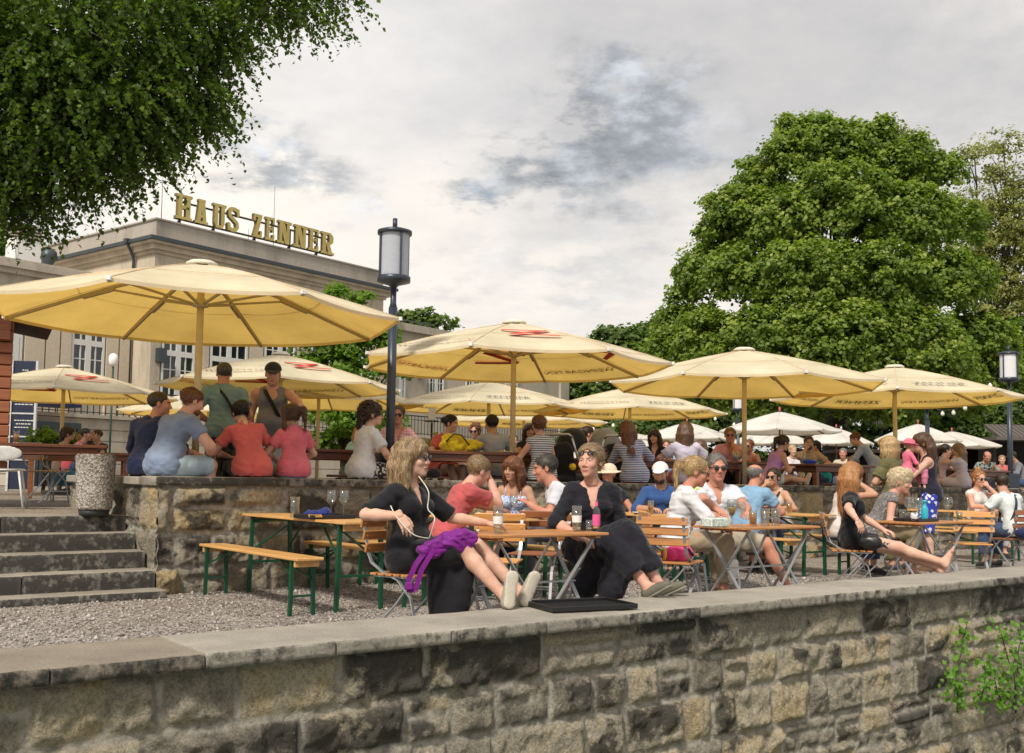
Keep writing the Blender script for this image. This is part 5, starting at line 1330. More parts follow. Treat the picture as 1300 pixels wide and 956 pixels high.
def ik(a, t, l1, l2, hint):
    a = Vector(a); t = Vector(t); d = t - a; L_ = d.length; mx = (l1 + l2) * .995
    if L_ > mx: d = d * (mx / L_); L_ = mx; t = a + d
    if L_ < abs(l1 - l2) + .02: L_ = abs(l1 - l2) + .02
    u = d.normalized(); c = (l1 * l1 + L_ * L_ - l2 * l2) / (2 * L_); hgt = sqrt(max(0, l1 * l1 - c * c))
    hn = Vector(hint); hn = hn - u * hn.dot(u)
    if hn.length < 1e-4: hn = Vector((0, 0, -1)) - u * -u.z
    return a + u * c + hn.normalized() * hgt, t
PEOPLE_COUNT = [0]
def person(pos, face, label, S=1.0, sex='f', skin='fair', lean=5, slouch=5, side=0, twist=0, head=(0, 0, 0), hair=('long', 'brown'), hs=1.0,
           top=None, sleeve=.5, neck='crew', bottom=None, leg=1.0, skirt=False, skirtdrop=None, dress=False,
           armL='lap', armR='lap', handL='relaxed', handR='relaxed', legL='sit', legR='sit', shoes='dark', fat=1.0, belly=0, h=.016,
           cap=None, glasses=None, strap=None, beard=None, bare=False, group=None, loose=.012, sun_up=False, sole=None, tophem=.02, crop_legs=False, watch=False, fold=.005):
    """pos: world position of the hip centre; face: heading in degrees (0 = picture right, 90 = away, -90 = at the camera)"""
    rot = R_(face - 90); M = Matrix.Rotation(rot, 3, 'Z'); MI_ = M.transposed(); pos = Vector(pos)
    def loc(v):     # world -> local
        return MI_ @ ((Vector(v) - pos) / S)
    fem = sex == 'f'
    shw = .138 if fem else .166; shw *= (.5 + .5 * fat); arml = (.275, .245); legl = (.43, .43)
    # spine
    Rl = lambda a: Matrix.Rotation(-R_(a), 3, 'X')
    Rs = Matrix.Rotation(R_(side), 3, 'Y')
    P0 = Vector((0, 0, 0)); d1 = Rs @ (Rl(lean) @ Vector((0, 0, 1))); P1 = P0 + d1 * .25
    R2 = Rs @ Rl(lean + slouch); d2 = R2 @ Vector((0, 0, 1)); P2 = P1 + d2 * .22          # shoulder line
    Rt = R2 @ Matrix.Rotation(R_(twist), 3, 'Z'); xr = Rt @ Vector((1, 0, 0)); yf = Rt @ Vector((0, 1, 0))
    NB = P2 + d2 * .015
    sh = {1: P2 + xr * shw - d2 * .045, -1: P2 - xr * shw - d2 * .045}
    # head: yaw/pitch/roll relative to the heading, on a neck bent part of the way
    Rh = Matrix.Rotation(R_(head[0]), 3, 'Z') @ Rl(head[1]) @ Matrix.Rotation(R_(head[2]), 3, 'Y')
    nd = (d2 * .5 + Vector((0, 0, 1)) * .45 + (Rh @ Vector((0, .22, 0)))).normalized()
    HC = NB + nd * .100 + (Rh @ Vector((0, .018, .075)))
    hsc = (1.0 if not fem else .965) * hs
    presA = {'lap': ((.12, .30, .10), (1, -.3, -.3)), 'knee': ((.13, .40, .12), (1, -.3, -.2)), 'table': ((.13, .40, .24), (1, -.3, -.6)), 'tablewide': ((.26, .36, .24), (1, -.3, -.5)), 'down': ((.27, .04, -.05), (.3, -1, 0)), 'seatdown': ((.25, -.02, .02), (.3, -1, 0)),
             'hips': ((.17, .10, .12), (1, -.6, 0)), 'phone': ((.06, .30, .36), (.8, -.2, -1)), 'behind': ((.10, -.18, .12), (1, -.5, 0)), 'pocket': ((.20, .06, 0), (.6, -1, 0)), 'front': ((.05, .24, .22), (1, -.2, -.5)),
             'fold': ((-.08, .20, .24), (1, .1, -.5)), 'hip': ((.17, -.03, .10), (1, -.4, .1)), 'reach': ((.10, .52, .30), (.8, -.3, -.6))}
    arms = {}
    for sd_, sp_ in ((1, armR), (-1, armL)):
        hint = Vector((sd_ * .6, -.5, -.7))
        if isinstance(sp_, str):
            if sp_ == 'chin': t = HC + (Rh @ Vector((sd_ * .035, .085, -.115))); hint = Vector((sd_ * .35, .5, -1))
            elif sp_ == 'mouth': t = HC + (Rh @ Vector((sd_ * .05, .13, -.09))); hint = Vector((sd_ * .8, .1, -1))
            elif sp_ == 'ear': t = HC + (Rh @ Vector((sd_ * .12, .05, -.06))); hint = Vector((sd_ * .9, .3, -.8))
            elif sp_ == 'face': t = HC + (Rh @ Vector((sd_ * .03, .125, -.03))); hint = Vector((sd_ * .5, .4, -1))
            else:
                a, hh = presA[sp_]; t = Vector((sd_ * a[0], a[1], a[2])); hint = Vector((sd_ * hh[0], hh[1], hh[2]))
                if sp_ in ('phone', 'front', 'fold', 'reach'): t = P1 + Rt @ Vector((sd_ * a[0], a[1], a[2] - .25)); hint = Rt @ hint
        else:
            t = loc(sp_[0]) if not isinstance(sp_[0], str) else Vector(sp_[1])
            if len(sp_) > 1 and not isinstance(sp_[0], str): hint = Vector(sp_[1])
            if isinstance(sp_[0], str) and len(sp_) > 2: hint = Vector(sp_[2])
        e, w = ik(sh[sd_], t, arml[0], arml[1], hint); arms[sd_] = (sh[sd_], e, w)
    hipx = .088
    hip = {1: Vector((hipx, 0, -.01)), -1: Vector((-hipx, 0, -.01))}
    presL = {'sit': ((.10, .42, -.42), (0, .6, 1)), 'sitclose': ((.07, .36, -.43), (0, .6, 1)), 'sitwide': ((.20, .38, -.43), (.6, .6, 1)), 'under': ((.10, .20, -.43), (0, .9, .6)), 'stand': ((.10, -.01, -.86), (0, 1, 0)), 'standfwd': ((.09, .12, -.85), (0, 1, 0)), 'back': ((.10, -.1, -.84), (0, 1, 0)),
             'low': ((.11, .30, -.34), (0, .6, 1)), 'out': ((.08, .72, -.30), (0, .3, 1)), 'cross': ((-.10, .55, -.36), (0, .4, 1))}
    legs = {}
    for sd_, sp_ in ((1, legR), (-1, legL)):
        if isinstance(sp_, str): a, hh = presL[sp_]; t = Vector((sd_ * a[0], a[1], a[2])); hint = Vector((sd_ * hh[0], hh[1], hh[2])); fd = None
        else: t = loc(sp_[0]); hint = Vector(sp_[1]) if len(sp_) > 1 else Vector((0, .4, 1)); fd = (MI_ @ Vector(sp_[2])) if len(sp_) > 2 else None
        kn, an = ik(hip[sd_], t, legl[0], legl[1], hint)
        if fd is None:
            sh_ = (an - kn).normalized(); fd = Vector((0, 1, 0)) * .9 + Vector((0, 0, -.12))
            if abs(sh_.z) < .5: fd = Vector((0, .35, .9))
        legs[sd_] = (hip[sd_], kn, an, fd.normalized())
    # bounds
    pts = [P0, P1, P2, HC] + [q for a in arms.values() for q in a] + [q for l in legs.values() for q in l[:3]] + [l[2] + l[3] * .2 for l in legs.values()]
    A = np.array([list(p) for p in pts]); lo, hi = A.min(0) - .17, A.max(0) + .17
    vec = lambda v: tuple(v)
    def torso(f, g, k, lower=True, upper=True):
        fx = (.5 + .5 * fat) * (1.0 if fem else .94); ya = (vec(R2 @ Vector((0, 1, 0))))
        if lower:
            gl = g + .018 if g else 0; f.cone((-.062 * fx, -.012, .0), (.062 * fx, -.012, .0), .108 * fx + gl, .108 * fx + gl, k)
            f.ell((0, -.01, .06), (.148 * fx + gl, .108 * fx + gl, .10 + gl), .04)
        c = P0 + d1 * .16
        f.ell(vec(c), ((.126 if fem else .138) * fx + g, .092 * fat + g, .13 + g), .05, Rs @ Rl(lean))
        if belly: f.ell(vec(P0 + d1 * .13 + Rl(lean) @ Vector((0, .045 + belly * .03, 0))), (.125 * fx + belly * .03 + g, .09 + belly * .05 + g, .12 + g), .06, Rs @ Rl(lean))
        if upper:
            c = P1 + d2 * .09; f.ell(vec(c), ((.140 if fem else .158) * fx + g, (.098 if fem else .108) * fx + g, .155 + g), .05, Rt)
            f.cone(vec(sh[1] - xr * .02), vec(sh[-1] + xr * .02), .046 + g, .046 + g, .04)
            for q in (1, -1): f.cone(vec(NB + d2 * .015 - yf * .012 + xr * q * .02), vec(sh[q] - xr * q * .03 - yf * .01), .040 + g, .038 + g, .035)
            f.cone(vec(P2 - d2 * .08 - yf * .015 + xr * .06), vec(P2 - d2 * .08 - yf * .015 - xr * .06), .070 + g, .070 + g, .04)
            if fem:
                for q in (-1, 1): f.ell(vec(P1 + d2 * .08 + xr * (.066 * q) + yf * .080), (.062 + g * .8, .056 + g * .6, .060 + g * .8), .03, Rt)
            else:
                for q in (-1, 1): f.ell(vec(P1 + d2 * .11 + xr * (.07 * q) + yf * .065), (.075 + g, .045 + g * .6, .06 + g), .04, Rt)
    am = .047 if fem else .055; am *= fat ** .7; lm = (1.0 if fem else 1.0) * fat ** .7
    # ---- body
    f = Field(lo, hi, h); torso(f, 0, .03)
    f.cone(vec(NB - d2 * .05), vec(HC + Rh @ Vector((0, -.02, -.06))), .054 * (1 if not fem else .86), .050 * (1 if not fem else .86), .035)
    for q in (1, -1):
        s_, e, w = arms[q]
        f.ell(vec(s_), (am * 1.08,) * 3, .02); f.cone(vec(s_), vec(e), am, am * .80, .02); m_ = e.lerp(w, .3); f.cone(vec(e), vec(m_), am * .80, am * .84, .015); f.cone(vec(m_), vec(w), am * .84, am * .54, .015)
        hp, kn, an, fd = legs[q]; spl = legR if q == 1 else legL
        f.cone(vec(hp), vec(hp.lerp(kn, .35)), .088 * lm, .082 * lm, .04); f.cone(vec(hp.lerp(kn, .35)), vec(kn), .082 * lm, .054 * lm, .03)
        shd = (an - kn).normalized(); bk = Vector((0, -1, 0)) if abs(shd.z) > .6 else Vector((0, -.2, -1)); bk = (bk - shd * bk.dot(shd)).normalized()
        cf = kn.lerp(an, .30) + bk * .014; f.cone(vec(kn), vec(cf), .050 * lm, .054 * lm, .03); f.cone(vec(cf), vec(an), .054 * lm, .033 * lm, .02)
        up_ = (kn - an).normalized(); sole_ = (fd.cross(up_)).cross(fd); sole_ = -sole_.normalized() if sole_.dot(up_) > 0 else sole_.normalized()
        sole_ = (MI_ @ Vector(spl[3])).normalized() if (not isinstance(spl, str) and len(spl) > 3) else sole_; heel = an + sole_ * .045 - fd * .025; toe = an + sole_ * .055 + fd * .135
        f.ell(vec(an + sole_ * .02 - fd * .012), (.034, .034, .034), .02); f.cone(vec(heel), vec(toe), .030, .022, .03, (vec(sole_), .9)); f.cone(vec(an), vec(toe.lerp(an, .15) + sole_ * .0), .030, .020, .02)
        legs[q] = (hp, kn, an, fd, heel, toe, sole_)
        if bare:
            lat = fd.cross(sole_).normalized()
            for k_ in range(5):
                o_ = (k_ - 2) * .017; f.cone(vec(toe + lat * o_ - fd * .01), vec(toe + lat * o_ * 1.15 + fd * (.045 - .006 * abs(k_ - 1)) ), .012, .0095 if k_ else .0125, .006)
    V, Fq = f.mesh(); V = lap_smooth(V, Fq, 1, .5)
    Vs = [V]; Fs = [Fq]; MI2 = [np.zeros(len(Fq))]; nv = len(V)
    # head
    hv, hf, hm = head_template('m' if not fem else 'f'); RR = np.array(Rh)
    hw = (hv * hsc) @ RR.T + np.array(HC); Vs.append(hw); Fs.append(hf + nv); MI2.append(hm); nv += len(hw)
    for q in (1, -1):
        s_, e, w = arms[q]; hp_ = handR if q == 1 else handL
        v2, f2 = hand_template(hp_); v2 = v2.copy()
        if q == -1: v2[:, 0] *= -1; f2 = f2[:, ::-1]
        y = (w - e).normalized(); spc = armR if q == 1 else armL
        if isinstance(spc, str) and spc in ('chin', 'ear', 'face', 'mouth'):
            y = (y * .7 + (HC + Rh @ Vector((0, .06, -.02)) - w).normalized() * .8).normalized(); zb = (w - HC).normalized() + Vector((0, .3, 0))
        elif isinstance(spc, str) and spc in ('table', 'tablewide', 'lap', 'knee', 'reach'): y = Vector((y.x, y.y, y.z * .3 - .05)).normalized(); zb = Vector((0, 0, 1))
        else: zb = Vector((q * .7, .1, .6)) if abs(y.z) > .6 else Vector((0, 0, 1))
        if len(spc) > 3 and not isinstance(spc, str): y = (MI_ @ Vector(spc[2])).normalized(); zb = MI_ @ Vector(spc[3])
        x = y.cross(zb).normalized(); z = x.cross(y); HM = np.array([list(x), list(y), list(z)])
        sc_ = .92 if fem else 1.02
        v2 = (v2 * sc_) @ HM + np.array(w); Vs.append(v2); Fs.append(f2 + nv); MI2.append(np.zeros(len(f2))); nv += len(v2)
    V = np.concatenate(Vs) * S; Fq = np.concatenate(Fs)
    sm = skinmat('skin_' + skin, SK[skin]); hc = HR[hair[1]]; hm_ = hairmat('hair_' + hair[1], *hc)
    me = npmesh('person', V, Fq, [sm, M_lip, M_eyew, M_iris, hm_], midx=np.concatenate(MI2))
    o = link('person', me, loc=pos); o.rotation_euler = (0, 0, rot); tag(o, label, 'person', group)
    def child(name, V, Fq, m, smooth=True):
        if len(V) == 0: return None
        return link(name, npmesh(name, V * S, Fq, [m], smooth=smooth), o)
    hh = min(h * .6, .010) if h < .02 else .012
    # ---- hair, cap, glasses
    if hair[0] != 'none' and not (cap == 'covers'):
        v2, f2 = hair_template(hair[0], hh); v2 = v2 * hsc
        if cap and hair[0] in ('short', 'buzz'): v2 = v2 * np.array([.98, .98, .96])
        if len(hair) > 2 and hair[2]:     # hair hangs down although the head is tilted
            k = np.clip((-v2[:, 2] - .02) / .12, 0, 1)[:, None]; G = np.array(Rh.transposed() @ Vector((0, 0, -1)))
            dep = np.clip(-v2[:, 2] - .02, 0, 1)[:, None]; tgt = v2 + (G * dep - np.array([0, 0, -1.0]) * dep); v2 = v2 * (1 - k) + tgt * k
        child('hair', v2 @ RR.T + np.array(HC), f2, hm_)
    if beard:
        f = Field((-.09, -.02, -.14), (.09, .13, -.0), .006); f.ell((0, .040, -.070), (.058, .060, .048), 0); f.sub_ell((0, .10, -.020), (.045, .05, .045), .01); f.sub_ell((0, .105, -.060), (.024, .018, .010), .004)
        v2, f2 = f.mesh(); child('beard', (v2 * hsc) @ RR.T + np.array(HC), f2, hairmat('hair_' + beard, *HR[beard]))
    if cap:
        ck = 'hat' if cap[0] == 'hat' else 'cap'
        if ck not in _caps: _caps[ck] = cap_template(.007, kind=ck)
        v2, f2 = _caps[ck]; child('hat' if ck == 'hat' else 'cap', (v2 * hsc * 1.0) @ RR.T + np.array(HC), f2, cloth('cap_' + cap[1], cap[2]))
    def toH(p): return Rh @ (Vector(p) * hsc) + HC
    if glasses or sun_up:
        mb = MB(); zz = .062 if sun_up else .006; yy = .090 if not sun_up else .068; ext = .012
        tilt = 0 if not sun_up else .9
        for sx in (-1, 1):
            c = toH((sx * .032, yy + ext, zz)); RRm = Rh @ Matrix.Rotation(pi / 2 + tilt, 3, 'X')
            mb.lathe([(0, .003), (.019, .003), (.024, 0), (.019, -.003), (0, -.003)], c, 12, RRm)
            a = toH((sx * .056, yy + ext - .004, zz + .004)); b = toH((sx * .079, 0.0, zz + .004)); mb.bar(a, b, .004, .008)
        mb.bar(toH((-.012, yy + ext, zz + .006)), toH((.012, yy + ext, zz + .006)), .004, .006)
        mb.V = [tuple(Vector(v) * S) for v in mb.V]; mb.build('sunglasses', M_shades, o)
    # ---- clothes
    if top is not None:
        g = loose; f = Field(lo, hi, h); torso(f, g, .03, lower=True)
        for q in (1, -1):
            s_, e, w = arms[q]
            if sleeve > 0:
                f.ell(vec(s_), (am * 1.06 + g,) * 3, .02)
                if sleeve <= 1.0: f.cone(vec(s_), vec(s_.lerp(e, sleeve)), am + g * 1.0, am * .85 + g * 1.9, .03, cut=True)
                else: f.cone(vec(s_), vec(e), am + g, am * .8 + g, .03); f.cone(vec(e), vec(e.lerp(w, sleeve - 1)), am * .84 + g, am * .56 + g * .9, .02, cut=True)
            else:
                f.sub_ell(vec(s_ + xr * q * .035), (.052, .075, .075), .01)
        if dress or skirt == 'top': pass
        else:
            # hem: cut round the pelvis, tilted with the seat
            f.plane(vec(Vector((0, -.0, -.06 + tophem * 0 - 0.02))), (0, 0, -1))
            for q in (1, -1):
                if legs[q][1].z > -.25: f.sub_cone(vec(hip[q].lerp(legs[q][1], .42)), vec(legs[q][1]), .125, .125)
        if neck == 'crew': f.sub_cone(vec(NB - d2 * .0), vec(HC), .066, .11)
        elif neck == 'v':
            f.sub_cone(vec(NB - d2 * .015), vec(HC), .076, .12)
            for k_ in np.linspace(0, 1, 6): f.sub_ell(vec(NB - d2 * (.02 + .12 * k_) + yf * (.085 + .02 * k_)), (.040 * (1 - k_ * .85), .075, .03), .006, Rt)
        elif neck in ('off', 'tank'):
            if neck == 'off': f.plane(vec(P2 - d2 * .075), vec(d2))
            else:
                f.sub_cone(vec(NB - d2 * .01 ), vec(HC), .072, .11); f.sub_ell(vec(NB - d2 * .05 + yf * .08), (.070, .08, .075), .01, Rt)
                for q in (1, -1): f.sub_ell(vec(sh[q] + xr * q * .02), (.070, .10, .095), .01, Rt)
        f.ripple(fold, 30, PEOPLE_COUNT[0], (1, 1, 2.0)); f.ripple(fold * .6, 75, PEOPLE_COUNT[0] + 7, (1, .6, 1.3))
        V2, F2 = f.mesh(); V2 = lap_smooth(V2, F2, 1, .4); child('dress' if dress else ('vest' if neck in ('off', 'tank') or sleeve == 0 else 'shirt'), V2, F2, top)
        if neck in ('off', 'tank') and neck == 'off':
            mb = MB()
            for q in (1, -1): mb.tube([P2 - d2 * .08 + xr * q * .085 + yf * .105, P2 + d2 * .03 + xr * q * .08 + yf * .02, P2 - d2 * .09 + xr * q * .08 - yf * .09], .006, 5)
            mb.V = [tuple(Vector(v) * S) for v in mb.V]; mb.build('straps', top, o)
    if bottom is not None:
        g = .014; f = Field(lo, hi, h); fx = (.5 + .5 * fat) * (1.0 if fem else .94)
        f.cone((-.062 * fx, -.012, .0), (.062 * fx, -.012, .0), .108 * fx + .009, .108 * fx + .009, .03); f.ell((0, -.01, .05), (.142 * fx + .008, .105 * fx + .008, .09), .03)
        if skirt:
            kq = [hip[q].lerp(legs[q][1], min(1, leg)) for q in (1, -1)]
            mids = [(hip[1] + hip[-1]) / 2, (kq[0] + kq[1]) / 2]
            for q, kk in zip((1, -1), kq):
                f.cone(vec(hip[q]), vec(kk), .095 * lm + g, .075 * lm + g * 1.6, .05, cut=True)
            f.cone(vec(mids[0] + Vector((0, 0, .0))), vec(mids[1] + (mids[1] - mids[0]).normalized() * -.01), .09, .08, .05, cut=True)
            if leg > 1:
                for q in (1, -1):
                    a = legs[q][1]; b = a.lerp(legs[q][2], leg - 1); f.cone(vec(a), vec(b), .075 + g, .085 + g, .05, cut=True)
            if skirtdrop:
                for (a, b, r0, r1) in skirtdrop: f.cone(vec(loc(a)), vec(loc(b)), r0, r1, .05)
        else:
            for q in (1, -1):
                hp, kn, an = legs[q][:3]; l1 = min(1, leg)
                if leg <= 1: f.cone(vec(hp), vec(hp.lerp(kn, l1)), .090 * lm + g, (.086 - .028 * l1) * lm + g * 2.0, .035, cut=True)
                else:
                    f.cone(vec(hp), vec(kn), .090 * lm + g, .058 * lm + g * 1.4, .035); f.cone(vec(kn), vec(kn.lerp(an, .35)), .062 * lm + g * 1.2, .068 * lm + g * 1.5, .03, cut=leg < 1.35); (f.cone(vec(kn.lerp(an, .35)), vec(kn.lerp(an, leg - 1)), .068 * lm + g * 1.5, .048 * lm + g * 1.6, .03, cut=True) if leg >= 1.35 else None)
        f.ripple(fold, 32, 100 + PEOPLE_COUNT[0]); f.ripple(fold * .5, 80, 200 + PEOPLE_COUNT[0])
        V2, F2 = f.mesh(); V2 = lap_smooth(V2, F2, 1, .4); child('skirt' if skirt else ('trousers' if leg > 1.4 else 'shorts'), V2, F2, bottom)
    if shoes and not bare and not crop_legs:
        col = {'dark': (.03, .03, .03), 'white': (.6, .6, .58), 'olive': (.13, .12, .09), 'brown': (.12, .06, .03), 'beige': (.40, .33, .22), 'knit': (.34, .31, .25)}[shoes]
        shm = mat('shoe_' + shoes, col, .8, bmp=.3, scale=60); slm = mat('sole_' + shoes, tuple(min(1, x * 1.4 + .05) for x in col), .9, bmp=.6, scale=90)
        for q in (1, -1):
            hp, kn, an, fd, heel, toe, so_ = legs[q]; lat = tuple(so_)
            f = Field(np.minimum(heel, toe) - .09, np.maximum(heel, toe) + .09, min(h, .010)); f.cone(vec(heel), vec(toe), .042, .036, .02, (lat, .85)); f.cone(vec(heel - so_ * .02), vec(heel.lerp(toe, .75) - so_ * .01), .038, .03, .02)
            V2, F2 = f.mesh(); shoe = child('shoe', V2, F2, shm)
            f = Field(np.minimum(heel, toe) - .09, np.maximum(heel, toe) + .09, min(h, .008)); c0 = heel + so_ * .030; c1 = toe + so_ * .022
            f.cone(vec(c0), vec(c0.lerp(c1, .5)), .040, .038, .0, (lat, .28)); f.cone(vec(c0.lerp(c1, .5)), vec(c1), .038, .045, .01, (lat, .28))
            V2, F2 = f.mesh()
            if len(V2): link('sole', npmesh('sole', V2 * S, F2, [slm]), shoe)
    if strap:
        mb = MB(); q, cc, wd = strap     # over shoulder q, down to the other hip
        pts = []
        for k_ in range(25):
            a = 2 * pi * k_ / 24; t = (1 - cos(a)) / 2      # 0 at the shoulder, 1 at the hip
            c = (P2 + xr * q * .09 + d2 * .02).lerp(P0 + Vector((-q * .13, 0, .08)), t)
            rad = (.125 + .02 * sin(pi * t) + (belly * .05 if sin(a) > 0 else 0) ) * (.5 + .5 * fat) + loose
            pts.append(c + yf * sin(a) * rad + xr * (-q) * .02 * sin(pi * t))
        for k_ in range(24): mb.bar(pts[k_] * S, pts[k_ + 1] * S, wd, .006, up=(pts[k_] - c).normalized() if False else Vector((0, 1, 0)) if abs((pts[k_ + 1] - pts[k_]).normalized().y) < .8 else Vector((0, 0, 1)))
        mb.build('bag_strap', cloth('strap_' + cc[0], cc[1]), o)
    if watch:
        q = watch; s_, e, w = arms[q]; mb = MB(); y = (w - e).normalized(); c = w - y * .02
        x = y.cross(Vector((0, 0, 1))).normalized(); z = x.cross(y); mb.tube([(c + (x * cos(a) + z * sin(a)) * .032) * S for a in np.linspace(0, 2 * pi, 13)[:-1]], .007, 6, closed=True); mb.build('wrist_band', M_shades, o)
    PEOPLE_COUNT[0] += 1
    o['_j'] = 0; del o['_j']
    return o, dict(arms=arms, legs=legs, HC=HC, M=M, pos=pos, S=S)
M_shades = mat('black_plastic', (.012, .012, .014), .15, bmp=0, spec=.8)
def jw(info, p): return info['M'] @ (Vector(p) * info['S']) + info['pos']
# ------------------------------------------------------------------ furniture
M_slat = wood('orange_slat', (.33, .13, .04), (.55, .26, .09), .4, 'X'); M_slat_l = wood('light_orange_slat', (.50, .22, .06), (.70, .36, .12), .4, 'X'); M_slat_d = wood('dark_brown_slat', (.19, .065, .025), (.30, .11, .045), .4, 'X')
M_galv = mat('galvanised_steel', (.42, .44, .46), .42, .55, var=.12, scale=14, bmp=.05)
M_beer = wood('varnished_beer_bench_wood', (.52, .27, .09), (.72, .44, .17), .35, 'Y'); M_green = mat('dark_green_steel', (.008, .07, .035), .4, .1, var=.2)
M_dwood = wood('dark_red_table_wood', (.09, .03, .015), (.19, .07, .035), .4, 'X')
M_white_m = mat('white_metal', (.60, .61, .62), .4, .1)
def make_chair(slat, steel, label, wdt=.44):
    t = thing('garden_chair', (0, 0, 0), 0, label, 'chair', 'folding garden chairs with slats'); w = wdt
    mb = MB()
    for k in range(6): mb.box((0, -.17 + k * .07, .452), (w, .055, .018), None, .004)
    mb.build('seat', slat, t)
    mb = MB()
    for k, z in enumerate((.635, .725, .812)):
        mb.box((0, -.235 - k * .022, z), (w + .02, .018, .068), Matrix.Rotation(R_(-12), 3, 'X'), .005)
        for sx in (-1, 1): mb.box((sx * (w / 2 - .025), -.2235 - k * .022, z), (.014, .006, .014))
    mb.build('backrest', slat, t)
    for sx in (-1, 1):
        x = sx * (w / 2 - .025); mb = MB()
        pts = [(x, -.292, .85), (x, -.262, .72), (x, -.235, .60), (x, -.20, .53), (x, -.10, .47), (x, .04, .42), (x, .16, .30), (x, .235, .0)]
        for a, b in zip(pts[:-1], pts[1:]): mb.bar(a, b, .009, .026, up=Vector((1, 0, 0)))
        mb.V = [tuple(v) for v in mb.V]; mb.build('side_frame', steel, t)
        x = sx * (w / 2 - .045); mb = MB(); mb.bar((x, .17, .435), (x, .02, .25), .009, .026, up=Vector((1, 0, 0))); mb.bar((x, .02, .25), (x, -.24, 0), .009, .026, up=Vector((1, 0, 0))); mb.build('leg', steel, t)
        mb = MB(); mb.bar((x, -.19, .435), (x, .20, .435), .009, .022, up=Vector((1, 0, 0))); mb.build('seat_rail', steel, t)
    mb = MB(); mb.bar((-w / 2 + .04, .19, .16), (w / 2 - .04, .19, .16), .010); mb.bar((-w / 2 + .04, -.16, .10), (w / 2 - .04, -.16, .10), .010); mb.build('stretcher', steel, t)
    return t
CH = {'o': make_chair(M_slat, M_galv, 'x'), 'l': make_chair(M_slat_l, M_galv, 'x'), 'd': make_chair(M_slat_d, M_galv, 'x')}; chused = set()
def chair(kind, p, face, label, z=0):
    rz = R_(face - 90); p = Vector((p[0], p[1], z))
    if kind in chused: return dup(CH[kind], p, rz, label)
    chused.add(kind); t = CH[kind]; t.location = p; t.rotation_euler = (0, 0, rz); t['label'] = label; return t
def make_table():
    t = thing('folding_table', (0, 0, 0), 0, 'x', 'table', 'folding slatted tables by the river wall'); Lx, Wy = 1.15, .60
    mb = MB(); n = 8
    for k in range(n): mb.box((0, -Wy / 2 + Wy / n * (k + .5), .735), (Lx, Wy / n - .008, .022), None, .004)
    for sx in (-1, 1): mb.box((sx * (Lx / 2 - .10), 0, .714), (.05, Wy - .04, .018))
    mb.build('tabletop', M_slat, t)
    for sx in (-1, 1):
        for sy in (-1, 1):
            x = sx * (Lx / 2 - .13) ; mb = MB(); mb.bar((x, -sy * (Wy / 2 - .05), .70), (x + sx * .012 * sy, sy * (Wy / 2 - .03), 0), .012, .032, up=Vector((1, 0, 0))); mb.build('leg', M_galv, t)
    for sy in (-1, 1):
        mb = MB(); mb.bar((-Lx / 2 + .10, sy * .02, .36), (Lx / 2 - .10, sy * .02, .36), .012); mb.bar((-Lx / 2 + .12, sy * (Wy / 2 - .06), .69), (-.02, sy * (Wy / 2 - .08), .12), .010, .026, up=Vector((0, 1, 0))) ; mb.bar((Lx / 2 - .12, sy * (Wy / 2 - .066), .69), (.02, sy * (Wy / 2 - .09), .12), .010, .026, up=Vector((0, 1, 0))); mb.build('brace', M_galv, t)
    return t
T0 = make_table(); tpos = {}
def ftable(k, px, D, label, first=False, ang=38.05):
    p = gp(px, D); tpos[k] = p
    if first: T0.location = p; T0.rotation_euler = (0, 0, R_(ang)); T0['label'] = label; return T0
    return dup(T0, p, R_(ang), label)
ftable(1, 668, 6.12, 'orange slatted folding table beside the woman with the purple bag', True)
ftable(2, 962, 6.25, 'orange slatted folding table crowded with beer glasses in front of the man in white polo')
ftable(3, 1172, 6.32, 'orange slatted folding table with the turquoise bottle on it')
def make_beer_table():
    t = thing('beer_table', (0, 0, 0), 0, 'x', 'table', 'wooden beer tables with green legs'); Lh = 1.05
    mb = MB()
    for k in range(3): mb.box((-.165 + k * .165, 0, .758), (.162, 2 * Lh, .024), None, .004)
    mb.build('tabletop', M_beer, t)
    for sy in (-1, 1):
        mb = MB(); mb.box((0, sy * (Lh - .10), .715), (.40, .025, .06), None, .003); mb.build('batten', M_beer, t)
        y = sy * (Lh - .16)
        for sx in (-1, 1): mb = MB(); mb.bar((sx * .20, y, .74), (sx * .22, y, 0), .034, .034); mb.build('leg', M_green, t)
        mb = MB(); mb.bar((-.21, y, .30), (.21, y, .30), .022); mb.bar((-.20, y, .71), (.20, y, .71), .026)
        mb.bar((-.17, y, .69), (-.17, y - sy * .55, .735), .016); mb.bar((-.19, y, .42), (-.05, y - sy * .62, .73), .016); mb.bar((.19, y, .42), (.05, y - sy * .62, .73), .016); mb.build('brace', M_green, t)
    return t
def make_beer_bench():
    t = thing('beer_bench', (0, 0, 0), 0, 'x', 'bench', 'wooden beer benches with green legs'); Lh = 1.05
    mb = MB(); mb.box((0, 0, .468), (.25, 2 * Lh, .026), None, .006); mb.build('seat', M_beer, t)
    for sy in (-1, 1):
        mb = MB(); mb.box((0, sy * (Lh - .07), .43), (.22, .025, .055), None, .003); mb.build('batten', M_beer, t)
        y = sy * (Lh - .14)
        for sx in (-1, 1): mb = MB(); mb.bar((sx * .095, y, .45), (sx * .105, y, 0), .030, .030); mb.build('leg', M_green, t)
        mb = MB(); mb.bar((-.10, y, .16), (.10, y, .16), .018); mb.bar((-.08, y, .30), (0, y - sy * .45, .45), .014); mb.bar((.08, y, .30), (0, y - sy * .45, .45), .014); mb.build('brace', M_green, t)
    return t
BT = make_beer_table(); BB = make_beer_bench(); bu = [False, False]
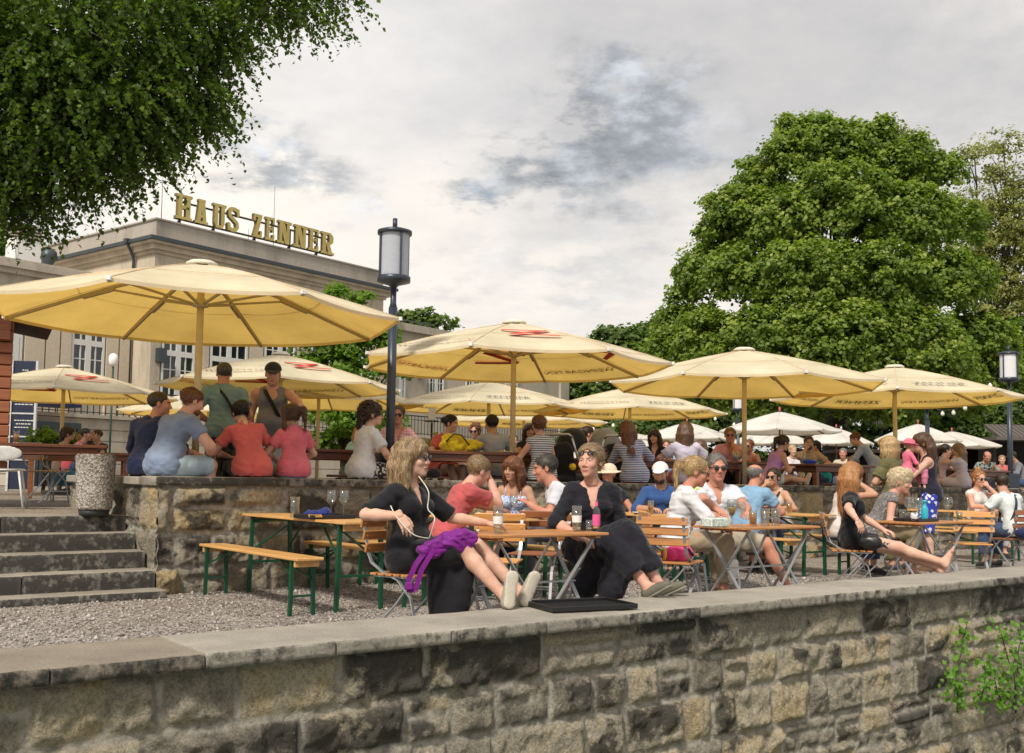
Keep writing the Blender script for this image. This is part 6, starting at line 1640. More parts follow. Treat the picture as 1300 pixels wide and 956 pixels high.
def beer(kind, s, d, label):
    src = BT if kind == 't' else BB; i = 0 if kind == 't' else 1; p = SD(s, d)
    if bu[i]: return dup(src, p, ANG, label)
    bu[i] = True; src.location = p; src.rotation_euler = (0, 0, ANG); src['label'] = label; return src
beer('t', 4.47, 8.70, 'beer table with the black tray of glasses, nearest the stone steps')
beer('b', 3.92, 8.70, 'empty beer bench nearest the stone steps'); beer('b', 5.02, 8.70, 'beer bench half hidden behind the woman with the purple bag')
beer('t', 6.13, 8.75, 'beer table the man in the coral T-shirt leans on'); beer('b', 5.62, 8.72, 'beer bench under the man in the coral T-shirt'); beer('b', 6.64, 8.70, 'beer bench under the man in the white polo with dark hair, facing left')
beer('t', 8.75, 8.71, 'beer table in front of the man in the white cap'); beer('b', 8.28, 8.70, 'beer bench left of the man in the white cap'); beer('b', 9.28, 8.72, 'beer bench under the man in the white cap')
beer('t', 10.95, 8.70, 'beer table with a lone glass of beer, behind the crowded folding table'); beer('b', 10.36, 8.70, 'beer bench under the bald man in light blue'); beer('b', 11.55, 8.70, 'beer bench with its near end left of the woman with ginger hair')
beer('t', 15.45, 8.7, 'beer table behind the turquoise bottle, below the blonde woman on the wall'); beer('b', 14.9, 8.7, 'beer bench behind the woman in the blue floral dress'); beer('b', 16.1, 8.7, 'beer bench under the red haired woman in sunglasses')
# ------------------------------------------------------------------ upper terrace tables
def make_picnic():
    t = thing('wooden_table', (0, 0, 0), 0, 'x', 'table', 'heavy dark wooden tables on the upper terrace'); mb = MB()
    for k in range(4): mb.box((0, -.27 + k * .18, .755), (1.8, .172, .04), None, .006)
    mb.build('tabletop', M_dwood, t)
    mb = MB()
    for sy in (-1, 1): mb.box((0, sy * .30, .69), (1.6, .03, .09), None, .004)
    for sx in (-1, 1): mb.box((sx * .78, 0, .69), (.03, .57, .09), None, .004)
    mb.build('apron', M_dwood, t)
    for sx in (-1, 1):
        for sy in (-1, 1): mb = MB(); mb.box((sx * .73, sy * .26, .34), (.08, .08, .68), None, .008); mb.build('leg', M_slat_d if sx * sy > 0 else M_dwood, t)
    return t
def make_wbench():
    t = thing('wooden_bench', (0, 0, 0), 0, 'x', 'bench', 'dark wooden benches on the upper terrace'); mb = MB()
    for k in range(3): mb.box((0, -.12 + k * .12, .44), (1.6, .11, .03), None, .005)
    mb.build('seat', M_dwood, t)
    for sx in (-1, 1):
        for sy in (-1, 1): mb = MB(); mb.box((sx * .66, sy * .12, .21), (.06, .06, .42), None, .005); mb.build('leg', M_dwood, t)
    return t
PT = make_picnic(); PB = make_wbench(); pu = [False, False]
def upper(kind, px, D, label, ang=38.05, dx=1):
    i = 0 if kind == 't' else 1; src = PT if kind == 't' else PB; p = gp(px, D, UZ)
    if pu[i]: r = dup(src, p, R_(ang), label)
    else: pu[i] = True; src.location = p; src.rotation_euler = (0, 0, R_(ang)); src['label'] = label; r = src
    return r
upper('t', 590, 10.85, 'dark wooden table with the yellow bag on it', 20); upper('t', 420, 11.9, 'dark wooden table right of the girl with pigtails')
upper('t', 916, 10.95, 'dark wooden table at which the man in the pink polo leans'); upper('t', 1052, 10.85, 'dark wooden table in front of the drinking man')
upper('t', 1238, 10.95, 'long dark wooden table behind the blonde woman on the wall'); upper('t', 752, 12.2, 'dark wooden table behind the stroller'); upper('t', 812, 11.2, 'dark wooden table right of the striped woman in red shorts')
upper('t', 28, 13.6, 'dark wooden table by the hut at the left edge', 30); upper('t', 98, 18.2, 'dark wooden table where the left group sits', 25)
upper('b', 627, 11.35, 'dark wooden bench under the man in the light grey shirt'); upper('b', 925, 11.65, 'dark wooden bench under the man in the pink polo'); upper('b', 1035, 11.6, 'dark wooden bench under the drinking man'); upper('b', 495, 10.95, 'dark wooden bench under the person in pink plaid')
# folding chairs at the left
def wchair(px, D, face, lb, m='l'): chair(m, gp(px, D, UZ), face, lb, UZ)
wchair(58, 15.6, 60, 'folding chair with brown slats behind the top of the steps, left one'); wchair(80, 16.2, 100, 'folding chair with a teal bag hanging on it, left of the concrete tub', 'd')
t = thing('white_chair', gp(4, 13.0, UZ), R_(20), 'white metal chair cut off by the left edge of the picture', 'chair')
mb = MB()
f = Field((-.25, -.25, .40), (.25, .3, .9), .014); f.cone((-.16, 0, .45), (.16, 0, .45), .06, .06, .02, ((0, 0, 1), .25)); f.ell((0, 0, .45), (.22, .22, .018), .02); f.ell((0, -.22, .64), (.20, .014, .09), .04)
V, Fq = f.mesh(); link('shell', npmesh('shell', V, Fq, [M_white_m]), t)
for sx in (-1, 1):
    for sy in (-1, 1): mb = MB(); mb.tube([(sx * .16, sy * .15, .44), (sx * .23, sy * .22, 0)], .013, 8); mb.build('leg', M_white_m, t)

# chairs on the lower terrace
seats = {}
def C(k, kind, px, D, face, lb): p = gp(px, D); seats[k] = p; chair(kind, p, face, lb)
C('p1', 'o', 519, 6.38, -32, 'orange slatted chair the woman with the purple bag sits on'); C('p5', 'o', 752, 6.66, -66, 'chair hidden under the woman in black behind the bottle with the pink label')
C('a', 'l', 627, 7.05, 262, 'empty light slatted chair facing the camera behind the left table'); C('b', 'd', 679, 7.55, 255, 'empty dark slatted chair left of the woman in black with crossed legs')
C('pink', 'o', 853, 6.22, 62, 'empty orange slatted chair with the pink bag on its seat'); C('p6', 'o', 853, 7.0, 5, 'chair under the blonde woman with ponytail in white blouse'); C('p7', 'o', 905, 7.35, -72, 'chair under the man in sunglasses and white polo')
C('p12', 'o', 1079, 6.42, -12, 'light slatted chair under the woman with ginger hair'); C('c', 'l', 1233, 6.45, 75, 'empty light slatted chair at the right end of the table with the turquoise bottle'); C('p15', 'd', 1287, 6.75, 108, 'dark slatted chair under the person in the pale shirt at the right edge')
C('p13', 'd', 1112, 7.25, 0, 'chair hidden under the woman with cropped pale hair')

# ------------------------------------------------------------------ things on the tables
M_glass = glassm('clear_glass', (.93, .96, .95)); M_amber = mat('beer', (.62, .25, .02), .15, bmp=0, var=.1, spec=.7); M_foam = mat('foam', (.8, .76, .66), .8, bmp=.1); M_wine = mat('white_wine', (.55, .40, .10), .1, bmp=0); M_pink = cloth('pink_bag', (.80, .06, .24)); M_red_liq = mat('red_drink', (.35, .02, .04), .1, bmp=0)
M_trayk = mat('black_tray', (.012, .012, .013), .35, bmp=.05)
def tumbler(p, lb, h=.15, r=.036, liquid=None, lv=.5, label=False):
    t = thing('glass', p, 0, lb, 'glass'); mb = MB(); mb.lathe([(0, .006), (r * .78, .006), (r * .78, 0), (r * .82, 0), (r, h), (r * .93, h), (r * .76, .012), (0, .012)], seg=18); mb.build('glass_body', M_glass, t)
    if liquid: mb = MB(); mb.lathe([(0, .014), (r * .72, .014), (r * (.74 + .18 * lv), h * lv), (0, h * lv)], seg=16); mb.build('drink', liquid, t)
    if label: mb = MB(); mb.lathe([(r * .93, h * .35), (r * .99, h * .62)], seg=18); mb.V = [v for v in mb.V]; mb.build('print', M_white, t)
    return t
def wineglass(p, lb, liquid=None, sc=1.0):
    t = thing('wine_glass', p, 0, lb, 'glass', 'stemmed wine glasses'); mb = MB(); mb.lathe([(0, .0), (.034, .0), (.034, .003), (.006, .008), (.004, .03), (.004, .09), (.012, .10), (.034, .125), (.041, .155), (.038, .185), (.033, .21), (.031, .21), (.036, .185), (.039, .155), (.032, .128), (.0, .105)], seg=18); mb.build('glass_body', M_glass, t)
    if liquid: mb = MB(); mb.lathe([(0, .108), (.030, .130), (.037, .150), (0, .150)], seg=16); mb.build('drink', liquid, t)
    t.scale = (sc,) * 3; return t
def tray(p, rz, lb, sx=.5, sy=.36, group=None):
    t = thing('serving_tray', p, rz, lb, 'tray', group); mb = MB(); mb.box((0, 0, .006), (sx, sy, .008)); mb.build('tray_bottom', M_trayk, t)
    mb = MB()
    for s_ in (-1, 1): mb.bar((s_ * sx / 2, -sy / 2, .02), (s_ * sx / 2, sy / 2, .02), .014, .034, ch=.004); mb.bar((-sx / 2, s_ * sy / 2, .021), (sx / 2, s_ * sy / 2, .021), .014, .032, ch=.004)
    mb.build('rim', M_trayk, t)
    if sx > .45:
        mb = MB()
        for k in range(26): mb.bar((-sx / 2 + .01, -sy / 2 + sy * (k + .5) / 26, .0125), (sx / 2 - .01, -sy / 2 + sy * (k + .5) / 26, .0125), .004, .004)
        for k in range(36): mb.bar((-sx / 2 + sx * (k + .5) / 36, -sy / 2 + .01, .0145), (-sx / 2 + sx * (k + .5) / 36, sy / 2 - .01, .0145), .003, .003)
        mb.build('mesh_grid', mat('tray_grid', (.03, .03, .033), .4, bmp=0), t)
    return t
def on(px, D, z): return gp(px, D, z)
TZ = .747; BZ = .771
tumbler(on(632, 6.02, TZ), 'tall empty beer glass with a printed white label, near the left table edge', .205, .040, M_foam, .08, True)
tumbler(on(732, 6.06, TZ), 'tall beer glass with a little beer left, in front of the woman in black', .20, .040, M_foam, .16, True)
tumbler(on(748, 6.04, TZ), 'small water glass right of the tall one, in front of the woman in black', .085, .031, M_white_m, .3)
p = on(757, 6.16, TZ); t = thing('bottle', p, 0, 'clear slim bottle with a pink label on the left table', 'bottle')
mb = MB(); mb.lathe([(0, 0), (.030, 0), (.032, .02), (.032, .14), (.026, .165), (.013, .19), (.012, .23), (.015, .232), (.015, .245), (0, .245)], seg=18); mb.build('glass_body', M_glass, t)
mb = MB(); mb.lathe([(.0328, .035), (.0328, .125)], seg=18); mb.build('label', mat('pink_label', (.80, .10, .30), .5, bmp=0), t); mb = MB(); mb.lathe([(.0135, .195), (.0128, .228)], seg=14); mb.build('neck_label', mat('pink_label', (.80, .10, .30)), t)
mb = MB(); mb.lathe([(0, .006), (.028, .006), (.029, .03), (0, .03)], seg=14); mb.build('drink', mat('peach_drink', (.6, .28, .12), .2, bmp=0), t)
# table 2
wineglass(on(929, 6.18, TZ), 'wine glass with a little white wine, left on the crowded table', M_wine, 1.18); wineglass(on(941, 6.05, TZ), 'empty wine glass right of the one with white wine', None, 1.1)
tumbler(on(956, 6.2, TZ), 'glass full of amber beer on the crowded table', .15, .04, M_amber, .80)
tumbler(on(971, 6.12, TZ), 'empty ribbed beer mug right of the amber beer', .165, .046); tumbler(on(985, 6.15, TZ), 'empty ribbed beer mug nearest the right end of the crowded table', .165, .046)
tumbler(on(1002, 8.1, BZ), 'glass of beer alone on the beer table behind', .15, .038, M_amber, .8)
t = thing('napkin_holder', on(908, 6.1, TZ), ANG, 'clear plastic box with printed sides lying on the crowded table', 'box'); mb = MB(); mb.box((0, 0, .045), (.24, .12, .085), None, .012); mb.build('box_body', mat('clear_plastic_box', (.55, .62, .56), .2, var=.5, scale=60, bmp=.3), t)
tumbler(on(893, 6.3, TZ), 'small green and red plastic cup at the left end of the crowded table', .06, .02, mat('green_cup', (.02, .30, .12), .4), .9)
# table 3
tray(on(1163, 6.30, TZ), ANG, 'round cornered black tray under the turquoise bottle', .42, .30)
wineglass(on(1154, 6.28, TZ + .012), 'empty wine glass left of the turquoise bottle', None, 1.25); wineglass(on(1166, 6.38, TZ + .012), 'empty wine glass just behind the patterned cup', None, 1.2); wineglass(on(1204, 6.34, TZ), 'empty wine glass on the right part of the turquoise bottle table', None, 1.3)
p = on(1174, 6.26, TZ + .012); t = thing('bottle', p, 0, 'turquoise glass bottle on the right table', 'bottle'); mb = MB(); mb.lathe([(0, 0), (.036, 0), (.038, .02), (.038, .12), (.032, .145), (.02, .165), (.02, .20), (.024, .202), (.024, .225), (0, .225)], seg=18); mb.build('bottle_body', mat('turquoise_glass', (.02, .42, .52), .12, bmp=0, spec=.8), t)
p = on(1161, 6.2, TZ + .012); t = thing('cup', p, 0, 'round dark cup with white leaf pattern beside the turquoise bottle', 'cup'); mb = MB(); mb.lathe([(0, 0), (.025, 0), (.045, .03), (.045, .06), (.032, .09), (.028, .09), (.04, .06), (.04, .03), (0, .01)], seg=18); mb.build('cup_body', cloth('patterned_cup', (.02, .03, .09), 'floral', (.6, .6, .65), 3), t)
# beer table by the steps
tp = on(412, 8.35, BZ); tray(tp, ANG, 'black tray with wine glasses and blue napkins on the beer table by the steps', .44, .34)
wineglass(on(420, 8.3, BZ + .012), 'empty wine glass, left one of the pair on the black tray by the steps', None, 1.15); wineglass(on(436, 8.36, BZ + .012), 'empty wine glass, right one of the pair on the black tray by the steps', None, 1.15)
tumbler(on(374, 8.55, BZ), 'tall clear glass at the left of the tray on the beer table by the steps', .19, .045)
t = thing('napkin', on(405, 8.28, BZ + .014), 0, 'crumpled dark blue napkins on the black tray', 'napkin'); f = Field((-.16, -.1, 0), (.16, .1, .12), .008); f.ell((-.05, 0, .03), (.09, .06, .03), .02); f.ell((.06, .01, .04), (.05, .05, .045), .02); f.ripple(.012, 70, 2); V, Fq = f.mesh(); link('cloth', npmesh('cloth', V, Fq, [cloth('blue_napkin', (.02, .03, .16))]), t)
t = thing('sugar_rolls', on(400, 8.2, BZ + .014), .3, 'row of small ochre packets on the black tray', 'packets'); mb = MB()
for k in range(6): mb.tube([(-.05 + k * .02, -.03, .012), (-.05 + k * .02, .03, .02)], .010, 8)
mb.build('packets', mat('ochre_packet', (.45, .26, .06), .6), t)
wineglass(on(652, 8.1, BZ), 'wine glass on the beer table in front of the woman with the auburn bob', None, 1.1); tumbler(on(668, 8.2, BZ), 'glass with a dark red drink between the auburn woman and the man in white', .09, .035, M_red_liq, .5)
# black tray on the river wall
tray(gp(738, 5.42, ZC + .006), ANG - .22, 'black mesh tray lying on the river wall coping', .66, .42)
# upper tables
for px, D, lb, lq in [(912, 10.8, 'glass of beer in front of the man in the pink polo', M_amber), (934, 10.75, 'pale glass at the elbow of the man in the pink polo', M_white_m)]: tumbler(on(px, D, UZ + .777), lb, .16, .045, lq, .7)
tumbler(gp(1020, 10.8, UZ + .777), 'tall glass on the table in front of the drinking man', .2, .04, M_white_m, .6)
t = thing('blue_cloth', gp(1028, 10.7, UZ + .777), 0, 'small bright blue bundle on the table of the drinking man', 'cloth'); f = Field((-.14, -.1, -.01), (.14, .1, .12), .012); f.ell((0, 0, .03), (.11, .07, .045), .02); f.ripple(.01, 60, 4); V, Fq = f.mesh(); link('bundle', npmesh('bundle', V, Fq, [cloth('blue_bundle', (.02, .06, .5))]), t)

# more crockery
def plate(p, lb):
    t = thing('plate', p, 0, lb, 'plate'); mb = MB(); mb.lathe([(0, .004), (.07, .004), (.075, 0), (.12, .018), (.118, .022), (.075, .008), (0, .008)], seg=24); mb.build('dish', M_white, t)
    f = Field((-.09, -.09, -.01), (.09, .09, .06), .008); f.ell((.01, 0, .012), (.06, .045, .02), .01); f.ell((-.03, .02, .02), (.03, .03, .02), .01); f.ripple(.008, 90, int(p[0] * 10) % 7); V, Fq = f.mesh(); link('food', npmesh('food', V, Fq, [mat('fries', (.50, .28, .07), .7, bmp=.4)]), t)
BZ2 = UZ + .777
plate(gp(640, 10.8, BZ2), 'white plate on the table of the man in light grey'); plate(gp(900, 10.85, BZ2), 'white plate on the table of the man in pink polo'); plate(gp(1062, 10.8, BZ2), 'white plate on the table of the drinking man'); plate(on(815, 8.5, BZ), 'white plate in front of the man in the white cap')
for px, D, z, h_, lq, lb in [(536, 10.8, BZ2, .17, M_amber, 'beer glass at the left end of the table with the yellow bag'), (1078, 10.7, BZ2, .15, M_red_liq, 'glass of red drink at the right end of the drinking man table'), (1212, 10.8, BZ2, .17, M_amber, 'beer glass beside the blonde woman drinking on the wall'), (1262, 10.9, BZ2, .17, M_amber, 'beer glass in front of the man in flowered shirt'),
    (826, 8.3, BZ, .16, M_amber, 'beer glass in front of the man in the white cap'), (852, 10.9, BZ2, .17, M_white_m, 'pale glass left of the woman in lilac'), (748, 12.1, BZ2, .17, M_amber, 'beer glass behind the strollers'), (980, 8.3, BZ, .14, M_foam, 'nearly empty glass before the woman eating'), (1146, 6.45, TZ, .13, None, 'empty tumbler at the left of the turquoise bottle tray'), (1218, 6.3, TZ, .10, M_wine, 'small glass of pale drink at the right end of the turquoise bottle table'), (20, 13.6, BZ2, .16, M_amber, 'beer glass on the table by the hut'), (100, 18.1, BZ2, .16, M_amber, 'beer glass on the table of the left group')]:
    tumbler(gp(px, D, z), lb, h_, .037, lq, .7)
# ------------------------------------------------------------------ bags, hats, stroller
def blob_obj(name, label, cat, p, rz, ells, m, h=.012, rip=(.008, 45, 1), cones=(), parent=None, flat=None):
    A = [np.array(e[0]) for e in ells] + [np.array(c[0]) for c in cones] + [np.array(c[1]) for c in cones]
    lo = np.min(A, 0) - .3; hi = np.max(A, 0) + .3; f = Field(lo, hi, h)
    for e in ells: f.ell(e[0], e[1], .03)
    for c in cones: f.cone(c[0], c[1], c[2], c[3], .02)
    f.plane((0, 0, 0), (0, 0, -1)); f.ripple(*rip); V, Fq = f.mesh(); V = lap_smooth(V, Fq, 1)
    if parent is not None: return link(name, npmesh(name, V, Fq, [m]), parent)
    o = link(name, npmesh(name, V, Fq, [m]), loc=p); o.rotation_euler = (0, 0, rz); tag(o, label, cat); return o
M_yel = cloth('yellow_bag', (.62, .46, .02)); M_navy = cloth('navy_cloth', (.015, .025, .08)); M_blk = cloth('black_cloth', (.012, .012, .015))
o = blob_obj('tote_bag', 'slumped mustard yellow bag lying on the dark wooden table', 'bag', gp(584, 10.75, UZ + .777), .2, [((-.10, 0, .10), (.16, .11, .13)), ((.12, 0, .08), (.16, .10, .08)), ((-.16, 0, .18), (.07, .06, .06))], M_yel, .012, (.022, 34, 5))
mb = MB(); mb.tube([(-.2, -.12, .12), (-.1, -.15, .22), (.0, -.13, .20), (.1, -.12, .08)], .012, 6); mb.build('handle', mat('bag_handle', (.10, .09, .03), .7), o)
o = blob_obj('pouch_bag', 'small bright pink and yellow bag on the seat of the orange chair', 'bag', seats['pink'] + Vector((.06, .02, .462)), R_(10), [((0, 0, .06), (.13, .09, .085)), ((-.09, 0, .05), (.06, .07, .06))], M_pink, .009, (.010, 50, 6))
mb = MB(); mb.lathe([(.0, 0), (.06, 0), (.062, .015), (.04, .02)], (-.135, -.02, .055), 12, Matrix.Rotation(-pi / 2, 3, 'Y')); mb.build('yellow_end', mat('yellow_fabric', (.7, .5, .08), .8), o)
mb = MB(); mb.tube([(.06, -.07, .11), (.10, -.085, .05), (.13, -.04, .08)], .012, 6); mb.build('strap', M_blk, o)
blob_obj('shoulder_bag', 'dark blue bag on the chair at the right edge', 'bag', seats['p15'] + Vector((.05, -.30, .462)), R_(30), [((0, 0, .08), (.24, .11, .09))], M_navy, .014)
blob_obj('shoulder_bag', 'teal bag hanging low between the left folding chairs', 'bag', gp(84, 15.9, UZ + .25), 0, [((0, 0, .1), (.16, .1, .14))], cloth('teal_bag', (.04, .16, .22)), .016)
capo = tag(link('baseball_cap', npmesh('baseball_cap', *cap_template(.008), [M_blk]), loc=gp(551, 10.02, WT + .01)), 'black cap lying on the terrace wall beside the bare foot', 'cap')
o = blob_obj('backpack', 'black backpack behind the near lamp post on the terrace wall', 'bag', gp(498, 10.05, WT), .4, [((0, 0, .16), (.15, .11, .20))], M_blk, .014)
# lamp-side sign stand
t = thing('menu_stand', gp(546, 12.6, UZ), 0, 'white sheet on a thin black stand left of the yellow bag', 'sign'); mb = MB(); mb.tube([(0, 0, 0), (0, 0, 1.25)], .015, 8); mb.box((0, 0, 1.27), (.20, .04, .02)); mb.lathe([(0, 0), (.18, 0), (.18, .02), (0, .03)], seg=16); mb.build('stand', M_blk, t); mb = MB(); mb.box((0, 0, 1.38), (.11, .012, .17)); mb.build('sheet', M_white, t)
# stroller
M_hood = cloth('grey_hood', (.30, .32, .34)); M_str = cloth('stroller_black', (.02, .022, .028)); M_chrome = mat('brushed_aluminium', (.55, .56, .58), .3, .8, bmp=0)
def hood(c, r, m, name, par, a0=-.2, a1=1.9, rz=0, seg=5):
    V = []; Fc = []; n = 14
    for i in range(seg * 3 + 1):
        a = a0 + (a1 - a0) * i / (seg * 3); rr = r * (1 - .03 * (0 if i % 3 == 0 else 1))
        for j in range(n + 1):
            b = pi * j / n; V.append((c[0] + rr * cos(b) * .78, c[1] + rr * sin(b) * cos(a), c[2] + rr * sin(b) * sin(a)))
    for i in range(seg * 3):
        for j in range(n): q = i * (n + 1) + j; Fc.append((q, q + 1, q + n + 2, q + n + 1))
    me = bpy.data.meshes.new(name); me.from_pydata(V, [], Fc); me.materials.append(m); me.polygons.foreach_set('use_smooth', [True] * len(Fc)); me.update(); o = link(name, me, par)
    md = o.modifiers.new('s', 'SOLIDIFY'); md.thickness = .012; return o
def stroller(p, rz, lb, hm, hz=.86):
    t = thing('stroller', p, rz, lb, 'stroller', 'strollers parked at the wall')
    hood((0, .02, hz - .10), .30, hm, 'hood', t)
    f = Field((-.24, -.45, .30), (.24, .40, .95), .018); f.cone((0, -.18, .42), (0, .22, .40), .16, .15, .03, ((0, 0, 1), .7)); f.cone((0, .20, .42), (0, .32, .80), .15, .17, .03, ((0, 1, 0), .35)); f.ripple(.008, 30, 3); V, Fq = f.mesh(); link('seat', npmesh('seat', V, Fq, [M_str]), t)
    mb = MB()
    for s_ in (-1, 1): mb.tube([(s_ * .22, .48, 1.02), (s_ * .23, .30, .70), (s_ * .23, .0, .38), (s_ * .22, -.38, .16)], .014, 8); mb.tube([(s_ * .23, .05, .42), (s_ * .25, .34, .14)], .013, 8)
    mb.tube([(-.22, .48, 1.02), (-.2, .54, 1.06), (.2, .54, 1.06), (.22, .48, 1.02)], .018, 8); mb.build('frame', M_chrome, t)
    for x, y, r in ((-.26, .36, .14), (.26, .36, .14), (-.2, -.40, .09), (.2, -.40, .09)):
        mb = MB(); mb.tube([(x, y + r * cos(a), r + r * sin(a)) for a in np.linspace(0, 2 * pi, 21)[:-1]], .02, 8, closed=True); w = mb.build('wheel', M_blk, t)
        mb = MB()
        for k in range(6): a = k * pi / 3; mb.bar((x, y, r), (x, y + r * cos(a), r + r * sin(a)), .008)
        mb.build('spokes', M_chrome, w)
    return t
stroller(gp(727, 10.95, UZ), R_(150), 'black stroller with a folded black hood and silver arched frame', M_str, .98)
stroller(gp(766, 10.8, UZ), R_(200), 'grey hooded stroller right of the black one', M_hood, 1.0)
mb = MB(); mb.lathe([(0, -.05), (.035, -.035), (.05, 0), (.035, .035), (0, .05)], seg=12); o = mb.build('toy', mat('yellow_toy', (.75, .50, .02), .5)); o.location = gp(727, 10.3, 1.33); tag(o, 'round yellow toy hanging at the black stroller', 'toy')
# sunhat on a head handled with the people

# ------------------------------------------------------------------ hut, kiosks, board, plants, string lights
M_plank = wood('orange_planks', (.22, .07, .03), (.36, .13, .055), .6, 'X'); M_rooft = mat('brown_roof', (.05, .02, .015), .8, bmp=.4)
hp = at(-30, 600, 12.5); hp.z = UZ; hw = at(9, 600, 12.5); dirh = R_(25)
t = thing('wooden_hut', hw - Vector((cos(R_(27)), sin(R_(27)), 0)) * (hw.x - hp.x), R_(27), 'orange brown plank hut with small overhanging roof at the left edge', 'hut')
hx = hw.x - hp.x; mb = MB(); nb = 14; ztp = at(5, 432, 12.5).z - UZ
for k in range(nb): mb.box((hx / 2 - 1.2, 1.0, ztp * (k + .5) / nb), (hx + 2.4, 2.0, ztp / nb - .012), None, .012)
mb.build('wall', M_plank, t)
mb = MB(); zr = at(5, 408, 12.5).z - UZ; mb.box((hx / 2 - 1.0, .9, zr - .06), (hx + 3.0, 2.7, .07), Matrix.Rotation(R_(9), 3, 'Y'), .01); mb.build('roof', M_rooft, t)
mb = MB(); mb.bar((hx - .05, -.05, ztp - .05), (hx + .22, -.1, ztp + .02), .06); mb.box((hx - .1, -.08, ztp - .25), (.12, .1, .35)); mb.build('bracket', M_plank, t)
# menu board at the building
bp = gz(26, 23.5); t = thing('menu_board', bp, R_(8), 'tall dark blue menu board with white lines of text left of the dark doorway', 'sign')
wb = 30 / F * 23.5; mb = MB(); mb.box((0, 0, 1.52), (wb, .06, 2.95), None, .01); mb.build('panel', mat('dark_blue_board', (.012, .02, .05), .5), t)
mb = MB(); 
for z in (.72, 1.25, 1.78, 2.3): mb.box((0, -.035, z), (wb, .02, .035))
mb.box((-wb / 2, -.02, 1.5), (.05, .09, 3.0)); mb.box((wb / 2, -.02, 1.5), (.05, .09, 3.0)); mb.build('frame', M_white_m, t)
mb = MB(); rs = random.Random(4)
for z, w_ in [(2.78, .10), (2.55, .30), (2.15, .36), (2.07, .30), (1.99, .36), (1.62, .36), (1.54, .28), (1.46, .34), (1.1, .36), (1.02, .26), (.94, .34)]:
    x = -w_ / 2
    while x < w_ / 2: l = .02 + rs.random() * .05; mb.box((x + l / 2, -.034, z), (l, .004, .022)); x += l + .015
mb.build('small_print', M_white, t)
# dark shop front below the podium
def face_box(mb, a, b, v0, v1, z0, z1, o): mb.box(BP((a + b) / 2, (v0 + v1) / 2, (z0 + z1) / 2) - o.location, (abs(b - a), abs(v1 - v0), z1 - z0), bang)
t = thing('shop_front', BP(u_at(70, VP_ - .1), VP_ - .1, UZ), 0, 'dark glazed entrance in the podium wall below the left parasol', 'entrance')
mb = MB(); face_box(mb, u_at(38, VP_), u_at(99, VP_), VP_ - .12, VP_ - .02, UZ, 2.75, t); mb.build('glazing', M_wglass, t)
mb = MB(); face_box(mb, u_at(36, VP_), u_at(101, VP_), VP_ - .2, VP_ - .125, 2.6, 2.8, t)
for q in (38, 53, 68, 84, 99): face_box(mb, u_at(q, VP_) - .05, u_at(q, VP_) + .05, VP_ - .18, VP_ - .125, UZ, 2.6, t)
mb.build('frame', M_zinc, t)
mb = MB(); face_box(mb, u_at(8, VP_), u_at(80, VP_), VP_ - 1.2, VP_ - .21, 3.25, 3.45, t); mb.build('awning', M_navy, t)
def bush(name, label, px, Y, py, r, m, n=240, ls=.10, cat='plant', group=None):
    p = gz(px, Y); t = thing(name, p, 0, label, cat, group); c = at(px, py, Y); bl2 = [(c.x, c.y, c.z, r), (c.x + r * .6, c.y, c.z - r * .2, r * .7), (c.x - r * .6, c.y + .1, c.z - r * .2, r * .7)]
    mb = MB(); limb(mb, p, c, .04, .015, 5); limb(mb, p, c + Vector((r * .5, 0, 0)), .03, .01, 5); mb.V = [tuple(Vector(v) - p) for v in mb.V]; mb.build('stem', M_bark, t)
    P, Nn, ti = clumped(bl2, n // 12, 12, r * .35, .7, .5, .9, 0); leaves_mesh('foliage', P, Nn, ls * (.6 + .8 * rng.random(len(P))), ti, m, t, .7, loc=p); return t
bush('potted_shrub', 'light green shrub in front of the dark entrance, left one', 56, 22, 563, .38, M_bright, 700, .12); bush('potted_shrub', 'light green shrub in front of the dark entrance, right one', 92, 22.4, 562, .30, M_bright, 500, .11)
bush('flowering_plant', 'leafy plant with pale flowers behind the menu stand', 556, 14.5, 566, .22, M_airy, 500, .06); bush('potted_shrub', 'low leafy plant right of the near lamp post', 532, 15, 574, .2, M_bright, 360, .06)
# kiosks at the far right
kp = gz(1190, 41); 
def kiosk(px0, px1, Y, zt, lb, boards, tiled=False):
    a = gz(px0, Y); b = gz(px1, Y); p = (a + b) / 2; w = (b - a).length; t = thing('kiosk', p, 0, lb, 'kiosk')
    mb = MB(); mb.box((0, 1.2, zt / 2), (w, .1, zt)); mb.box((-w / 2 + .05, .6, zt / 2), (.1, 1.2, zt)); mb.box((w / 2 - .05, .6, zt / 2), (.1, 1.2, zt)); mb.build('wall', mat('dark_kiosk_wood', (.035, .028, .025), .7), t)
    mb = MB(); mb.box((0, .3, zt + .06), (w + .6, 2.4, .12)); 
    if tiled:
        for k in range(int(w / .18)): mb.box((-w / 2 + k * .18, -.1, zt + .30), (.14, 1.5, .12), Matrix.Rotation(R_(22), 3, 'X'))
    mb.build('roof', mat('kiosk_roof', (.10, .085, .075), .8), t); mb = MB(); mb.box((0, .1, .55), (w, .5, 1.1)); mb.build('counter', wood('kiosk_counter', (.12, .06, .03), (.2, .1, .05)), t)
    for (x, z, ww, hh, c) in boards:
        mb = MB(); mb.box((x, -.15, z), (ww, .06, hh)); o = mb.build('signboard', mat('board_' + str(c), c, .5), t)
        mb = MB(); mb.box((x, -.185, z), (ww * .5, .006, hh * .16)); mb.build('print_line', M_white, o)
    return t
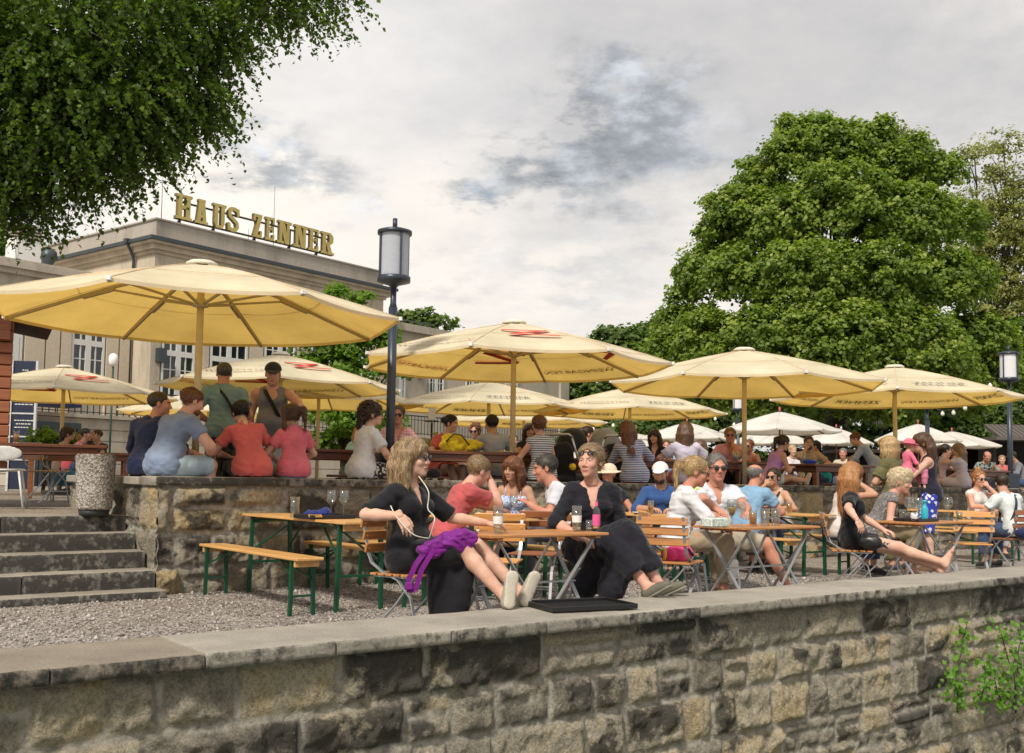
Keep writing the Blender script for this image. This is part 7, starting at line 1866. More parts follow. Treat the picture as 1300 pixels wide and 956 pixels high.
kiosk(1172, 1300, 40, 1.95, 'dark kiosk row with blue signboards at the far right, under the trees', [(-1.0, 1.35, 1.0, .3, (.01, .04, .12)), (1.2, 1.5, 1.1, .34, (.01, .04, .12))]); kiosk(1262, 1400, 37, 2.1, 'tile roofed dark kiosk cut off by the right edge', [(-.6, 1.4, .5, .6, (.5, .5, .5))], True)
kiosk(1068, 1150, 42, 1.75, 'dark kiosk with a turquoise board behind the boy in the striped shirt', [(-.5, 1.0, 1.1, .5, (.05, .42, .36))])
kiosk(700, 1040, 52, 1.5, 'long low dark stall in the shade of the far trees', [])
# string lights
M_bulb = mat('bulb', (.8, .78, .7), .2, bmp=0)
def strings(a, b, n, sag, lb):
    a, b = Vector(a), Vector(b); t = thing('string_lights', a, 0, lb, 'string lights', 'strings of small bulbs'); pts = []
    for k in range(25): q = k / 24; pts.append(a.lerp(b, q) - a + Vector((0, 0, -4 * sag * q * (1 - q))))
    mb = MB(); mb.tube(pts, .012, 5); mb.build('cable', M_blk, t)
    for k in range(n):
        q = (k + .5) / n; p = a.lerp(b, q) - a + Vector((0, 0, -4 * sag * q * (1 - q) - .09)); mb = MB(); mb.lathe([(0, .08), (.02, .07), (.05, .02), (.045, -.03), (0, -.055)], p, 8); mb.build('bulb', M_bulb, t)
strings(at(1283, 448, 21.8), at(1190, 520, 26), 6, .4, 'bulb string from the right lantern down behind the pale parasol')
strings(at(842, 500, 30), at(1120, 520, 43), 14, 1.0, 'bulb string across the dark hedge behind the plain yellow parasol')
strings(at(690, 528, 30), at(842, 500, 30), 6, .6, 'bulb string between the middle parasol and the maple')
strings(at(165, 522, 30), at(262, 528, 30), 5, .5, 'bulb string in front of the building left of the man in teal')
# ------------------------------------------------------------------ the guests
K = cloth
def hipz(surface, S): return surface + .098 * S
def sitp(px, D, surf, S, **k): return gp(px, D, hipz(surf, S))
W_ = WT; B_ = .478; CHS = .462; UB = UZ + .455
def at3(px, py, D): return pl(px, py, D)
black = K('black_dress', (.010, .010, .013)); black2 = K('black_viscose', (.012, .012, .018))
# woman with the purple bag
S = 1.10; hp1 = gp(524, 6.36, hipz(CHS, S)); 
ft1, ft2 = Vector(gp(642, 5.68, ZC + .070)), Vector(gp(663, 5.74, ZC + .075))
dd = (ft1 - hp1); dd.z = 0; dd.normalize()
o1, i1 = person(hp1, -35, 'woman in black V-neck dress and sunglasses with purple bag, feet on the river wall', S, 'f', 'fair', lean=-9, slouch=4, head=(14, 2, 0), hair=('halfup', 'darkblond', True), hs=1.12,
    top=black, sleeve=.92, neck='v', bottom=black, skirt=True, leg=.97, armR=(at3(508, 655, 6.10), (.6, -.9, -.2), Vector((.5, -.2, -.85)), Vector((0, -.6, .5))), armL=(at3(618, 664, 6.22), (-.6, .1, -.8), Vector((.9, .1, -.05)), Vector((0, 0, 1))),
    legR=(ft1, (0, .2, 1), Vector((.10, .1, 1)), (.35, -.95, .05)), legL=(ft2, (0, .2, 1), Vector((.34, .1, .95)), (.4, -.9, -.1)), shoes='knit', h=.011, glasses=True, loose=.014, fold=.005,
    skirtdrop=[(hp1 + dd * .46 + Vector((0, 0, -.03)), hp1 + dd * .40 + Vector((0, 0, -.36)), .05, .06), (hp1 + dd * .22 + Vector((0, 0, -.06)), hp1 + dd * .24 + Vector((0, 0, -.42)), .10, .07), (hp1 + dd * .34 + Vector((0, 0, -.04)), hp1 + dd * .33 + Vector((0, 0, -.45)), .06, .06)])
# her bag: part of it rests in the lap, the strap hangs down
jR, jL = i1['arms'][1], i1['arms'][-1]
M_pur = K('purple_nylon', (.17, .010, .20), rough=.55)
bgp = at3(560, 694, 5.98); t = thing('waist_bag', bgp, 0, 'purple nylon waist bag with pale cord in the lap of the woman in black', 'bag')
f = Field((-.3, -.2, -.2), (.3, .2, .25), .009); f.cone((-.12, .0, -.03), (.17, .06, .055), .055, .075, .03, ((0, -1, 0), .7)); f.ell((.10, .03, .03), (.10, .06, .075), .03); f.ripple(.016, 42, 9); f.ripple(.006, 110, 4); V, Fq = f.mesh(); link('pouch', npmesh('pouch', V, Fq, [M_pur]), t)
mb = MB(); P = [(-.10, -.02, -.02), (-.17, -.05, -.12), (-.22, -.05, -.24), (-.23, -.03, -.30), (-.17, -.04, -.30), (-.13, -.05, -.16), (-.05, -.06, -.02)]
for a, b in zip(P[:-1], P[1:]): mb.bar(a, b, .036, .006, up=Vector((0, 1, 0)))
mb.build('strap', M_pur, t); mb = MB(); mb.box((-.215, -.05, -.27), (.05, .03, .05), .3, .005); mb.build('buckle', mat('purple_buckle', (.2, .01, .22), .3), t)
M_cord = mat('pale_cord', (.62, .60, .52), .7)
sR = i1['M'] @ (i1['arms'][1][0] * S) + i1['pos'] - bgp; hcw = i1['M'] @ (i1['HC'] * S) + i1['pos'] - bgp
def CR(P):
    P = [Vector(p) for p in P]; Q = [P[0]] + P + [P[-1]]; out = []
    for i in range(1, len(Q) - 2):
        a, b, c, d = Q[i - 1], Q[i], Q[i + 1], Q[i + 2]
        for k in range(6):
            u = k / 6; out.append(.5 * (2 * b + (c - a) * u + (2 * a - 5 * b + 4 * c - d) * u * u + (3 * b - a - 3 * c + d) * u ** 3))
    return out + [P[-1]]
mb = MB()
mb.tube(CR([hcw + Vector((.05, -.09, -.13)), hcw + Vector((.13, -.17, -.24)), hcw + Vector((.13, -.20, -.36)), Vector((-.04, -.12, .20)), Vector((-.08, -.06, .06))]), .004, 6); mb.tube(CR([Vector((-.08, -.06, .06)), Vector((-.18, -.16, .09)), Vector((-.30, -.10, .20)), Vector((-.36, .0, .28))]), .004, 6); mb.build('cord', M_cord, t)
# woman in black with crossed legs
S = 1.12; hp5 = gp(750, 6.42, hipz(CHS, S)); fa, fb_ = Vector(gp(822, 5.70, ZC + .075)), Vector(gp(838, 5.72, ZC + .07))
d5 = (fa - hp5); d5.z = 0; d5.normalize(); gq = lambda px, py, D: at3(px, py, D)
person(hp5, -88, 'woman in black with sunglasses on her hair, sitting behind the bottle with pink label', S, 'f', 'pink', lean=5, slouch=3, head=(-30, 0, 0), hair=('bun', 'darkblond'), hs=1.13,
    top=black2, sleeve=1.15, neck='v', bottom=black2, skirt=True, leg=1.72, armR='lap', armL=('l', (-.10, .26, .12), (-.5, -.6, -.6)), legR=(fa, (.2, .3, 1), Vector((.62, -.45, .45))), legL=(fb_, (.3, .3, 1), Vector((.7, -.4, .4))), shoes='olive', h=.011, loose=.018, fat=1.12, sun_up=True,
    fold=.009, skirtdrop=[(hp5 + d5 * .25 + Vector((0, 0, -.08)), gq(742, 745, 6.3), .12, .10), (hp5 + d5 * .45 + Vector((0, 0, .05)), gq(775, 748, 6.0), .10, .10)])
S = 1.10
person(sitp(566, 8.25, B_, S), 25, 'man in coral red T-shirt leaning forward with a hand over his face', S, 'm', 'pink', lean=20, slouch=12, head=(8, 22, 8), hair=('short', 'darkblond'), hs=1.1, top=K('coral_red_tee', (.46, .095, .10)), sleeve=.62, bottom=K('black_shorts', (.015, .015, .018)), leg=.95,
    armR='face', armL=(at3(655, 655, 8.45), (-.5, .3, -.8)), legL='under', legR='sit', shoes='dark', h=.013, fold=.007, belly=.4)
S = 1.07
person(sitp(656, 9.05, B_, S), -105, 'smiling woman with auburn bob and blue strapless top facing the camera', S, 'f', 'tan', lean=12, slouch=6, head=(-14, 8, -4), hair=('fringe', 'auburn'), hs=1.06, top=K('blue_print_top', (.05, .09, .42), 'speckle', (.5, .6, .8)), sleeve=0, neck='off', bottom=K('jeans', (.05, .08, .16)), leg=1.9,
    armR='front', armL='front', legL='sit', legR='sit', h=.013)
S = 1.12
person(sitp(724, 8.25, B_, S), 188, 'dark haired man in white polo bending left towards the woman in the strapless top', S, 'm', 'red', lean=16, slouch=10, head=(-6, 12, 0), hair=('short', 'greydark'), hs=1.08, top=K('white_polo', (.62, .64, .70)), sleeve=.6, bottom=K('grey_trousers', (.10, .10, .12)), leg=1.9,
    armL=(at3(672, 640, 8.4), (-.6, -.2, -.8)), armR=(at3(690, 650, 8.9), (.5, -.3, -.8)), h=.013)
S = 1.0
person(sitp(772, 9.25, B_, S), -80, 'person in a pale sunhat half hidden behind the woman with sunglasses on her hair', S, 'f', 'red', head=(-40, 5, 0), hair=('short', 'brown'), cap=('hat', 'cream', (.72, .58, .45)), top=K('dark_vest', (.02, .02, .03)), sleeve=.4, bottom=K('jeans', (.05, .08, .16)), leg=1.9, h=.016)
S = 1.04
person(sitp(838, 8.8, B_, S), -95, 'man in denim blue shirt and white cap with dark brim behind the blonde ponytail', S, 'm', 'tan', lean=8, head=(-12, 10, 0), hair=('short', 'dark'), beard='dark', hs=1.05, cap=('cap', 'white', (.72, .72, .72)), top=K('denim_shirt', (.035, .09, .26)), sleeve=1.4, bottom=K('jeans', (.05, .08, .16)), leg=1.9, armL='table', armR='table', h=.015)
person(sitp(884, 8.7, B_, 1.0), 75, 'woman with long brown hair hidden behind the man in sunglasses and white polo', 1.0, 'f', 'fair', head=(10, 0, 0), hair=('longback', 'auburn'), top=K('brown_top', (.12, .06, .04)), sleeve=.5, bottom=K('jeans', (.05, .08, .16)), leg=1.9, h=.018)
S = 1.08
person(sitp(858, 6.98, CHS, S), 3, 'blonde woman with ponytail and glasses in white blouse and beige trousers', S, 'f', 'red', lean=8, slouch=10, head=(-6, 16, 0), hair=('ponytail', 'blond', True), hs=1.16, top=K('white_blouse', (.66, .67, .70)), sleeve=1.55, neck='v', bottom=K('beige_trousers', (.36, .29, .20)), leg=1.85,
    armR='knee', armL='table', legR='sit', legL='sit', shoes='brown', h=.012, glasses=True, loose=.020, fold=.008)
S = 1.12
o7, i7 = person(sitp(905, 7.32, CHS, S), -80, 'tanned man in sunglasses and white polo with a neon yellow print, looking at the camera', S, 'm', 'red', lean=5, slouch=5, head=(-6, 4, 0), hair=('short', 'grey'), hs=1.12, top=K('white_polo2', (.64, .65, .71)), sleeve=.65, neck='v', bottom=K('khaki_shorts', (.38, .33, .25)), leg=.95,
    armR=(at3(920, 655, 6.7), (.9, -.1, -.6)), armL=(at3(948, 650, 6.75), (-.8, -.2, -.6)), legL=(gp(1000, 6.65, .08), (-.6, .4, 1)), legR=(gp(948, 6.15, .08), (0, .5, 1)), shoes='white', h=.012, glasses=True, belly=.7, fat=1.08, fold=.007)
S = 1.08
person(sitp(948, 8.3, B_, S), 55, 'bald man in a light blue T-shirt seen from behind', S, 'm', 'red', lean=16, slouch=10, head=(-20, 6, 0), hair=('bald', 'grey'), hs=1.1, top=K('light_blue_tee', (.22, .38, .56)), sleeve=.6, bottom=K('grey_trousers', (.10, .10, .12)), leg=1.8, armL='table', armR='table', fat=1.1, h=.014, fold=.007)
S = 1.02
person(sitp(986, 8.95, B_, S), -118, 'woman in sunglasses and pale top eating, right of the bald man in light blue', S, 'f', 'tan', lean=10, head=(-10, 2, 0), hair=('bun', 'dark'), hs=1.06, top=K('pale_vest', (.55, .46, .40)), sleeve=0, neck='tank', bottom=K('jeans', (.05, .08, .16)), leg=1.8, armR='mouth', armL='table', glasses=True, h=.015, strap=(-1, ('black', (.02, .02, .02)), .02))
# right group
S = 1.04; hp12 = gp(1084, 6.42, hipz(CHS, S)); f12 = Vector(gp(1224, 5.52, ZC + .06))
d12 = f12 - hp12; d12.z = 0; d12.normalize()
o12, i12 = person(hp12, -14, 'barefoot woman with ginger hair in black, tattooed thigh, foot on the river wall', S, 'f', 'fair', lean=-6, slouch=4, head=(42, 6, 0), hair=('longside', 'ginger', True), hs=1.10, top=black, sleeve=.8, bottom=black, leg=.52,
    armR=(at3(1088, 660, 6.05), (.7, -.8, -.1), Vector((.4, -.2, -.9)), Vector((.1, -.7, .4))), armL='lap', legR=(f12, (.0, .2, 1), Vector((.30, .0, .95))), legL=(Vector(gp(1196, 5.72, ZC + .03)), (-.5, .0, 1), Vector((.5, .2, .7))), bare=True, h=.012, fold=.006)
# tattoo: dark ink shape lying on the thigh
def ink(info, q, t, rad, parent, S, sc=1.0, limb_='legs', nm='tattoo', m=None):
    hp_, kn = info[limb_][q][0], info[limb_][q][1]; c = hp_.lerp(kn, t); ax = (kn - hp_).normalized(); cam_l = info['M'].transposed() @ (CAMLOC - info['pos']); n = cam_l - c; n = (n - ax * n.dot(ax)).normalized(); b = ax.cross(n)
    mb = MB()
    for (u, v, r) in [(0, 0, .016), (.02, .008, .010), (-.018, -.004, .010), (.035, .018, .007), (.032, -.014, .007), (-.034, -.016, .008), (-.01, .02, .007), (.012, -.022, .006), (-.045, -.002, .006), (.05, .022, .004), (.045, -.02, .004)]:
        u *= sc; v *= sc; r *= sc; th = v / rad; p = c + ax * u + (n * cos(th) + b * sin(th)) * rad; nn = (n * cos(th) + b * sin(th)); Mx = Matrix((ax, (nn.cross(ax)), nn)).transposed()
        mb.lathe([(0, .003), (r, .002), (r, -.002)], p, 8, Mx)
    mb.V = [tuple(Vector(v) * S) for v in mb.V]; mb.build(nm, m or mat('ink', (.03, .04, .05), .6, bmp=0), parent)
ink(i12, 1, .62, .0735, o12, S, 1.25); ink(i7, 1, .28, .083, o7, 1.12, 1.2, 'arms', 'neon_print', mat('neon_yellow', (.62, .85, .05), .7, bmp=0))
blob_obj('shoulder_bag', 'small black leather bag hanging at the side of the woman with ginger hair', 'bag', at3(1105, 690, 6.15) - Vector((0, 0, .08)), R_(-20), [((0, 0, .09), (.12, .05, .08))], mat('black_leather', (.012, .012, .013), .35), .01, (.004, 40, 2), cones=[((-.08, 0, .14), (-.12, .02, .26), .008, .008)])
S = 1.06
person(sitp(1062, 7.75, CHS, S), 8, 'woman in white lace top half hidden behind the woman with ginger hair', S, 'f', 'tan', lean=14, head=(0, 5, 0), hair=('bun', 'blond'), hs=1.05, top=K('white_lace', (.62, .56, .52)), sleeve=.3, bottom=K('jeans', (.05, .08, .16)), leg=1.8, armL='mouth', armR='ear', h=.015)
S = 1.08
person(sitp(1108, 7.22, CHS, S), -8, 'woman with cropped pale blonde hair, hand at her ear, leaning on the table', S, 'f', 'pink', lean=22, slouch=12, head=(-22, 14, 0), hair=('shortblond', 'pale'), hs=1.17, top=K('grey_print_vest', (.35, .33, .31), 'speckle', (.15, .14, .14)), sleeve=.15, bottom=K('dark_pattern_trousers', (.10, .05, .04), 'camo', (.25, .2, .12)), leg=1.8,
    armL='ear', armR=(at3(1158, 660, 6.75), (.4, -.2, -.9)), shoes='brown', h=.013, watch=-1)
S = 1.06; p = gp(1137, 7.85, .93 * S)
person(p, 128, 'woman with blonde bob in olive green shirt standing with her back turned', S, 'f', 'tan', lean=4, head=(0, 4, 0), hair=('bobblond', 'blond'), hs=1.12, top=K('olive_shirt', (.13, .125, .055)), sleeve=.75, bottom=K('olive_trousers', (.12, .11, .05)), leg=1.85, armL='front', armR='front', legL='stand', legR='stand', h=.014, fat=1.15, loose=.022, fold=.008)
S = 1.09; p = gp(1180, 7.5, .93 * S)
o, i = person(p, 165, 'woman with long brown hair in black top and blue white floral skirt, standing', S, 'f', 'fair', lean=2, head=(6, 6, 0), hair=('longside', 'brown'), hs=1.08, top=K('black_vest', (.015, .015, .03)), sleeve=0, neck='tank', bottom=K('blue_floral', (.70, .72, .80), 'floral', (.03, .05, .38), 1.7), skirt=True, leg=1.05, armL=('l', (-.02, .30, .36), (-.9, -.2, -.6)), armR=('l', (.06, .28, .22), (.9, -.2, -.6)), legL='stand', legR='stand', shoes='brown', h=.013)
person(at3(1152, 598, 7.62), 10, 'small child in pink hat and pink clothes carried between the two standing women', .52, 'f', 'fair', lean=0, head=(0, 10, 0), hair=('short', 'blond'), hs=1.45, cap=('hat', 'pink', (.70, .16, .24)), top=K('pink_cloth', (.72, .16, .26)), sleeve=1.5, bottom=K('pink_cloth2', (.6, .2, .3)), leg=1.8, armL='front', armR='front', h=.016)
S = 1.05
person(sitp(1240, 8.35, B_, S), -70, 'red haired woman with top bun and sunglasses in a white sleeveless top', S, 'f', 'pink', lean=0, head=(-10, 4, 0), hair=('topbun', 'ginger'), hs=1.1, top=K('white_sleeveless', (.62, .60, .58)), sleeve=.1, bottom=K('white_trousers', (.5, .5, .5)), leg=1.8, armL='mouth', armR='table', glasses=True, h=.015)
person(sitp(1275, 8.75, B_, 1.0), -120, 'woman with black hair in a dark red top right of the red haired woman', 1.0, 'f', 'red', head=(-30, 10, 0), hair=('bun', 'black'), hs=1.1, top=K('dark_red_top', (.25, .03, .04)), sleeve=.3, bottom=K('jeans', (.05, .08, .16)), leg=1.8, armL='table', armR='table', h=.017)
S = 1.05
person(sitp(1290, 6.78, CHS, S), 110, 'person in pale shirt with a dark bag strap across the back at the right edge', S, 'm', 'tan', lean=14, slouch=14, head=(-30, 15, 0), hair=('short', 'dark'), top=K('pale_print_tee', (.55, .60, .60), 'camo', (.62, .66, .66)), sleeve=.6, bottom=K('jeans', (.05, .08, .16)), leg=1.8, armL='table', armR='table', strap=(1, ('navy', (.02, .03, .07)), .045), h=.014)

# upper terrace, from left
S = 1.0
person(Vector((*SD(sC + .10, D_UP + .70)[:2], hipz(W_, S))), 72, 'man in a navy blue jacket sitting on the wall near the concrete tub', S, 'm', 'red', lean=6, slouch=8, head=(-56, 4, 0), hair=('buzz', 'dark'), hs=1.08, top=K('navy_jacket', (.012, .020, .062), rough=.5), sleeve=1.9, bottom=K('navy_trousers', (.015, .02, .05)), leg=1.8, legL=(SD(sC + .88, D_UP + 1.0, UZ + .08), (0, .6, 1)), legR=(SD(sC + .90, D_UP + .8, UZ + .08), (0, .6, 1)), armL='lap', armR='lap', fat=1.12, h=.013, loose=.02, fold=.006)
S = 1.10
o, i = person(sitp(208, 10.12, W_, S), 52, 'bearded man in grey blue T-shirt and light denim shorts hunched on the wall', S, 'm', 'pink', lean=10, slouch=24, head=(-12, 18, 0), hair=('short', 'auburn'), hs=1.04, beard='auburn', top=K('greyblue_tee', (.19, .245, .36)), sleeve=.58, bottom=K('light_denim', (.38, .50, .58)), leg=.95, armR='knee', armL='knee', fat=1.12, belly=.4, h=.012, fold=.007)
S = .99; p = gp(283, 10.95, UZ + .93 * S)
person(p, 112, 'standing man in teal grey T-shirt with a black strap, his back turned', S, 'm', 'red', lean=2, head=(0, 4, 0), hair=('buzz', 'greydark'), hs=1.05, top=K('teal_tee', (.17, .27, .27)), sleeve=.62, bottom=K('dark_camo', (.02, .02, .02), 'camo', (.07, .07, .065)), leg=1.8, armL='hips', armR='pocket', legL='stand', legR='stand', strap=(-1, ('black', (.012, .012, .012)), .03), fat=1.12, h=.012, loose=.018, fold=.007)
S = 1.0
person(sitp(320, 10.02, W_, S), 122, 'black haired person in coral T-shirt and black trousers bent forward on the wall', S, 'f', 'fair', lean=12, slouch=22, side=-6, head=(0, 30, 0), hair=('bun', 'black'), hs=1.05, top=K('coral_tee', (.58, .12, .11)), sleeve=.6, bottom=black, leg=1.8, armL='knee', armR='knee', fat=1.14, h=.013, fold=.007)
S = 1.03; p = gp(345, 11.3, UZ + .93 * S)
person(p, -82, 'standing man in grey tank top and dark cap with a black shoulder strap', S, 'm', 'pink', lean=3, head=(4, 14, 0), hair=('buzz', 'dark'), hs=1.06, cap=('cap', 'charcoal', (.03, .032, .04)), top=K('grey_tank', (.20, .205, .22)), sleeve=0, neck='tank', bottom=K('pale_denim', (.36, .44, .52)), leg=.95, armR='down', armL=(at3(383, 515, 10.6), (-.8, .0, -.5)), legL='stand', legR='stand', strap=(1, ('black', (.012, .012, .012)), .045), fat=1.15, belly=.8, h=.012, loose=.014)
S = .90
person(sitp(373, 10.0, W_, S), 118, 'girl with brown pigtails in a pink T-shirt sitting on the wall', S, 'f', 'fair', lean=6, slouch=8, head=(0, 12, 0), hair=('pigtails', 'brown'), hs=1.15, top=K('pink_tee', (.60, .14, .19)), sleeve=.6, bottom=K('pale_denim', (.36, .44, .52)), leg=.8, armL='lap', armR='lap', h=.012, fold=.006, loose=.018)
S = .98
person(sitp(460, 10.12, W_, S), 38, 'woman in white T-shirt, leopard skirt and sunglasses with curly dark hair up', S, 'f', 'fair', lean=4, slouch=8, head=(-30, 2, 0), hair=('curlup', 'dark', True), hs=1.1, top=K('white_tee', (.62, .63, .66)), sleeve=.75, bottom=K('leopard', (.55, .52, .44), 'leopard', (.02, .02, .02)), skirt=True, leg=.95, armL='lap', armR='lap', glasses=True, h=.013, loose=.02, fold=.007)
S = 1.0
person(sitp(503, 10.95, UB, S), -78, 'person with short grey hair and sunglasses in a pink plaid shirt', S, 'f', 'red', lean=4, head=(-8, 4, 0), hair=('short', 'greydark'), hs=1.05, top=K('pink_plaid', (.62, .20, .28), 'plaid', (.70, .58, .60)), sleeve=1.1, neck='v', bottom=K('pink_trousers', (.5, .12, .16)), leg=1.8, armL=(at3(538, 583, 10.5), (-.7, -.2, -.6)), armR='lap', glasses=True, h=.014, loose=.022, fold=.008)
person(gp(561, 11.55, hipz(UB, .98)), -60, 'dark haired person in coral top with bare legs behind the yellow bag', .98, 'f', 'fair', lean=14, head=(40, 10, 0), hair=('bun', 'black'), top=K('coral_tee', (.58, .12, .11)), sleeve=.6, bottom=K('coral_shorts', (.55, .1, .1)), leg=.6, armL='table', armR='table', legR='out', legL='sit', h=.016)
person(gp(604, 13.3, hipz(UB, .98)), -95, 'woman with curly red hair and glasses facing the camera above the yellow bag', .98, 'f', 'fair', lean=8, head=(-10, 4, 0), hair=('curlup', 'auburn'), top=K('cream_top', (.5, .45, .38)), sleeve=.5, bottom=K('jeans', (.05, .08, .16)), leg=1.8, glasses=True, h=.018)
S = 1.0
person(sitp(628, 11.32, UB, S), 118, 'man with black hair in a light grey T-shirt seen from behind', S, 'm', 'tan', lean=6, head=(0, 4, 0), hair=('short', 'black'), hs=1.05, top=K('light_grey_tee', (.36, .39, .45)), sleeve=.6, bottom=K('blue_jeans', (.08, .16, .28)), leg=1.8, armL='table', armR='tablewide', h=.014, loose=.018)
S = .97
person(sitp(688, 10.05, W_, S), 122, 'woman with brown bun in a sleeveless grey and white striped top', S, 'f', 'pink', lean=4, head=(-10, 4, 0), hair=('bun', 'auburn'), hs=1.08, top=K('bw_stripes', (.60, .61, .64), 'stripes', (.10, .11, .15), 1.1), sleeve=.05, bottom=K('dark_trousers', (.03, .03, .04)), leg=1.8, armL='lap', armR='lap', h=.013, loose=.018)
person(sitp(667, 12.1, UB, .95), -60, 'woman with dark hair behind the striped woman with the bun', .95, 'f', 'tan', lean=8, head=(-20, 5, 0), hair=('fringe', 'dark'), top=K('dark_vest', (.02, .02, .03)), sleeve=.3, bottom=K('jeans', (.05, .08, .16)), leg=1.8, armL='table', armR='table', h=.02)
person(sitp(737, 12.4, UB, .98), 10, 'dark haired woman in profile behind the strollers', .98, 'f', 'pink', lean=6, head=(-5, 6, 0), hair=('bun', 'dark'), hs=1.08, top=K('peach_vest', (.5, .28, .2)), sleeve=0, bottom=K('jeans', (.05, .08, .16)), leg=1.8, armL='table', armR='table', h=.018)
person(sitp(766, 12.9, UB, .98), 130, 'woman with straight blonde hair behind the grey hooded stroller', .98, 'f', 'fair', lean=6, head=(0, 4, 0), hair=('longback', 'darkblond'), hs=1.08, top=K('black_top', (.015, .015, .015)), sleeve=.5, bottom=K('jeans', (.05, .08, .16)), leg=1.8, h=.018)
S = 1.0
person(sitp(806, 10.08, W_, S), 88, 'woman with wavy brown hair in a blue striped top and red shorts', S, 'f', 'fair', lean=4, slouch=8, side=-10, head=(20, 12, 0), hair=('longside', 'auburn'), hs=1.05, top=K('navy_stripes', (.66, .67, .72), 'stripes', (.06, .09, .28), 1.3), sleeve=1.2, bottom=K('red_shorts', (.50, .04, .04)), leg=.6, armL='table', armR='table', h=.013, loose=.020, fold=.007)
person(sitp(833, 12.2, UB, .98), -112, 'smiling woman with long black hair and fringe in black', .98, 'f', 'pink', lean=6, head=(0, 2, 6), hair=('fringe', 'dark'), hs=1.08, top=K('black_top', (.015, .015, .015)), sleeve=.5, neck='v', bottom=black, leg=1.8, armR='table', armL='table', h=.016)
S = 1.02
person(sitp(872, 10.08, W_, S), 100, 'woman with long brown hair in a pale lilac top and pink shorts', S, 'f', 'pink', lean=6, slouch=4, head=(-28, 3, 0), hair=('longside', 'brown'), hs=1.08, top=K('lilac_tee', (.52, .49, .62)), sleeve=.75, bottom=K('rose_shorts', (.52, .13, .17)), leg=.7, armL='tablewide', armR='tablewide', fat=1.15, h=.013, loose=.016, fold=.006)
S = 1.06
person(sitp(926, 11.65, UB, S), -97, 'man in sunglasses and pink polo resting his chin on his hand', S, 'm', 'red', lean=8, head=(-4, 2, 0), hair=('short', 'darkblond'), hs=1.08, top=K('pink_polo', (.66, .32, .46)), sleeve=.7, neck='v', bottom=K('dark_trousers', (.03, .03, .04)), leg=1.8, armL='chin', armR='table', glasses=True, h=.014, loose=.02)
person(sitp(959, 12.3, UB, .92), -140, 'sunburnt woman with bare shoulders and sunglasses right of the man in pink polo', .92, 'f', 'red', lean=16, head=(10, 5, 0), hair=('bun', 'auburn'), hs=1.08, top=K('orange_vest', (.50, .13, .05)), sleeve=0, neck='off', bottom=K('jeans', (.05, .08, .16)), leg=1.8, armL='table', armR='table', glasses=True, h=.017)
S = .94; hpg = sitp(978, 10.06, W_, S)
person(hpg, 24, 'dark haired girl in a purple top sitting sideways on the wall, bare legs along it', S, 'f', 'tan', lean=16, slouch=12, head=(-6, 18, 0), hair=('ponytail', 'dark', True), hs=1.05, top=K('purple_vest', (.42, .22, .50)), sleeve=0, neck='tank', bottom=K('mint_shorts', (.32, .42, .28), 'speckle', (.5, .55, .45)), leg=.38, armR='phone', armL='phone', legR=(gp(1044, 10.0, WT + .07), (0, .1, 1)), legL=(gp(1036, 10.16, WT + .07), (0, .1, 1)), shoes='beige', h=.013)
person(sitp(1026, 11.45, UB, .97), -100, 'dark bearded man in beige drinking from a glass', .97, 'm', 'tan', lean=6, head=(0, 4, 0), hair=('short', 'dark'), beard='dark', hs=1.08, top=K('beige_tee', (.42, .32, .22)), sleeve=.7, bottom=K('jeans', (.05, .08, .16)), leg=1.8, armR='mouth', armL='tablewide', h=.016)
person(sitp(1046, 12.1, UB, .97), 175, 'man in turquoise T-shirt in profile to the left', .97, 'm', 'tan', lean=12, head=(0, 4, 0), hair=('short', 'black'), hs=1.05, top=K('turquoise_tee', (.02, .36, .42)), sleeve=.6, bottom=K('jeans', (.05, .08, .16)), leg=1.8, armR='table', armL='table', h=.018)
S = .88
person(gp(1110, 10.95, UZ + .93 * S), 165, 'boy in a blue and white striped shirt bending over the table', S, 'm', 'fair', lean=30, slouch=10, head=(0, 28, 0), hair=('short', 'auburn'), hs=1.15, top=K('blue_stripes', (.55, .60, .70), 'stripes', (.18, .26, .48), 1.6), sleeve=1.3, bottom=K('pale_blue_trousers', (.40, .46, .58)), leg=1.8, armL='reach', armR='reach', legL='stand', legR='stand', h=.014)
person(sitp(1192, 11.0, UB, .95), 5, 'dark haired person in pinkish top behind the woman in the floral skirt', .95, 'f', 'fair', lean=10, head=(0, 6, 0), hair=('ponytail', 'dark'), hs=1.1, top=K('pinkish_tee', (.5, .35, .35)), sleeve=.5, bottom=K('jeans', (.05, .08, .16)), leg=1.8, armR='reach', armL='reach', glasses=True, h=.018)
S = .96
person(sitp(1222, 10.08, W_, S), 140, 'woman with very long blonde hair in a pale lilac dress, drinking', S, 'f', 'fair', lean=2, head=(10, 0, 0), hair=('longside', 'darkblond'), hs=1.08, top=K('pale_lilac', (.55, .50, .58)), sleeve=.5, bottom=K('pale_lilac', (.55, .50, .58)), skirt=True, leg=.8, armL='mouth', armR='lap', h=.015)
person(sitp(1249, 12.4, UB, .98), -95, 'balding man in a dark flowered shirt looking down', .98, 'm', 'red', lean=16, head=(0, 38, 0), hair=('bald', 'dark'), hs=1.1, top=K('dark_flower_shirt', (.015, .02, .025), 'floral', (.22, .26, .24), 1.4), sleeve=.8, bottom=K('dark_trousers', (.03, .03, .04)), leg=1.8, armL='table', armR='table', h=.017)
person(sitp(1300, 11.2, UB, .95), 170, 'person in black and yellow cap at the right edge of the upper terrace', .95, 'm', 'tan', lean=18, head=(0, 25, 0), hair=('short', 'dark'), cap=('cap', 'yellowblack', (.06, .05, .01)), top=K('grey_jacket', (.2, .2, .22)), sleeve=1.6, bottom=K('jeans', (.05, .08, .16)), leg=1.8, armL='table', armR='table', h=.018)
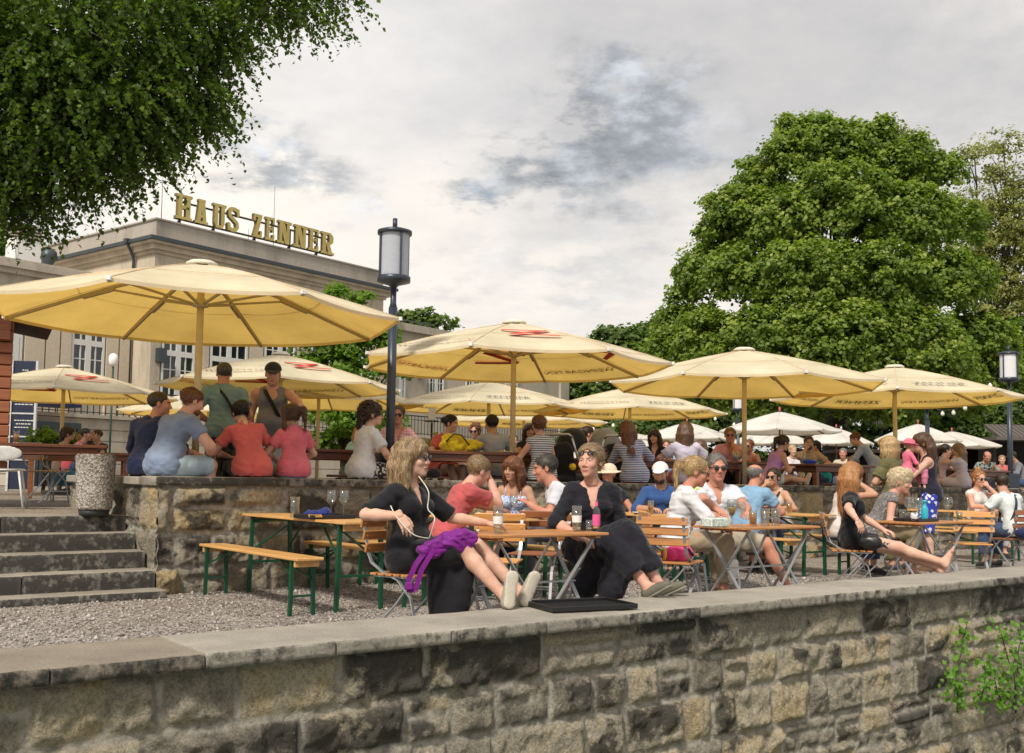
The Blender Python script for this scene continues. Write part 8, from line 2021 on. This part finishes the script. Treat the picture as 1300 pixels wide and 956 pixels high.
# group at the left
for px, Y, face, sx, hr, sk, col, lb, kw in [
    (76, 20.0, 10, 'f', ('curlup', 'dark'), 'tan', (.42, .30, .22), 'woman with dark curly hair in beige, leftmost of the group behind the concrete tub', dict(armR='table')),
    (89, 19.0, 5, 'f', ('short', 'black'), 'tan', (.55, .10, .12), 'black haired person in coral pink stretching an arm across the table at the left', dict(armR='reach', lean=22)),
    (104, 21.5, -90, 'm', ('short', 'black'), 'olive', (.03, .03, .04), 'man in black in the middle of the group behind the concrete tub', {}),
    (116, 20.8, 200, 'f', ('long', 'dark'), 'olive', (.05, .05, .06), 'woman with long dark hair left of the man near the concrete tub', {}),
    (129, 20.6, -125, 'm', ('short', 'dark'), 'tan', (.05, .05, .05), 'man with short dark hair, rightmost of the group behind the concrete tub', {})]:
    kw = dict(dict(armL='table', armR='table', lean=8), **kw)
    person(gz(px, Y, hipz(UB, .98)), face, lb, .98, sx, sk, head=(0, 4, 0), hair=hr, hs=1.05, top=K('g_' + str(px), col), sleeve=.5, bottom=K('jeans', (.05, .08, .16)), leg=1.8, h=.02, **kw)

# more guests farther back
for px, D, face, sx, hr, sk, col, lb in [(722, 15.5, -80, 'f', ('long', 'blond'), 'fair', (.62, .60, .55), 'far woman in cream with long blonde hair behind the black stroller'), (846, 15.0, -100, 'm', ('short', 'brown'), 'pink', (.25, .36, .50), 'far man in light blue between the women in black and lilac'),
    (897, 14.2, 180, 'f', ('fringe', 'brown'), 'fair', (.55, .20, .22), 'far woman in rose red left of the man in pink polo'), (1003, 14.5, -80, 'f', ('bun', 'blond'), 'fair', (.60, .58, .60), 'far woman in white right of the girl in purple'), (1072, 14.6, -120, 'm', ('short', 'grey'), 'red', (.50, .46, .36), 'far grey haired man in sand colour left of the striped boy'),
    (1090, 17.5, 170, 'f', ('long', 'dark'), 'tan', (.08, .30, .30), 'far dark haired woman in teal before the turquoise board'), (1210, 15.2, -60, 'f', ('long', 'auburn'), 'fair', (.55, .52, .30), 'far auburn woman in pale yellow under the right market parasol'), (1272, 14.0, -110, 'm', ('short', 'darkblond'), 'pink', (.45, .12, .12), 'far man in red shirt left of the right lantern post'),
    (648, 15.8, -70, 'm', ('short', 'dark'), 'tan', (.55, .55, .58), 'far man in pale grey right of the middle parasol pole'), (452, 15.5, -60, 'f', ('long', 'ginger'), 'fair', (.30, .45, .35), 'far ginger woman in green behind the woman in leopard skirt'), (700, 17.5, -95, 'm', ('short', 'grey'), 'pink', (.60, .60, .62), 'far grey haired man in white left of the strollers'), (930, 19.0, -85, 'f', ('fringe', 'dark'), 'fair', (.60, .35, .15), 'far woman in orange behind the man in pink polo')]:
    person(sitp(px, D, UB, .98), face, lb, .98, sx, sk, head=(0, 3, 0), lean=8, hair=hr, hs=1.08, top=K('far_' + str(px), col), sleeve=.5, bottom=K('jeans', (.05, .08, .16)), leg=1.8, armL='table', armR='table', h=.02)
